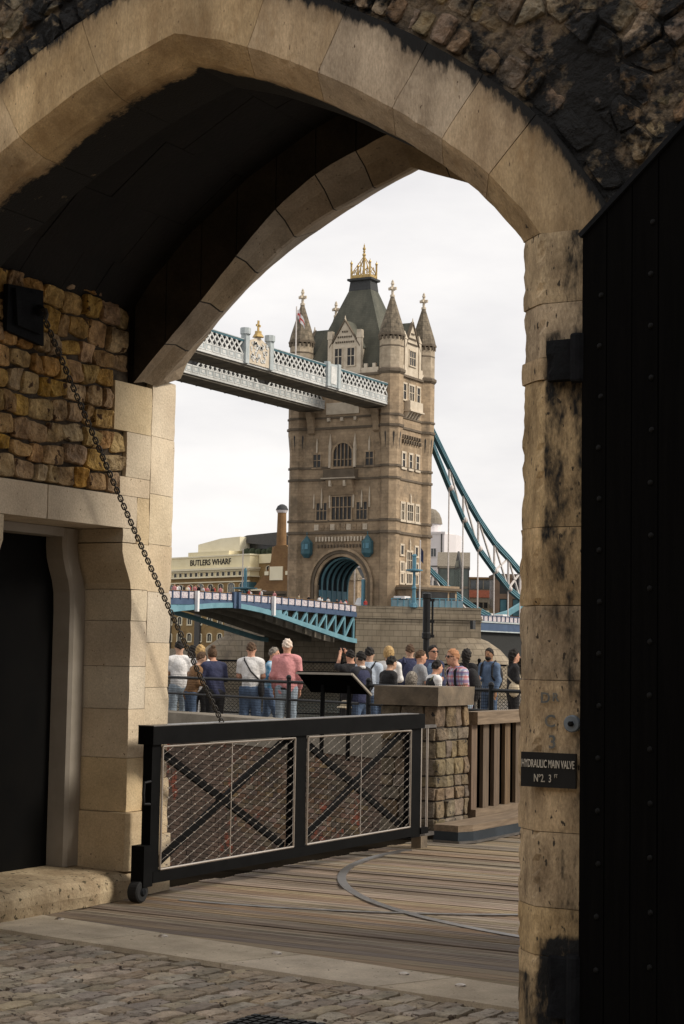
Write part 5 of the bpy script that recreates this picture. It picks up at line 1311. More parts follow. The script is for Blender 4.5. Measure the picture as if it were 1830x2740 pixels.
# ------------------------------------------------------------------ things on the pier
cb = thing('pier_cabin', 'stone control cabin with dark windows and flat roof on the pier', 'cabin', (-129, 266, 9.5))
def loc(px, py, d=292): return at(px, py, d)
CA = loc(1112, 1612, 290); CBp = loc(1222, 1612, 296)
dirc = (Vector((CBp.x, CBp.y)) - Vector((CA.x, CA.y))).normalized(); nrm = Vector((-dirc.y, dirc.x))
def cbp(t, o, z): q = Vector((CA.x, CA.y)) + dirc * t + nrm * o; return (q.x, q.y, z)
CL = (Vector((CBp.x, CBp.y)) - Vector((CA.x, CA.y))).length
def cbox3(name, t0, t1, o0, o1, z0, z1, m, par): mb = MB(); mb.loft([[cbp(t0, o0, z), cbp(t1, o0, z), cbp(t1, o1, z), cbp(t0, o1, z)] for z in (z0, z1)]); return mb.build(name, m, par)
cbox3('wall', 0, CL, 0, 5, 9.3, 12.6, 'tower_stone', cb); cbox3('roof', -.6, CL + .6, -.5, 5.5, 12.6, 13.0, 'tower_string', cb); cbox3('roof_top', -.3, CL + .3, -.3, 5.3, 13.0, 13.35, 'tower_stone', cb)
cbox3('window', 1.2, CL - 2.2, -.12, 0, 10.6, 12.3, 'dark_glass', cb); cbox3('window', CL - 1.7, CL - .5, -.12, 0, 10.2, 12.3, 'dark_glass', cb); cbox3('window', .2, .9, -.12, 0, 10.2, 12.3, 'dark_glass', cb)
rl = thing('pier_railing', 'long light blue panelled railing along the top of the pier', 'railing', tuple(loc(1140, 1605, 289)))
ra, rb_ = loc(1048, 1612, 287.5), loc(1240, 1622, 288.5)
for i in range(12):
    p = ra.lerp(rb_, i / 12); q = ra.lerp(rb_, (i + .93) / 12); mb = MB(); mb.loft([[(a.x, a.y, z), (b_.x, b_.y, z), (b_.x + nrm.x * .1, b_.y + nrm.y * .1, z), (a.x + nrm.x * .1, a.y + nrm.y * .1, z)] for z in (9.55, 10.75) for a, b_ in ((p, q),)]); mb.build('rail_panel', 'pale_teal_glass', rl)
    mb = MB(); mb.tube([(p.x, p.y, 9.5), (p.x, p.y, 11.0)], .09, 6); mb.build('rail_post', 'bridge_sky', rl)
mb = MB(); mb.bar((ra.x, ra.y, 10.95), (rb_.x, rb_.y, 11.05), .14); mb.build('handrail', 'bridge_sky', rl)
def lampost(px, top, label, d=286.5):
    p = loc(px, 1615, d); T = thing('pier_lamp_post', label, 'lamp post', (p.x, p.y, 9.5)); s = (top - 9.5)
    mb = MB(); mb.lathe((p.x, p.y, 9.5), [(.65, 0), (.55, .5), (.35, .8), (.28, s * .5), (.42, s * .55), (.25, s * .62), (.22, s)], 10); mb.build('column', 'bridge_sky', T)
    mb = MB(); mb.lathe((p.x, p.y, 9.5 + s), [(.3, 0), (1.4, .25), (1.4, .45), (.3, .6)], 12); mb.build('platform', 'bridge_sky', T)
    mb = MB(); mb.lathe((p.x, p.y, 10.1 + s), [(.35, 0), (.35, 2.0), (.5, 2.1), (.2, 2.4)], 8); mb.build('lantern', 'bridge_sky', T)
lampost(1107, 15.2, 'tall blue column with a round platform, at the left of the pier cabin')
pf = loc(1123, 1570, 286); T = thing('pier_flagpole', 'slim white flagpole with a dark blue flag over the pier cabin', 'flagpole', (pf.x, pf.y, 9.6))
mb = MB(); mb.tube([(pf.x, pf.y, 9.6), (pf.x, pf.y, 20.5)], .11, 6); mb.build('pole', 'rod_white', T)
mb = MB(); mb.add([(pf.x, pf.y, 19.4), (pf.x + .5, pf.y + .2, 18.6), (pf.x + .45, pf.y + .3, 16.6), (pf.x, pf.y, 17.2)], [(0, 1, 2, 3)]); mb.build('flag_cloth', 'flag_navy', T)
kp = loc(1070, 1605, 288); T = thing('pier_kiosk', 'small white kiosk with a pale canopy beside the tower door', 'kiosk', (kp.x, kp.y, 9.4))
MB().box(kp.x - .8, kp.x + .8, kp.y, kp.y + 1.5, 9.4, 10.6).build('counter', 'bridge_sky', T); MB().box(kp.x - 1.0, kp.x + 1.0, kp.y - .3, kp.y + 1.8, 10.9, 11.35).build('canopy', 'car_white', T); MB().box(kp.x - .7, kp.x + .7, kp.y + .3, kp.y + 1.4, 10.6, 10.9).build('post_block', 'tyre', T)
# ================================================================== FAR BANK BUILDINGS
class Frame:
    """building frame: origin o (x,y), local x to the right along the facade, y into the building"""
    def __init__(s, px, dist, yaw):
        p = at(px, 1750, dist); s.o = Vector((p.x, p.y)); s.x = Vector((math.cos(yaw), math.sin(yaw))); s.y = Vector((-s.x.y, s.x.x))
    def p(s, u, v, z): q = s.o + s.x * u + s.y * v; return (q.x, q.y, z)
    def box(s, mb, u0, u1, v0, v1, z0, z1, mi=0):
        mb.loft([[s.p(u0, v0, z), s.p(u1, v0, z), s.p(u1, v1, z), s.p(u0, v1, z)] for z in (z0, z1)], mi); return mb
    def part(s, name, par, m, *boxes):
        mb = MB()
        for b_ in boxes: s.box(mb, *b_)
        return mb.build(name, m, par)
    def window(s, par, u0, u1, z0, z1, trim, glass='dark_glass', v=0.0, arch=False, bars=1, fr=.18):
        mb = MB(); s.box(mb, u0 - fr, u0, v - .14, v, z0, z1); s.box(mb, u1, u1 + fr, v - .14, v, z0, z1); s.box(mb, u0 - fr, u1 + fr, v - .2, v, z0 - fr, z0)
        if arch:
            c = (u0 + u1) / 2; h = (u1 - u0) / 2
            for k in range(6):
                a, b_ = math.pi * k / 6, math.pi * (k + 1) / 6
                mb.loft([[s.p(c - r * math.cos(q), v - o, z1 + .5 * r * math.sin(q)) for r, o in ((h, 0), (h + fr, 0), (h + fr, .16), (h, .16))] for q in (a, b_)])
        else: s.box(mb, u0 - fr, u1 + fr, v - .17, v, z1, z1 + fr)
        for k in range(1, bars + 1): uu = u0 + (u1 - u0) * k / (bars + 1); s.box(mb, uu - .05, uu + .05, v - .1, v - .02, z0, z1)
        W_ = mb.build('window', trim, par)
        pts = [s.p(u0, v - .04, z0), s.p(u1, v - .04, z0), s.p(u1, v - .04, z1)]
        if arch: c = (u0 + u1) / 2; h = (u1 - u0) / 2; pts += [s.p(c + h * math.cos(q), v - .04, z1 + .5 * h * math.sin(q)) for q in np.linspace(0, math.pi, 7)[1:-1]]
        pts += [s.p(u0, v - .04, z1)]
        MB().add(pts, [tuple(range(len(pts)))]).build('pane', glass, W_)
        return W_

# cream wharf building with lettering
f = Frame(664, 425, rad(-20)); W = 40.0
B = thing('wharf_building', 'cream topped brick warehouse with black BUTLERS WHARF lettering', 'building', f.p(-W / 2, 8, 2))
f.part('wall', B, 'wharf_brick', (-W, 0, 0, 22, -3, 20.3)); f.part('upper_wall', B, 'cream', (-W, 0, -.1, 22, 20.3, 25.3))
f.part('cornice', B, 'cream_pale', (-W - .4, .5, -1.1, 22, 22.0, 22.5)); f.part('cornice', B, 'cream_pale', (-W - .3, .3, -.7, 22, 20.1, 20.4)); f.part('cornice', B, 'cream_pale', (-W - .3, .3, -.6, 22, 21.6, 21.95)); f.part('cornice', B, 'cream_pale', (-W, .2, -.3, 22, 25.3, 25.65)); f.part('cornice', B, 'cream_pale', (-W, .2, -.35, 0, 18.9, 19.15))
f.part('sign_wall', B, 'cream', (-26, -9, .3, 12, 25.65, 26.7)); f.part('attic_block', B, 'cream_pale', (-25.5, -8.2, 3, 16, 26.7, 28.4))
mb = MB(); mb.loft([[f.p(-25.5, v, 28.4), f.p(-8.2, v, 28.4), f.p(-8.2, v, 30.3), f.p(-16, v, 30.1), f.p(-25.5, v, 28.9)] for v in (3, 16)]); mb.build('attic_gable', 'cream_pale', B)
mb = MB(); mb.loft([[f.p(-14.0, v, 29.3), f.p(4.5, v, 27.6), f.p(14, v, 27.3), f.p(14.0, v, 27.7), f.p(5, v, 31.0), f.p(-8, v, 30.7)] for v in (5, 20)]); mb.build('dark_roof', 'grey_roof', B)
f.part('penthouse_glass', B, 'dark_glass', (-8, 12, 6, 18, 25.6, 28.5)); f.part('parapet', B, 'cream', (.2, 13, 2.5, 22, 23.4, 25.6))
f.part('side_wing', B, 'wharf_brick', (0, 14, 2.8, 22, -3, 23.4))
for k in range(7):
    mb = MB(); mb.ball(f.p(-7 + k * 2.3, 4.5, 26.2), random.uniform(.7, 1.3), 8, 5); mb.build('roof_plant', 'bush', B)
text_mesh('lettering', 'BUTLERS WHARF', 2.05, 'letter_black', f.p(-16.0, -.16, 23.95), (f.x.x, f.x.y, 0), (0, 0, 1), B, sx=1.08, depth=.05, bold=.02)
for k in range(17): f.window(B, -W + 2.0 + k * 2.25, -W + 3.1 + k * 2.25, 20.5, 21.45, 'cream_pale', v=-.1, bars=0, fr=.25)
for k in range(9):
    u = -37 + k * 4.25; big = k % 3 == 1
    f.window(B, u - (1.25 if big else .9), u + (1.25 if big else .9), 16.4 if big else 16.9, 18.1, 'cream_pale', glass='pane_glass' if big else 'dark_glass', arch=True, bars=2 if big else 1)
    for z in (12.6, 8.6, 4.4): f.window(B, u - .8, u + .8, z, z + 1.5, 'cream_pale', arch=True, bars=1, fr=.3)
for u in (-33.2, -20.5, -7.6): f.part('loading_bay', B, 'grey_roof', (u - 1.1, u + 1.1, -.5, 0, -2, 15.0))
for u, z in ((3, 20.6), (7, 20.3), (3, 16.5), (7, 16.5)): f.window(B, u, u + 1.6, z, z + 1.7, 'cream_pale', v=2.8, arch=True)

# brewhouse with chimney
f = Frame(741, 412, rad(-10))
B = thing('brewhouse', 'brown brick gabled brewhouse left of the tower', 'building', f.p(0, 6, 2))
mb = MB(); mb.loft([[f.p(-8.5, v, -3), f.p(12, v, -3), f.p(12, v, 18), f.p(2.2, v, 27.0), f.p(-1.2, v, 27.0), f.p(-3.2, v, 21.5), f.p(-8.5, v, 16.4)] for v in (0, 14)]); mb.build('wall', 'brew_brick', B)
f.part('parapet', B, 'cream_pale', (-8.7, -5.2, -.3, 1, 16.4, 16.8)); f.part('parapet', B, 'cream_pale', (-8.7, 12, -.3, .3, 13.1, 13.5))
f.part('plaque', B, 'cream_pale', (-2.6, 1.4, -.25, 0, 18.8, 22.0)); f.part('plaque', B, 'cream_pale', (-4.2, -3.0, -.25, 0, 20.0, 20.9)); f.part('plaque', B, 'cream_pale', (2.3, 3.3, -.25, 0, 20.0, 20.9))
for u in (-4.8, 4.3): f.window(B, u - 1.9, u + 1.9, 13.6, 15.4, 'white_render', glass='pane_glass', arch=True, bars=4, fr=.25)
for u in (-4.8, 4.3): f.window(B, u - 1.5, u + 1.5, 9.5, 11.6, 'white_render', glass='pane_glass', bars=3, fr=.25)
f.part('glazed_stair', B, 'bridge_dark_teal', (-11.5, -8.7, -.5, 2.0, 10, 18.5))
C_ = thing('brewhouse_chimney', 'tall round brick chimney with a dark dome cap', 'chimney', tuple(at(747, 1480, 419)))
q = tuple(at(747, 1750, 419))
mb = MB(); mb.lathe((q[0], q[1], 0), [(2.6, 22), (2.2, 27), (1.22, 27.2), (1.05, 35.3)], 16); mb.build('stack', 'brew_brick', C_)
mb = MB(); mb.lathe((q[0], q[1], 0), [(1.15, 35.2), (1.42, 35.75), (1.42, 35.85)], 16); mb.build('collar', 'white_render', C_)
mb = MB(); mb.lathe((q[0], q[1], 0), [(1.5, 35.85), (1.45, 36.1), (1.1, 36.8), (.5, 37.2), (.05, 37.3)], 16); mb.build('dome_cap', 'lead', C_)
# far cabin on the other side of the pier
f = Frame(690, 318, rad(0)); B = thing('east_pier_cabin', 'low dark flat roofed cabin behind the bascule parapet', 'cabin', f.p(0, 3, 9))
f.part('wall', B, 'walk_soffit', (-4.5, 6.0, 0, 5, 8.5, 12.3)); f.part('roof', B, 'tower_string', (-5, 6.6, -.5, 5.5, 12.3, 12.8)); f.part('window', B, 'dark_glass', (-4, 5.5, -.08, 0, 10.4, 12.0))
f2 = Frame(652, 318, 0); T = thing('east_lamp_post', 'light blue column with platform beside the low dark cabin', 'lamp post', f2.p(0, 0, 9)); q = f2.p(0, 0, 0)
mb = MB(); mb.lathe((q[0], q[1], 9), [(.5, 0), (.3, 1), (.25, 4), (2.2, 4.2), (2.2, 4.4), (.3, 4.5), (.3, 7.5), (.1, 8)], 10); mb.build('column', 'bridge_sky', T)
mb = MB(); mb.tube([(q[0] - .6, q[1], 9), (q[0] - .6, q[1], 20.5)], .1, 6); mb.build('flagpole', 'rod_white', T)

# gridded glass building through the tower arch
f = Frame(940, 420, rad(18)); B = thing('glazed_block', 'white gridded glass building seen through the tower arch', 'building', f.p(8, 8, 2))
f.part('glass_wall', B, 'pane_glass', (-14, 22, .2, 12, -3, 19.5)); f.part('upper_glass', B, 'pane_glass', (-14, 16, 3, 12, 19.5, 26))
for k in range(24): f.part('glazing_bar', B, 'white_render', (-14 + k * 1.5 - .14, -14 + k * 1.5 + .14, -.1, .2, 2, 19.6))
for k in range(13): f.part('glazing_bar', B, 'white_render', (-14, 22, -.06, .2, 4 + k * 1.28, 4.2 + k * 1.28))
for k in range(9): f.part('mullion_upper', B, 'white_render', (-14 + k * 3.4 - .15, -14 + k * 3.4 + .15, 2.8, 3, 19.6, 26))
f.part('cornice', B, 'white_render', (-14.3, 22.3, -.4, .3, 19.5, 19.9)); f.part('cornice', B, 'white_render', (-14.3, 16.3, 2.5, 3, 22.6, 22.9))
f = Frame(938, 330, rad(0)); B = thing('far_gate_lodge', 'small pointed stone lodge showing inside the tower arch', 'lodge', f.p(0, 2, 9))
q = f.p(-.5, 1, 0); mb = MB(); mb.ngon((q[0], q[1]), 2.0, 9, 15.6, n=6); mb.build('wall', 'tower_stone', B); mb = MB(); mb.ngon((q[0], q[1]), 2.2, 15.6, 19.4, n=6, r2=.1); mb.build('roof', 'spire_stone', B); mb = MB(); mb.ball((q[0], q[1], 19.6), .5, 8, 5); mb.build('finial', 'gold', B)

# white tower block with dome
f = Frame(1148, 480, rad(10)); B = thing('white_domed_block', 'white rendered block with a domed lantern right of the tower', 'building', f.p(0, 5, 2))
f.part('wall', B, 'white_render', (-6, 3.9, 0, 10, -3, 35.0)); 
mb = MB(); mb.loft([[f.p(3.9, 0, z), f.p(6.1, 4.0, z), f.p(6.1, 10, z), f.p(3.9, 10, z)] for z in (-3, 35.0)]); mb.build('side_wall', 'white_render', B)
f.part('parapet', B, 'white_render', (-6.2, 4.1, -.2, 10, 35.0, 35.6)); f.part('drain_pipe', B, 'grey_roof', (3.0, 3.3, -.2, 0, 26, 35)); f.part('drain_pipe', B, 'grey_roof', (-1.5, 3.0, -.2, 0, 26.0, 26.3))
for z in (28.8, 22.8): f.window(B, 0.2, 1.6, z, z + 2.2, 'white_render', bars=1, glass='pane_glass', fr=.1)
for z in (28.8, 22.8): f.window(B, -3.2, -1.8, z, z + 2.2, 'white_render', bars=1, glass='pane_glass', fr=.1)
f.window(B, 0.0, 1.4, 13.6, 17.6, 'white_render', bars=1, fr=.1); f.part('balcony', B, 'grey_roof', (-4, 9, -1.2, -1.0, 12.8, 15)); f.part('balcony_slab', B, 'white_render', (-4, 9, -1.4, 0, 12.2, 12.8))
q = f.p(-1.0, 4, 0); mb = MB(); mb.lathe((q[0], q[1], 0), [(2.7, 35), (2.7, 38.0)], 16); mb.build('lantern_drum', 'white_render', B)
mb = MB(); mb.lathe((q[0], q[1], 0), [(3.1, 38.0), (3.0, 38.4), (2.8, 39.6), (2.2, 41.0), (1.2, 42.0), (.1, 42.3)], 16); mb.build('lantern_dome', 'concrete', B)
f = Frame(1170, 430, rad(10)); B = thing('ochre_wing', 'low ochre walled wing with a curved gable beside the white block', 'building', f.p(0, 4, 2))
f.part('wall', B, 'wharf_brick', (-6, 7, 0, 8, -3, 13.5)); f.part('gable', B, 'ochre', (2.6, 6.2, -.3, .5, 9, 16.0)); f.part('roof', B, 'grey_roof', (-6.5, 3, -.4, 8, 13.5, 14.2))

# glass gabled block
f = Frame(1199, 412, rad(25)); B = thing('glass_gable_block', 'greenish glass block with a pitched glazed roof behind the chain', 'building', f.p(3, 4, 2))
f.part('wall', B, 'green_glass', (-2.5, 4.6, 0, 9, -3, 22.6))
mb = MB(); mb.loft([[f.p(u, v, z) for v, z in ((-.3, 22.4), (9.3, 22.4), (4.5, 26.3))] for u in (-2.8, 4.9)]); mb.build('roof', 'concrete', B)
for z in (4, 8.5, 13, 17.5, 22.2): f.part('floor_band', B, 'concrete', (-2.7, 4.8, -.2, 9.2, z, z + .55))
for u in (-2.6, -.2, 2.2, 4.5): f.part('mullion', B, 'grey_roof', (u, u + .22, -.28, .1, 2, 22.6))
f = Frame(1213, 408, rad(-55)); 
mb = MB(); mb.loft([[f.p(u, v, z) for u, z in ((0, -3), (9, -3), (9, 21.8), (4.5, 25.8), (0, 21.8))] for v in (0, .4)]); g_ = mb.build('end_wall', 'grey_roof', B)
for k in range(4): f.part('end_pane', g_, 'green_glass', (.4 + k * 2.2, 2.2 + k * 2.2, -.12, 0, 17.2, 21.6)); f.part('end_pane', g_, 'dark_glass', (.4 + k * 2.2, 2.2 + k * 2.2, -.12, 0, 10.5, 16.4)); f.part('end_pane', g_, 'pane_glass', (.4 + k * 2.2, 2.2 + k * 2.2, -.12, 0, 3.5, 9.6))
for k in range(2): f.part('end_pane', g_, 'green_glass', (2.4 + k * 2.2, 4.2 + k * 2.2, -.12, 0, 22.0, 23.6))

# red band block
f = Frame(1255, 432, rad(28)); B = thing('red_band_block', 'low pale office block with a red brick band', 'building', f.p(4, 5, 2))
f.part('wall', B, 'concrete', (0, 8.5, 0, 10, -3, 21.0)); f.part('red_band', B, 'red_band', (-.1, 8.6, -.15, .1, 16.2, 18.0)); f.part('roof_edge', B, 'brew_brick', (-.3, 8.8, -.4, 10, 20.8, 21.2)); f.part('ribbon_window', B, 'pane_glass', (.2, 8.3, -.1, 0, 18.3, 20.4))
for u in (1.5, 3.2, 5.0, 6.8): f.part('mullion', B, 'concrete', (u, u + .25, -.16, 0, 18.2, 20.5))
for u in (.8, 2.3, 3.5, 5.2, 6.8): f.window(B, u, u + .9, 13.6, 15.0, 'concrete', bars=0, fr=.08)
f.part('pale_band', B, 'cream_pale', (-.1, 8.6, -.12, 0, 11.8, 13.0)); f.part('ground_glass', B, 'dark_glass', (.2, 8.3, -.1, 0, 8.5, 11.4)); f.part('band', B, 'concrete', (-.2, 8.7, -.5, 0, 7.0, 8.4))

# brick framed block at the right
f = Frame(1322, 396, rad(30)); B = thing('brick_frame_block', 'brown brick framed block with tall glazed bays at the far right', 'building', f.p(7, 5, 2))
f.part('wall', B, 'dark_glass', (0, 22, .3, 12, -3, 20.0)); f.part('upper_storey', B, 'grey_roof', (7.5, 22, 2, 12, 20, 26.0)); f.part('cornice', B, 'flat_brick', (-.2, 22, -.2, 12, 19.4, 20.4)); f.part('upper_band', B, 'concrete', (7.3, 22, 1.7, 2.2, 22.4, 23.2))
for k in range(8): f.part('brick_pillar', B, 'flat_brick', (k * 2.9, k * 2.9 + 1.1, -.1, .6, -3, 19.4))
for z in (4.6, 9.8, 14.8): f.part('brick_band', B, 'flat_brick', (0, 22, -.02, .5, z, z + 1.1))
for k in range(7):
    for z in (5.8, 11.0): f.part('bay_glass', B, 'bridge_dark_teal', (k * 2.9 + 1.3, k * 2.9 + 2.7, .12, .29, z, z + 3.6))
# long low buildings closing the bank behind
f = Frame(915, 520, rad(0)); B = thing('distant_terrace', 'long low brown terrace far behind the bridge deck', 'building', f.p(0, 5, 2)); f.part('wall', B, 'flat_brick', (-200, 200, 0, 12, -3, 11.5)); f.part('roof', B, 'grey_roof', (-200, 200, -.4, 12.4, 11.5, 12.3))

# ================================================================== small far people and vehicles
def tiny(shirt, trou, hair, skin):
    mb = MB(); 
    mb.loft([[(x * a, y * b_, z) for x, y in ((-1, -1), (1, -1), (1, 1), (-1, 1))] for z, a, b_ in ((0.0, .13, .10), (.45, .15, .11), (.86, .19, .13))], 1)
    mb.loft([[(a * math.cos(t), b_ * math.sin(t), z) for t in np.linspace(0, 2 * math.pi, 9)[:-1]] for z, a, b_ in ((.84, .19, .13), (1.1, .19, .14), (1.35, .24, .14), (1.45, .19, .11), (1.50, .08, .08))], 0)
    for s in (-1, 1): mb.tube([(s * .22, 0, 1.38), (s * .27, .03, 1.1), (s * .24, .12, .88)], [.06, .05, .04], 6, mi=0)
    mb.ball((0, .02, 1.62), .105, 8, 6, 3, (.85, 1, 1.15)); mb.ball((0, -.02, 1.66), .112, 8, 6, 2, (.85, .95, 1.1))
    return mb.mesh('person', [shirt, trou, hair, skin])
flat('skin_a', (.52, .32, .22)); flat('skin_b', (.30, .16, .09)); flat('skin_c', (.56, .30, .20)); flat('hair_dark', (.020, .016, .013), dark=(.006, .005, .004), scale=45); flat('hair_brown', (.13, .075, .04), dark=(.04, .022, .012), scale=45); flat('hair_blond', (.50, .34, .15), dark=(.22, .13, .05), scale=40); flat('hair_grey', (.32, .28, .23), dark=(.09, .075, .06), scale=40); flat('hair_white', (.72, .62, .53), dark=(.55, .42, .33), scale=25)
flat('c_white', (.72, .70, .68)); flat('c_navy', (.030, .034, .075)); flat('c_black', (.014, .013, .014)); flat('c_red', (.45, .06, .05)); flat('c_pink', (.62, .27, .27)); flat('c_denim', (.075, .115, .19)); flat('c_denim_pale', (.30, .36, .42)); flat('c_brown', (.24, .13, .06)); flat('c_grey', (.28, .28, .29)); flat('c_paleblue', (.46, .52, .60)); flat('c_bluegrey', (.10, .15, .24)); flat('c_beige', (.52, .43, .30)); flat('c_khaki', (.16, .16, .08))
sets = [('white', 'c_white'), ('dark', 'c_black'), ('red', 'c_red'), ('pink', 'c_pink'), ('blue', 'c_bluegrey'), ('beige', 'c_beige')]
tm = {n: tiny(c, 'c_denim', random.choice(('hair_dark', 'hair_brown')), 'skin_a') for n, c in sets}
random.seed(21)
ORD = 'zeroth first second third fourth fifth sixth seventh eighth ninth tenth eleventh twelfth thirteenth fourteenth fifteenth sixteenth seventeenth eighteenth nineteenth twentieth'.split()
ORD += ['twenty-' + q for q in ORD[1:10]] + ['thirtieth'] + ['thirty-' + q for q in ORD[1:10]]
DN = 0
def deck_person(y, n, x=None):
    o = bpy.data.objects.new('person', tm[n]); COL.objects.link(o)
    o.location = (XB1 - random.uniform(.5, 1.5) if x is None else x, y, ztop(y) - 1.06 if y < 250 else 8.98); o.rotation_euler = (0, 0, random.uniform(0, 6.3)); s = random.uniform(.96, 1.1); o.scale = (s, s, s)
    global DN; DN += 1; tag(o, 'tiny distant person in ' + n + ', ' + ORD[DN] + ' from the left along the bridge parapet', 'person', 'distant people on the bridge')
for y in list(np.linspace(198.5, 211.8, 19)) + [219, 219.8, 222.2, 222.9, 227, 233.8, 236.2, 239.5, 240.4, 241.2, 242.0, 242.8, 246.2, 247.0, 248.6, 249.3]:
    deck_person(y + random.uniform(-.15, .15), random.choice([s[0] for s in sets] + ['white', 'dark', 'pink']))
p = at(985, 1607, 291); deck_person(p.y, 'red', p.x - .5)
# vehicles on the deck
def van(name, label, loc, yaw, body, ln=5.2, h=2.3, w_=1.95):
    T = thing(name, label, 'van' if 'van' in name else 'car', loc); R_ = Matrix.Rotation(yaw, 3, 'Z'); L0 = Vector(loc)
    def tr(mb): mb.v = [tuple(L0 + R_ @ Vector(v)) for v in mb.v]; return mb
    prof_ = [(-ln / 2, .35), (ln / 2, .35), (ln / 2, .95), (ln / 2 - .7, 1.15), (ln / 2 - 1.5, h - .1), (ln / 2 - 1.9, h), (-ln / 2 + .15, h), (-ln / 2, h - .2)]
    mb = MB(); n0 = len(prof_)
    rings = []
    for y_, sc in ((-w_ / 2, .93), (-w_ / 2 + .1, 1), (w_ / 2 - .1, 1), (w_ / 2, .93)): rings.append([(x * (.985 if sc < 1 else 1), y_, .35 + (z - .35) * (sc if z > 1 else 1)) for x, z in prof_])
    mb.loft(rings); tr(mb).build('body', body, T)
    for s in (-1, 1):
        for xx in (-ln * .3, ln * .3):
            mb = MB(); mb.loft([[(xx + r * math.cos(a), s * o, .34 + r * math.sin(a)) for a in np.linspace(0, 2 * math.pi, 13)[:-1]] for o, r in ((w_ / 2 - .2, .34), (w_ / 2 + .02, .34), (w_ / 2 + .03, .2))]); tr(mb).build('wheel', 'tyre', T)
        mb = MB(); mb.add([(ln / 2 - 1.75, s * (w_ / 2 + .01), 1.3), (ln / 2 - .95, s * (w_ / 2 + .01), 1.3), (ln / 2 - 1.55, s * (w_ / 2 - .02), h - .25), (ln / 2 - 1.8, s * (w_ / 2 - .02), h - .25)], [(0, 1, 2, 3)]); tr(mb).build('side_window', 'dark_glass', T)
        mb = MB(); mb.cbox((ln / 2 + .01, s * .7, .8), (.05, .3, .16)); tr(mb).build('headlight', 'pane_glass', T)
    mb = MB(); mb.add([(ln / 2 - .74, -.8, 1.2), (ln / 2 - .74, .8, 1.2), (ln / 2 - 1.44, .75, h - .22), (ln / 2 - 1.44, -.75, h - .22)], [(0, 1, 2, 3)]); tr(mb).build('windscreen', 'dark_glass', T)
    return T
van('white_van', 'white van on the road under the tower arch', (-141.6, 262.0, 8.97), rad(-90), 'car_white', 5.6, 2.3)
van('white_car', 'small white car on the side span at the far right', (-138.5, 312.5, 8.32), rad(90), 'car_white', 4.3, 1.55, 1.8)
# ================================================================== PEOPLE
def surface_nets(fun, lo, hi, h):
    lo = np.array(lo); n = np.maximum(4, np.ceil((np.array(hi) - lo) / h).astype(int) + 1)
    ax = [lo[i] + h * np.arange(n[i]) for i in range(3)]
    X, Y, Z = np.meshgrid(*ax, indexing='ij'); V = fun(X, Y, Z).astype(np.float32); sgn = V < 0
    cs = tuple(n - 1); acc = np.zeros(cs + (3,), np.float32); cnt = np.zeros(cs, np.float32)
    idx = np.stack(np.meshgrid(*[np.arange(k) for k in cs], indexing='ij'), -1).astype(np.float32)
    def sl(d): return tuple(slice(d[i], d[i] + cs[i]) for i in range(3))
    offs = [(i, j, k) for i in (0, 1) for j in (0, 1) for k in (0, 1)]
    for a in range(3):
        for d in offs:
            if d[a]: continue
            e = list(d); e[a] = 1; va, vb = V[sl(d)], V[sl(e)]; m = (va < 0) != (vb < 0)
            t = np.where(m, va / np.where(m, va - vb, 1), 0)
            p = np.zeros(cs + (3,), np.float32)
            for i in range(3): p[..., i] = d[i] + (t if i == a else 0)
            acc += p * m[..., None]; cnt += m
    act = cnt > 0; ids = -np.ones(cs, int); ids[act] = np.arange(act.sum())
    P = (idx[act] + acc[act] / cnt[act][:, None]) * h + lo
    F = []
    for a in range(3):
        b, c = (a + 1) % 3, (a + 2) % 3
        s0 = [slice(1, -1)] * 3; s0[a] = slice(0, -1); s1 = list(s0); s1[a] = slice(1, None)
        A, B = sgn[tuple(s0)], sgn[tuple(s1)]; w_ = np.argwhere(A != B)
        if len(w_) == 0: continue
        fl = A[A != B]; g = w_.copy(); g[:, b] += 1; g[:, c] += 1
        def cid(db, dc): q = g.copy(); q[:, b] -= db; q[:, c] -= dc; return ids[q[:, 0], q[:, 1], q[:, 2]]
        q = np.stack([cid(1, 1), cid(0, 1), cid(0, 0), cid(1, 0)], 1); q[~fl] = q[~fl][:, ::-1]; F.append(q)
    F = np.concatenate(F); F = F[(F >= 0).all(1)]
    return P, F

def capsule(a, b, r1, r2, sy=1.0):
    a = np.array(a, float); b = np.array(b, float); d = b - a; L2 = max(d @ d, 1e-9)
    def f(X, Y, Z):
        px, py, pz = X - a[0], Y - a[1], Z - a[2]; t = np.clip((px * d[0] + py * d[1] + pz * d[2]) / L2, 0, 1)
        qx, qy, qz = px - t * d[0], (py - t * d[1]) / sy, pz - t * d[2]
        return (np.sqrt(qx * qx + qy * qy + qz * qz) - (r1 + (r2 - r1) * t)) * min(1, sy)
    return f
def ellip(c, r):
    def f(X, Y, Z):
        q = np.sqrt(((X - c[0]) / r[0]) ** 2 + ((Y - c[1]) / r[1]) ** 2 + ((Z - c[2]) / r[2]) ** 2); return (q - 1) * min(r)
    return f
def smin(fs, k=.025):
    def f(X, Y, Z):
        v = fs[0](X, Y, Z)
        for g in fs[1:]:
            w_ = g(X, Y, Z); h = np.clip(.5 + .5 * (w_ - v) / k, 0, 1); v = w_ * (1 - h) + v * h - k * h * (1 - h)
        return v
    return f
def grow(f, e): return lambda X, Y, Z: f(X, Y, Z) - e
def cut(f, g): return lambda X, Y, Z: np.maximum(f(X, Y, Z), g(X, Y, Z))

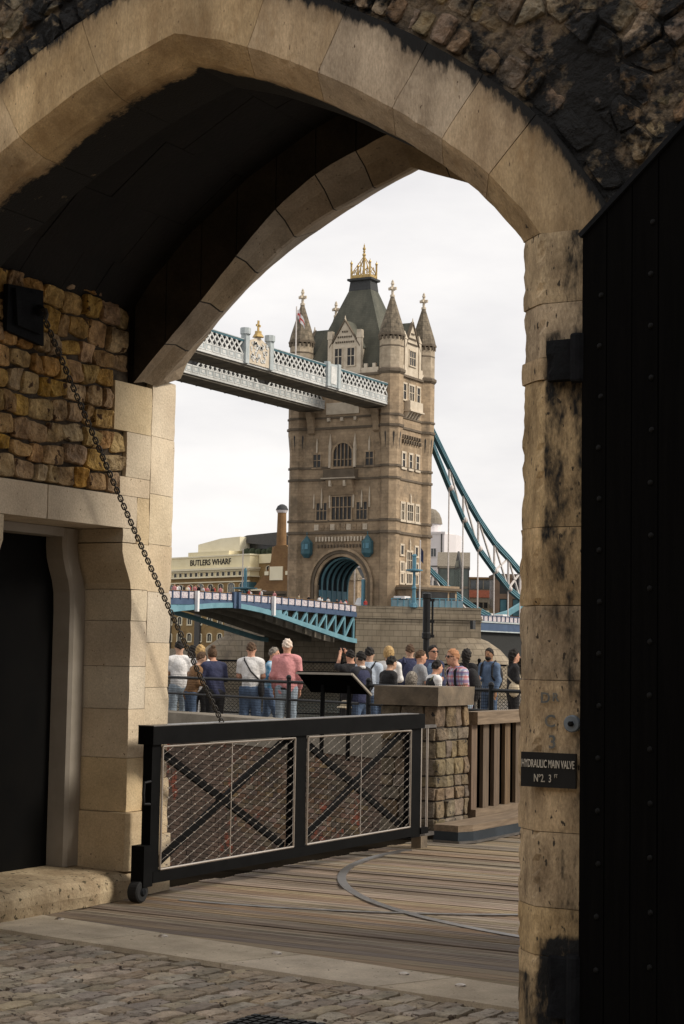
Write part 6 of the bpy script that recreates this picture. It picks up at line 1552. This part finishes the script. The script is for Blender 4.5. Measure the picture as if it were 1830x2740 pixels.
def net(name, fun, lo, hi, h, m, parent, join=None):
    P, F = surface_nets(fun, lo, hi, h)
    mb = MB(); mb.v = [tuple(p) for p in P.tolist()]; mb.f = [tuple(q) for q in F.tolist()]; mb.mi = [0] * len(mb.f)
    if join:
        for P2, F2 in join: mb.add(P2.tolist(), F2.tolist())
    o = mb.build(name, m, parent, smooth=True, off=(0, 0, 0)); return o

def person(label, px, top, dist, face, shirt, trousers, skin='skin_a', hair='hair_dark', hairstyle='short', arms='down', legs='stand',
           sleeve='short', shorts=False, build=1.0, bow=0.0, glasses=False, shoes='c_black', hgt=None, extras=()):
    dist *= .765
    ztop_ = at(px, top, dist).z; g = ground_at(px, dist); H = (ztop_ - g.z) if hgt is None else hgt
    T = thing('person', label, 'person', (g.x, g.y, g.z)); T.rotation_euler = (0, 0, YAW - rad(face))
    s = H / 1.75; B = build
    def S3(p): return (p[0] * s, p[1] * s, p[2] * s)
    lean = math.tan(bow) * .55
    sh_z, hip_z = 1.405, .92
    def up(p):  # lean of the upper body
        k = max(0, (p[2] - hip_z) / (sh_z - hip_z)); return (p[0], p[1] + lean * k, p[2] - lean * lean * .35 * k)
    hc = up((0, .02, 1.635)); hc = (hc[0], hc[1] + lean * .35, hc[2])
    # joints
    shl = [up((sd * .158 * B, 0, sh_z)) for sd in (-1, 1)]
    A = {'down': [((-.25, .0, 1.14), (-.235, .10, .90)), ((.25, .0, 1.14), (.235, .10, .90))],
         'front': [((-.25, .04, 1.16), (-.13, .27, 1.12)), ((.25, .04, 1.16), (.13, .27, 1.12))],
         'raised': [((-.24, .16, 1.42), (-.10, .30, 1.66)), ((.24, .16, 1.42), (.10, .30, 1.66))],
         'swing': [((-.25, -.10, 1.16), (-.24, -.12, .92)), ((.25, .08, 1.15), (.23, .24, .96))],
         'onefront': [((-.25, .0, 1.14), (-.235, .08, .90)), ((.25, .02, 1.16), (.10, .25, 1.16))]}[arms]
    A = [tuple(up((q[0] * B * .82, q[1], q[2])) for q in a) for a in A]
    LG = {'stand': [((-.105, .01, .50), (-.11, -.02, .08)), ((.105, .02, .50), (.12, -.01, .08))],
          'step': [((-.10, -.04, .50), (-.10, -.30, .12)), ((.10, .20, .52), (.10, .26, .08))],
          'wide': [((-.15, .02, .50), (-.20, .0, .08)), ((.15, .02, .50), (.20, .0, .08))]}[legs]
    hips = [(-.078 * B, 0, .90), (.078 * B, 0, .90)]
    torso = [capsule(S3(up((0, 0, 1.31))), S3(up((0, .0, 1.10))), .142 * s * B, .130 * s * B, .72), capsule(S3(up((0, 0, 1.08))), S3((0, 0, .92)), .130 * s * B, .148 * s * B, .76)] + [capsule(S3(up((sd * .025, -.005, 1.478))), S3(shl[0 if sd < 0 else 1]), .046 * s, .058 * s) for sd in (-1, 1)]
    neck = capsule(S3(up((0, -.01, 1.42))), S3((hc[0], hc[1] - .02, hc[2] - .07)), .058 * s, .052 * s)
    head = [ellip(S3(hc), (.076 * s, .096 * s, .115 * s)), capsule(S3((hc[0], hc[1] + .045, hc[2] - .075)), S3((hc[0], hc[1] + .03, hc[2] - .07)), .045 * s, .05 * s)]
    feat = [capsule(S3((hc[0], hc[1] + .092, hc[2] + .01)), S3((hc[0], hc[1] + .108, hc[2] - .022)), .010 * s, .015 * s)] + [ellip(S3((hc[0] + sd * .077, hc[1] - .005, hc[2] - .01)), (.012 * s, .022 * s, .03 * s)) for sd in (-1, 1)]
    armf, armu, legf, hands = [], [], [], []
    for i in (0, 1):
        e, w_ = A[i]; armu.append(capsule(S3(shl[i]), S3(e), .052 * s * B, .041 * s)); armf.append(capsule(S3(e), S3(w_), .043 * s, .030 * s))
        k, an = LG[i]; legf += [capsule(S3(hips[i]), S3(k), .084 * s * B, .056 * s), capsule(S3(k), S3(an), .058 * s, .040 * s), capsule(S3((an[0], an[1] - .02, .05)), S3((an[0], an[1] + .17, .035)), .042 * s, .034 * s)]
        d = (np.array(w_) - np.array(e)); d = d / np.linalg.norm(d); sd = -1 if i == 0 else 1
        side_ = np.cross(d, (sd * 1.0, .2, 0)); side_ = side_ / (np.linalg.norm(side_) + 1e-9); nr = np.cross(side_, d)
        w0 = np.array(w_); pal = w0 + d * .05
        fs = [capsule(tuple((w0 + d * .01) * s), tuple((pal + d * .03) * s), .026 * s, .033 * s, 1.0)]
        for q, (off, ln) in enumerate(((-.030, .062), (-.010, .075), (.011, .070), (.030, .055))):
            b0 = pal + d * .035 + side_ * off; m1 = b0 + d * ln * .5; t1 = m1 + d * ln * .45 + nr * sd * -.018; fs += [capsule(tuple(b0 * s), tuple(m1 * s), .0095 * s, .009 * s), capsule(tuple(m1 * s), tuple(t1 * s), .009 * s, .0075 * s)]
        tb = pal - d * .02 + side_ * -.03; fs.append(capsule(tuple(tb * s), tuple((tb + d * .045 + side_ * -.03) * s), .011 * s, .009 * s))
        c0 = (pal + d * .03) * s; hands.append(surface_nets(smin(fs, .006), c0 - .13 * s, c0 + .13 * s, .009))
    lo = (-.52 * s, -.48 * s, -.02); hi = (.52 * s, .62 * s, 1.9 * s)
    headP = surface_nets(smin(head + feat, .012), tuple(np.array(S3(hc)) - .19 * s), tuple(np.array(S3(hc)) + .19 * s), .011)
    net('body', smin(torso + [neck] + head + armu + armf + legf, .03), lo, hi, .022, skin, T, join=hands + [headP])
    # clothes
    hem = .80 * s if not trousers.startswith('x') else .80 * s
    sl = {'short': armu, 'long': armu + armf, 'none': []}[sleeve]
    shf0 = grow(smin(torso + sl, .03), .016 * s); ph = px * .37
    shf = lambda X, Y, Z: shf0(X, Y, Z) + .007 * np.sin(Z * 21 + X * 12 * np.sign(math.sin(ph)) + 3 * np.sin(X * 9 + ph)) * np.clip((1.35 * s - Z) * 4, .2, 1) + .003 * np.sin(X * 33 + Z * 7 + ph)
    nx = up((0, 0, 1.505))
    cutp = lambda X, Y, Z: np.maximum(hem + .02 - Z, Z - nx[2] * s)
    if sleeve == 'short':
        el = [A[i][0] for i in (0, 1)]
        def cs(X, Y, Z):
            v = np.full(X.shape, -1.0)
            for i in (0, 1):
                d = np.array(A[i][0]) - np.array(shl[i]); d = d / np.linalg.norm(d); c = (np.array(A[i][0]) - d * .05) * s
                pl = (X - c[0]) * d[0] + (Y - c[1]) * d[1] + (Z - c[2]) * d[2]
                near = np.abs(X) > .135 * s * B + .02; near &= (np.sign(X) == (-1 if i == 0 else 1)); v = np.where(near, np.maximum(v, pl), v)
            return v
        shf2 = cut(cut(shf, cutp), cs)
    else:
        def cw(X, Y, Z):
            v = np.full(X.shape, -1.0)
            for i in (0, 1):
                if sleeve == 'none': break
                e, w_ = np.array(A[i][0]), np.array(A[i][1]); d = (w_ - e) / np.linalg.norm(w_ - e); c = (w_ - d * .01) * s
                t_ = (X - c[0]) * d[0] + (Y - c[1]) * d[1] + (Z - c[2]) * d[2]
                r_ = np.sqrt((X - c[0]) ** 2 + (Y - c[1]) ** 2 + (Z - c[2]) ** 2); v = np.where(r_ < .12 * s, np.maximum(v, t_), v)
            return v
        shf2 = cut(cut(shf, cutp), cw)
    net('shirt', shf2, lo, hi, .018, shirt, T)
    bot = (.46 if shorts else .085) * s
    trf = grow(smin(torso[1:2] + legf[:2] + legf[3:5], .03), .014 * s if not shorts else .028 * s)
    net('shorts' if shorts else 'trousers', cut(trf, lambda X, Y, Z: np.maximum(bot - Z, Z - .99 * s)), lo, (hi[0], hi[1], 1.05 * s), .018, trousers, T)
    net('shoes', cut(grow(smin([legf[2], legf[5]], .01), .012 * s), lambda X, Y, Z: Z - .10 * s), lo, (hi[0], hi[1], .16), .016, shoes, T)
    # hair
    hs = s; c = hc
    cap_ = grow(ellip(S3((c[0], c[1] - .006, c[2] + .012)), (.080 * s, .100 * s, .112 * s)), .010 * s)
    def facecut(X, Y, Z): # remove the face side
        return (Y / s - c[1] - .035) * .78 - (Z / s - c[2] - .035) * .62
    def low(lim): return lambda X, Y, Z: (c[2] - lim) * s - Z
    fs = None
    if hairstyle == 'short': fs = cut(cut(grow(cap_, -.003 * s), facecut), lambda X, Y, Z: (c[2] - .035) * s + np.abs(X - c[0] * s) * .35 - Z)
    elif hairstyle == 'curly': fs = cut(cut(grow(cap_, .018 * s), facecut), low(.07))
    elif hairstyle == 'long': fs = smin([cut(cut(grow(cap_, .006), facecut), low(.10)), capsule(S3((c[0], c[1] - .055, c[2] - .02)), S3((c[0], c[1] - .085, c[2] - .30)), .085 * s, .055 * s, .6)], .02)
    elif hairstyle == 'wild': fs = smin([cut(grow(cap_, .03 * s), facecut), capsule(S3((c[0], c[1] - .04, c[2] - .05)), S3((c[0], c[1] - .06, c[2] - .2)), .12 * s, .10 * s, .7)], .02)
    elif hairstyle == 'bun': fs = smin([cut(cut(cap_, facecut), low(.06)), ellip(S3((c[0], c[1] - .05, c[2] + .135)), (.045 * s, .045 * s, .04 * s))], .01)
    elif hairstyle == 'fringe': fs = cut(grow(cap_, -.003 * s), lambda X, Y, Z: (c[2] - .03) * s + np.maximum(0, (Y / s - c[1] + .03)) * .9 * s - Z)
    if fs is not None:
        fun = fs
        if hairstyle in ('short', 'long', 'fringe'):
            fun = lambda X, Y, Z: fs(X, Y, Z) + .006 * np.sin(X * 95 + ph) * np.sin(Z * 50 + Y * 70) + .004 * np.sin(Z * 110 + X * 60)
        if hairstyle in ('curly', 'wild', 'bun'):
            fun = lambda X, Y, Z: fs(X, Y, Z) + .006 * np.sin(X * 130) * np.sin(Y * 120 + 1) * np.sin(Z * 125)
        net('hair', fun, tuple(np.array(S3(c)) - np.array((.2, .25, .42)) * s), tuple(np.array(S3(c)) + np.array((.2, .2, .22)) * s), .011, hair, T)
    # face details
    for sd in (-1, 1):
        mb = MB(); mb.ball(S3((c[0] + sd * .031, c[1] + .086, c[2] + .012)), .010 * s, 8, 5); mb.build('eye', 'hair_dark', T, off=(0, 0, 0))
    mb = MB(); mb.ball(S3((c[0], c[1] + .088, c[2] - .055)), .022 * s, 8, 5, sc=(1, .45, .3)); mb.build('mouth', 'lip', T, off=(0, 0, 0))
    if glasses:
        mb = MB()
        for sd in (-1, 1): mb.ball(S3((c[0] + sd * .034, c[1] + .092, c[2] + .012)), .031 * s, 8, 5, sc=(1, .35, .72)); mb.bar(S3((c[0] + sd * .06, c[1] + .088, c[2] + .018)), S3((c[0] + sd * .08, c[1] - .01, c[2] + .012)), .008)
        mb.bar(S3((c[0] - .02, c[1] + .098, c[2] + .018)), S3((c[0] + .02, c[1] + .098, c[2] + .018)), .008); mb.build('sunglasses', 'black_gloss', T, off=(0, 0, 0))
    for ex_ in extras:
        k = ex_[0]
        if k == 'backpack':
            p0 = up((0, -.20, 1.20)); f_ = lambda X, Y, Z: smin([ellip(S3((p0[0], p0[1] - .02, p0[2])), (.17 * s, .12 * s, .27 * s)), ellip(S3((p0[0], p0[1] - .09, p0[2] - .06)), (.12 * s, .08 * s, .16 * s))], .03)(X, Y, Z)
            b_ = net('backpack', f_, (-.25, -.55, .75 * s), (.25, .1, 1.6 * s), .018, ex_[1], T)
            for sd in (-1, 1): mb = MB(); mb.tube([S3(up((sd * .11, -.13, 1.40))), S3(up((sd * .12, -.02, 1.51))), S3(up((sd * .12, .10, 1.42))), S3(up((sd * .13, .125, 1.22))), S3(up((sd * .15, -.02, 1.06)))], .022 * s, 6); mb.build('strap', ex_[1], T, off=(0, 0, 0))
        elif k == 'bag':
            sd = ex_[2]; zb_ = ex_[3] if len(ex_) > 3 else .93
            mb = MB(); mb.ball(S3((sd * .20, -.04, zb_)), .15 * s, 10, 7, sc=(.42, .75, 1.0)); mb.build('shoulder_bag', ex_[1], T, off=(0, 0, 0))
            mb = MB(); mb.tube([S3((sd * .22, -.06, zb_ + .12)), S3(up((sd * .02, -.135, 1.25))), S3(up((-sd * .10, -.10, 1.44))), S3(up((-sd * .12, .0, 1.51))), S3(up((-sd * .08, .11, 1.40))), S3(up((sd * .10, .14, 1.12))), S3((sd * .24, .02, zb_ + .12))], .014 * s, 6); mb.build('bag_strap', ex_[1], T, off=(0, 0, 0))
        elif k == 'paper':
            w_ = A[1][1]; mb = MB(); mb.add([S3((-.13, w_[1] + .06, w_[2] + .06)), S3((.13, w_[1] + .06, w_[2] + .07)), S3((.15, w_[1] + .20, w_[2] + .16)), S3((-.13, w_[1] + .20, w_[2] + .15)), S3((-.13, w_[1] + .06, w_[2] + .056)), S3((.13, w_[1] + .06, w_[2] + .066)), S3((.15, w_[1] + .20, w_[2] + .156)), S3((-.13, w_[1] + .20, w_[2] + .146))], [(0, 1, 2, 3), (7, 6, 5, 4), (0, 4, 5, 1), (1, 5, 6, 2), (2, 6, 7, 3), (3, 7, 4, 0)]); mb.build('paper_map', 'c_white', T, off=(0, 0, 0))
        elif k == 'phone':
            w_ = A[1][1]; mb = MB(); mb.cbox(S3((0, w_[1] + .06, w_[2] + .10)), (.15 * s, .012, .08 * s)); mb.build('phone', 'c_black', T, off=(0, 0, 0))
        elif k == 'beard':
            fb_ = cut(grow(ellip(S3((c[0], c[1] + .03, c[2] - .065)), (.058 * s, .064 * s, .055 * s)), .004), lambda X, Y, Z: Z - (c[2] - .035) * s); net('beard', fb_, tuple(np.array(S3(c)) - .16 * s), tuple(np.array(S3(c)) + .16 * s), .011, ex_[1], T)
        elif k == 'moustache': mb = MB(); mb.ball(S3((c[0], c[1] + .098, c[2] - .038)), .026 * s, 8, 5, sc=(1, .4, .35)); mb.build('moustache', ex_[1], T, off=(0, 0, 0))
        elif k == 'vest': net('vest', cut(grow(smin(torso[:2], .03), .032 * s), lambda X, Y, Z: np.maximum(.86 * s - Z, Z - 1.44 * s)), lo, hi, .02, ex_[1], T)
        elif k == 'collar': mb = MB(); q = up((0, -.005, 1.485)); mb.lathe(S3(q), [(.075 * s, -.02 * s), (.082 * s, .0), (.066 * s, .03 * s)], 12); mb.build('collar', ex_[1], T, off=(0, 0, 0))
        elif k == 'headband': mb = MB(); mb.tube([S3((c[0] + .088 * math.cos(a), c[1] - .01, c[2] + .02 + .108 * math.sin(a))) for a in np.linspace(.1, math.pi - .1, 10)], .012 * s, 6); mb.build('headband', ex_[1], T, off=(0, 0, 0))
        elif k == 'belt': mb = MB(); mb.loft([[(.165 * s * B * math.cos(t), .128 * s * B * math.sin(t), z * s) for t in np.linspace(0, 2 * math.pi, 17)[:-1]] for z in (.90, .94)]); mb.build('belt', 'c_black', T, off=(0, 0, 0))
        elif k == 'hat': w_ = A[0][1]; mb = MB(); mb.lathe(S3((w_[0], w_[1] + .08, w_[2] - .12)), [(.16 * s, 0), (.15 * s, .015), (.09 * s, .03), (.08 * s, .10), (.02, .12)], 14); mb.build('sun_hat', ex_[1], T, off=(0, 0, 0))
    return T

flat('lip', (.30, .10, .08))
# plaid and tie-dye cloth
def plaid(name):
    m = mat(name, (.60, .58, .60), (.50, .48, .50), bump=.1); nt = m.node_tree; b = [n for n in nt.nodes if n.type == 'BSDF_PRINCIPLED'][0]
    tcn = nt.nodes.new('ShaderNodeTexCoord'); src = b.inputs['Base Color'].links[0].from_socket
    for axis, colr, sc in (('X', (.10, .13, .30, 1), 17.0), ('Z', (.42, .08, .09, 1), 15.0), ('X', (.45, .12, .12, 1), 8.0), ('Z', (.10, .14, .30, 1), 8.5)):
        wv = nt.nodes.new('ShaderNodeTexWave'); wv.wave_type = 'BANDS'; wv.bands_direction = axis; wv.inputs['Scale'].default_value = sc * .33; nt.links.new(tcn.outputs['Object'], wv.inputs['Vector'])
        r = nt.nodes.new('ShaderNodeMapRange'); r.inputs['From Min'].default_value = .62; r.inputs['From Max'].default_value = .7; r.inputs['To Max'].default_value = .62; nt.links.new(wv.outputs['Fac'], r.inputs['Value'])
        x = nt.nodes.new('ShaderNodeMix'); x.data_type = 'RGBA'; x.inputs['B'].default_value = colr; nt.links.new(r.outputs['Result'], x.inputs['Factor']); nt.links.new(src, x.inputs['A']); src = x.outputs['Result']
    nt.links.new(src, b.inputs['Base Color'])
plaid('c_plaid')
mat('c_tiedye', (.48, .60, .68), (.06, .20, .34), scale=5, lo=.42, hi=.6, bump=.1)
mat('c_stripe', (.02, .02, .025), bump=.1)

person('man in a white T-shirt at the left jamb, dark hair, seen from behind', 480, 1716, 41, -15, 'c_white', 'c_denim_pale', arms='front')
person('short haired person in a brown jacket, looking down to the right', 512, 1749, 39.5, 65, 'c_brown', 'c_denim', hair='hair_brown', sleeve='long', arms='front', bow=.2, hgt=1.52)
person('woman with long blond hair and white top, black skirt, seen from behind', 536, 1728, 42.5, 5, 'c_white', 'c_black', hair='hair_blond', hairstyle='long', sleeve='long')
person('dark haired woman with a pink headband beside the blond woman', 516, 1730, 43.5, -30, 'c_white', 'c_grey', hair='hair_dark', hairstyle='long', extras=(('headband', 'c_pink'),))
person('stooping person in a navy jacket with a hair bun, holding a paper', 578, 1733, 39.5, -28, 'c_navy', 'c_black', hair='hair_brown', hairstyle='bun', sleeve='long', arms='front', bow=.16, build=1.15, extras=(('paper',),), skin='skin_c')
person('man in a white shirt and denim shorts with a black shoulder bag', 672, 1720, 39.5, 6, 'c_white', 'c_denim', hair='hair_brown', shorts=True, arms='front', build=1.08, extras=(('bag', 'c_black', 1), ('belt',)), skin='skin_c')
person('grey haired man in a blue tie-dye shirt striding right', 718, 1744, 41, 100, 'c_tiedye', 'c_denim', hair='hair_grey', arms='swing', legs='step', bow=.10, hgt=1.62, extras=(('moustache', 'hair_grey'),), skin='skin_c')
person('white haired man in a pink shirt and pale jeans, seen from behind', 768, 1711, 39.5, 4, 'c_pink', 'c_denim_pale', hair='hair_white', sleeve='long', arms='down', build=1.12, skin='skin_c', extras=(('collar', 'c_pink'), ('belt',)))
person('person in black raising both hands to take a picture', 938, 1752, 40, -25, 'c_black', 'c_black', hair='hair_dark', arms='raised', sleeve='long', hgt=1.60, extras=(('phone',),), skin='skin_c')
person('person in a dark striped jacket and quilted vest with a straw hat in hand', 967, 1745, 36, -40, 'c_stripe', 'c_denim', hair='hair_dark', hairstyle='fringe', sleeve='long', arms='down', extras=(('vest', 'c_navy'), ('collar', 'c_white'), ('hat', 'c_beige')))
person('man in a pale blue shirt with a thin strap across his back', 988, 1733, 38, 14, 'c_paleblue', 'c_denim', hair='hair_dark', sleeve='long', extras=(('bag', 'c_black', -1, .85),), build=1.08)
person('dark haired boy in a black T-shirt looking down to the right', 1032, 1757, 36.5, 55, 'c_black', 'c_denim', hair='hair_dark', hairstyle='fringe', bow=.12, arms='front')
person('person with curly blond hair in a loose white top', 1040, 1734, 42, 8, 'c_white', 'c_beige', hair='hair_blond', hairstyle='curly', sleeve='long', arms='onefront', build=1.1)
person('balding man carrying a dark navy backpack, seen from behind', 1097, 1726, 43, -8, 'c_navy', 'c_denim', hair='hair_brown', sleeve='long', extras=(('backpack', 'c_navy'),), build=1.1)
person('smiling brown haired man in a grey T-shirt turned to the right', 1124, 1741, 39, 75, 'c_grey', 'c_denim', hair='hair_brown', arms='swing', skin='skin_c')
person('black haired man with sunglasses and open navy jacket facing the viewer', 1157, 1728, 40.5, 150, 'c_navy', 'c_denim', hair='hair_dark', glasses=True, sleeve='long', arms='onefront', build=1.05, extras=(('vest', 'c_bluegrey'),), skin='skin_c')
person('person with long wild grey brown hair just above the pier cap', 1102, 1794, 33, 20, 'c_black', 'c_black', hair='hair_grey', hairstyle='wild', sleeve='long', hgt=1.26)
person('dark haired woman with a white sleeve and black vest near the pier', 1155, 1768, 35, 65, 'c_white', 'c_denim', hair='hair_dark', hairstyle='fringe', arms='front', bow=.1, extras=(('vest', 'c_black'), ('bag', 'c_khaki', -1)), skin='skin_c')
person('big ginger haired man in a plaid shirt with sunglasses and black backpack', 1236, 1739, 33, -112, 'c_plaid', 'c_denim_pale', hair='hair_ginger' if 'hair_ginger' in MATS else flat('hair_ginger', (.42, .20, .10)), hairstyle='short', glasses=True, build=1.3, bow=.14, arms='front', hgt=1.62, extras=(('backpack', 'c_black'),), skin='skin_c')
person('dark haired person in black half hidden behind the plaid shirted man', 1248, 1739, 42.5, 20, 'c_black', 'c_black', hair='hair_dark', hairstyle='long', sleeve='long')
person('bearded man in a blue denim shirt and jeans with a black backpack', 1310, 1736, 43.5, -145, 'c_bluegrey', 'c_denim', skin='skin_b', hair='hair_dark', sleeve='long', arms='onefront', extras=(('backpack', 'c_black'), ('beard', 'hair_dark')))
person('person in a long black coat with a beige bag by the right pillar', 1374, 1740, 42, 80, 'c_black', 'c_black', hair='hair_dark', hairstyle='long', sleeve='long', arms='onefront', extras=(('bag', 'c_beige', 1, 1.0),), skin='skin_c')

# ------------------------------------------------------------------ information board
ib = thing('info_board', 'slanted black information board with a pale edge in front of the crowd', 'information board', tuple(ground_at(880, 25.2, .1)))
a = at(794, 1800, 25.1); b = at(942, 1803, 24.3); c = at(993, 1859, 24.9); d = at(832, 1852, 25.7)
n = (b - a).cross(d - a).normalized()
if n.dot(_f0) > 0: n = -n
mb = MB(); mb.loft([[p + n * o for p in (a, b, c, d)] for o in (-.03, .0)]); mb.build('panel', 'board_black', ib)
mb = MB(); mb.bar(a + n * .004, b + n * .004, .03, .03); mb.build('pale_edge', 'frame_paint', ib)
mb = MB(); mb.bar(b + n * .004, c + n * .004, .025, .03); mb.build('pale_edge', 'frame_paint', ib)
for t in (.3, .75):
    p = a.lerp(b, t).lerp(d.lerp(c, t), .6); mb = MB(); mb.bar((p.x, p.y, .12), tuple(p - n * .03), .045); mb.build('leg', 'black_paint', ib)
# black post by the river
p = ground_at(1140, 37.0); T = thing('black_post', 'tall thick black steel post with a thin side pipe behind the crowd', 'post', tuple(p)); x, y, z = p
mb = MB(); mb.lathe((x, y, z), [(.075, 0), (.068, 1.0), (.066, 1.88), (.095, 1.89), (.095, 2.0), (.08, 2.02), (.078, 2.72), (.095, 2.74), (.095, 2.83), (.05, 2.85)], 14); mb.build('post_shaft', 'black_gloss', T)
q = Vector((x, y, z)) + _r0 * .125
mb = MB(); mb.tube([(q.x, q.y, z + 1.92), (q.x, q.y, z + 2.72)], .024, 8); mb.build('side_pipe', 'black_gloss', T)
for h in (1.94, 2.25, 2.70): mb = MB(); mb.bar((x, y, z + h), tuple(q + _r0 * .04 + Vector((0, 0, h))), .06); mb.build('clamp', 'black_gloss', T)
# chain link fence along the river wall
cf = thing('river_fence', 'dark chain link fence along the river wall behind the crowd', 'fence', (E0.x, E0.y, .2))
def ep_(s_, z): q = edge(s_); return (q[0], q[1], z)
for z_, r_ in ((1.44, .025), (.32, .018)): mb = MB(); mb.tube([ep_(-9, z_), ep_(9, z_ - .02)], r_, 6); mb.build('rail', 'black_paint', cf)
for k in range(7): mb = MB(); mb.tube([ep_(-9 + k * 3.0, .1), ep_(-9 + k * 3.0, 1.5)], .035, 8); mb.ball(ep_(-9 + k * 3.0, 1.53), .045, 8, 5); mb.build('post', 'black_paint', cf)
mb = MB(); z0, z1 = .33, 1.43; s_ = -9.0 - (z1 - z0)
while s_ < 9:
    for sg_ in (1, -1):
        p = [(s_, z0), (s_ + (z1 - z0), z1)] if sg_ > 0 else [(s_ + (z1 - z0), z0), (s_, z1)]
        if p[0][0] > -9.2 and p[1][0] > -9.2 and p[0][0] < 9.2 and p[1][0] < 9.2: mb.bar(ep_(*p[0]), ep_(*p[1]), .007)
    s_ += .085
o = mb.build('chain_link', 'black_paint', cf); o['kind'] = 'stuff'
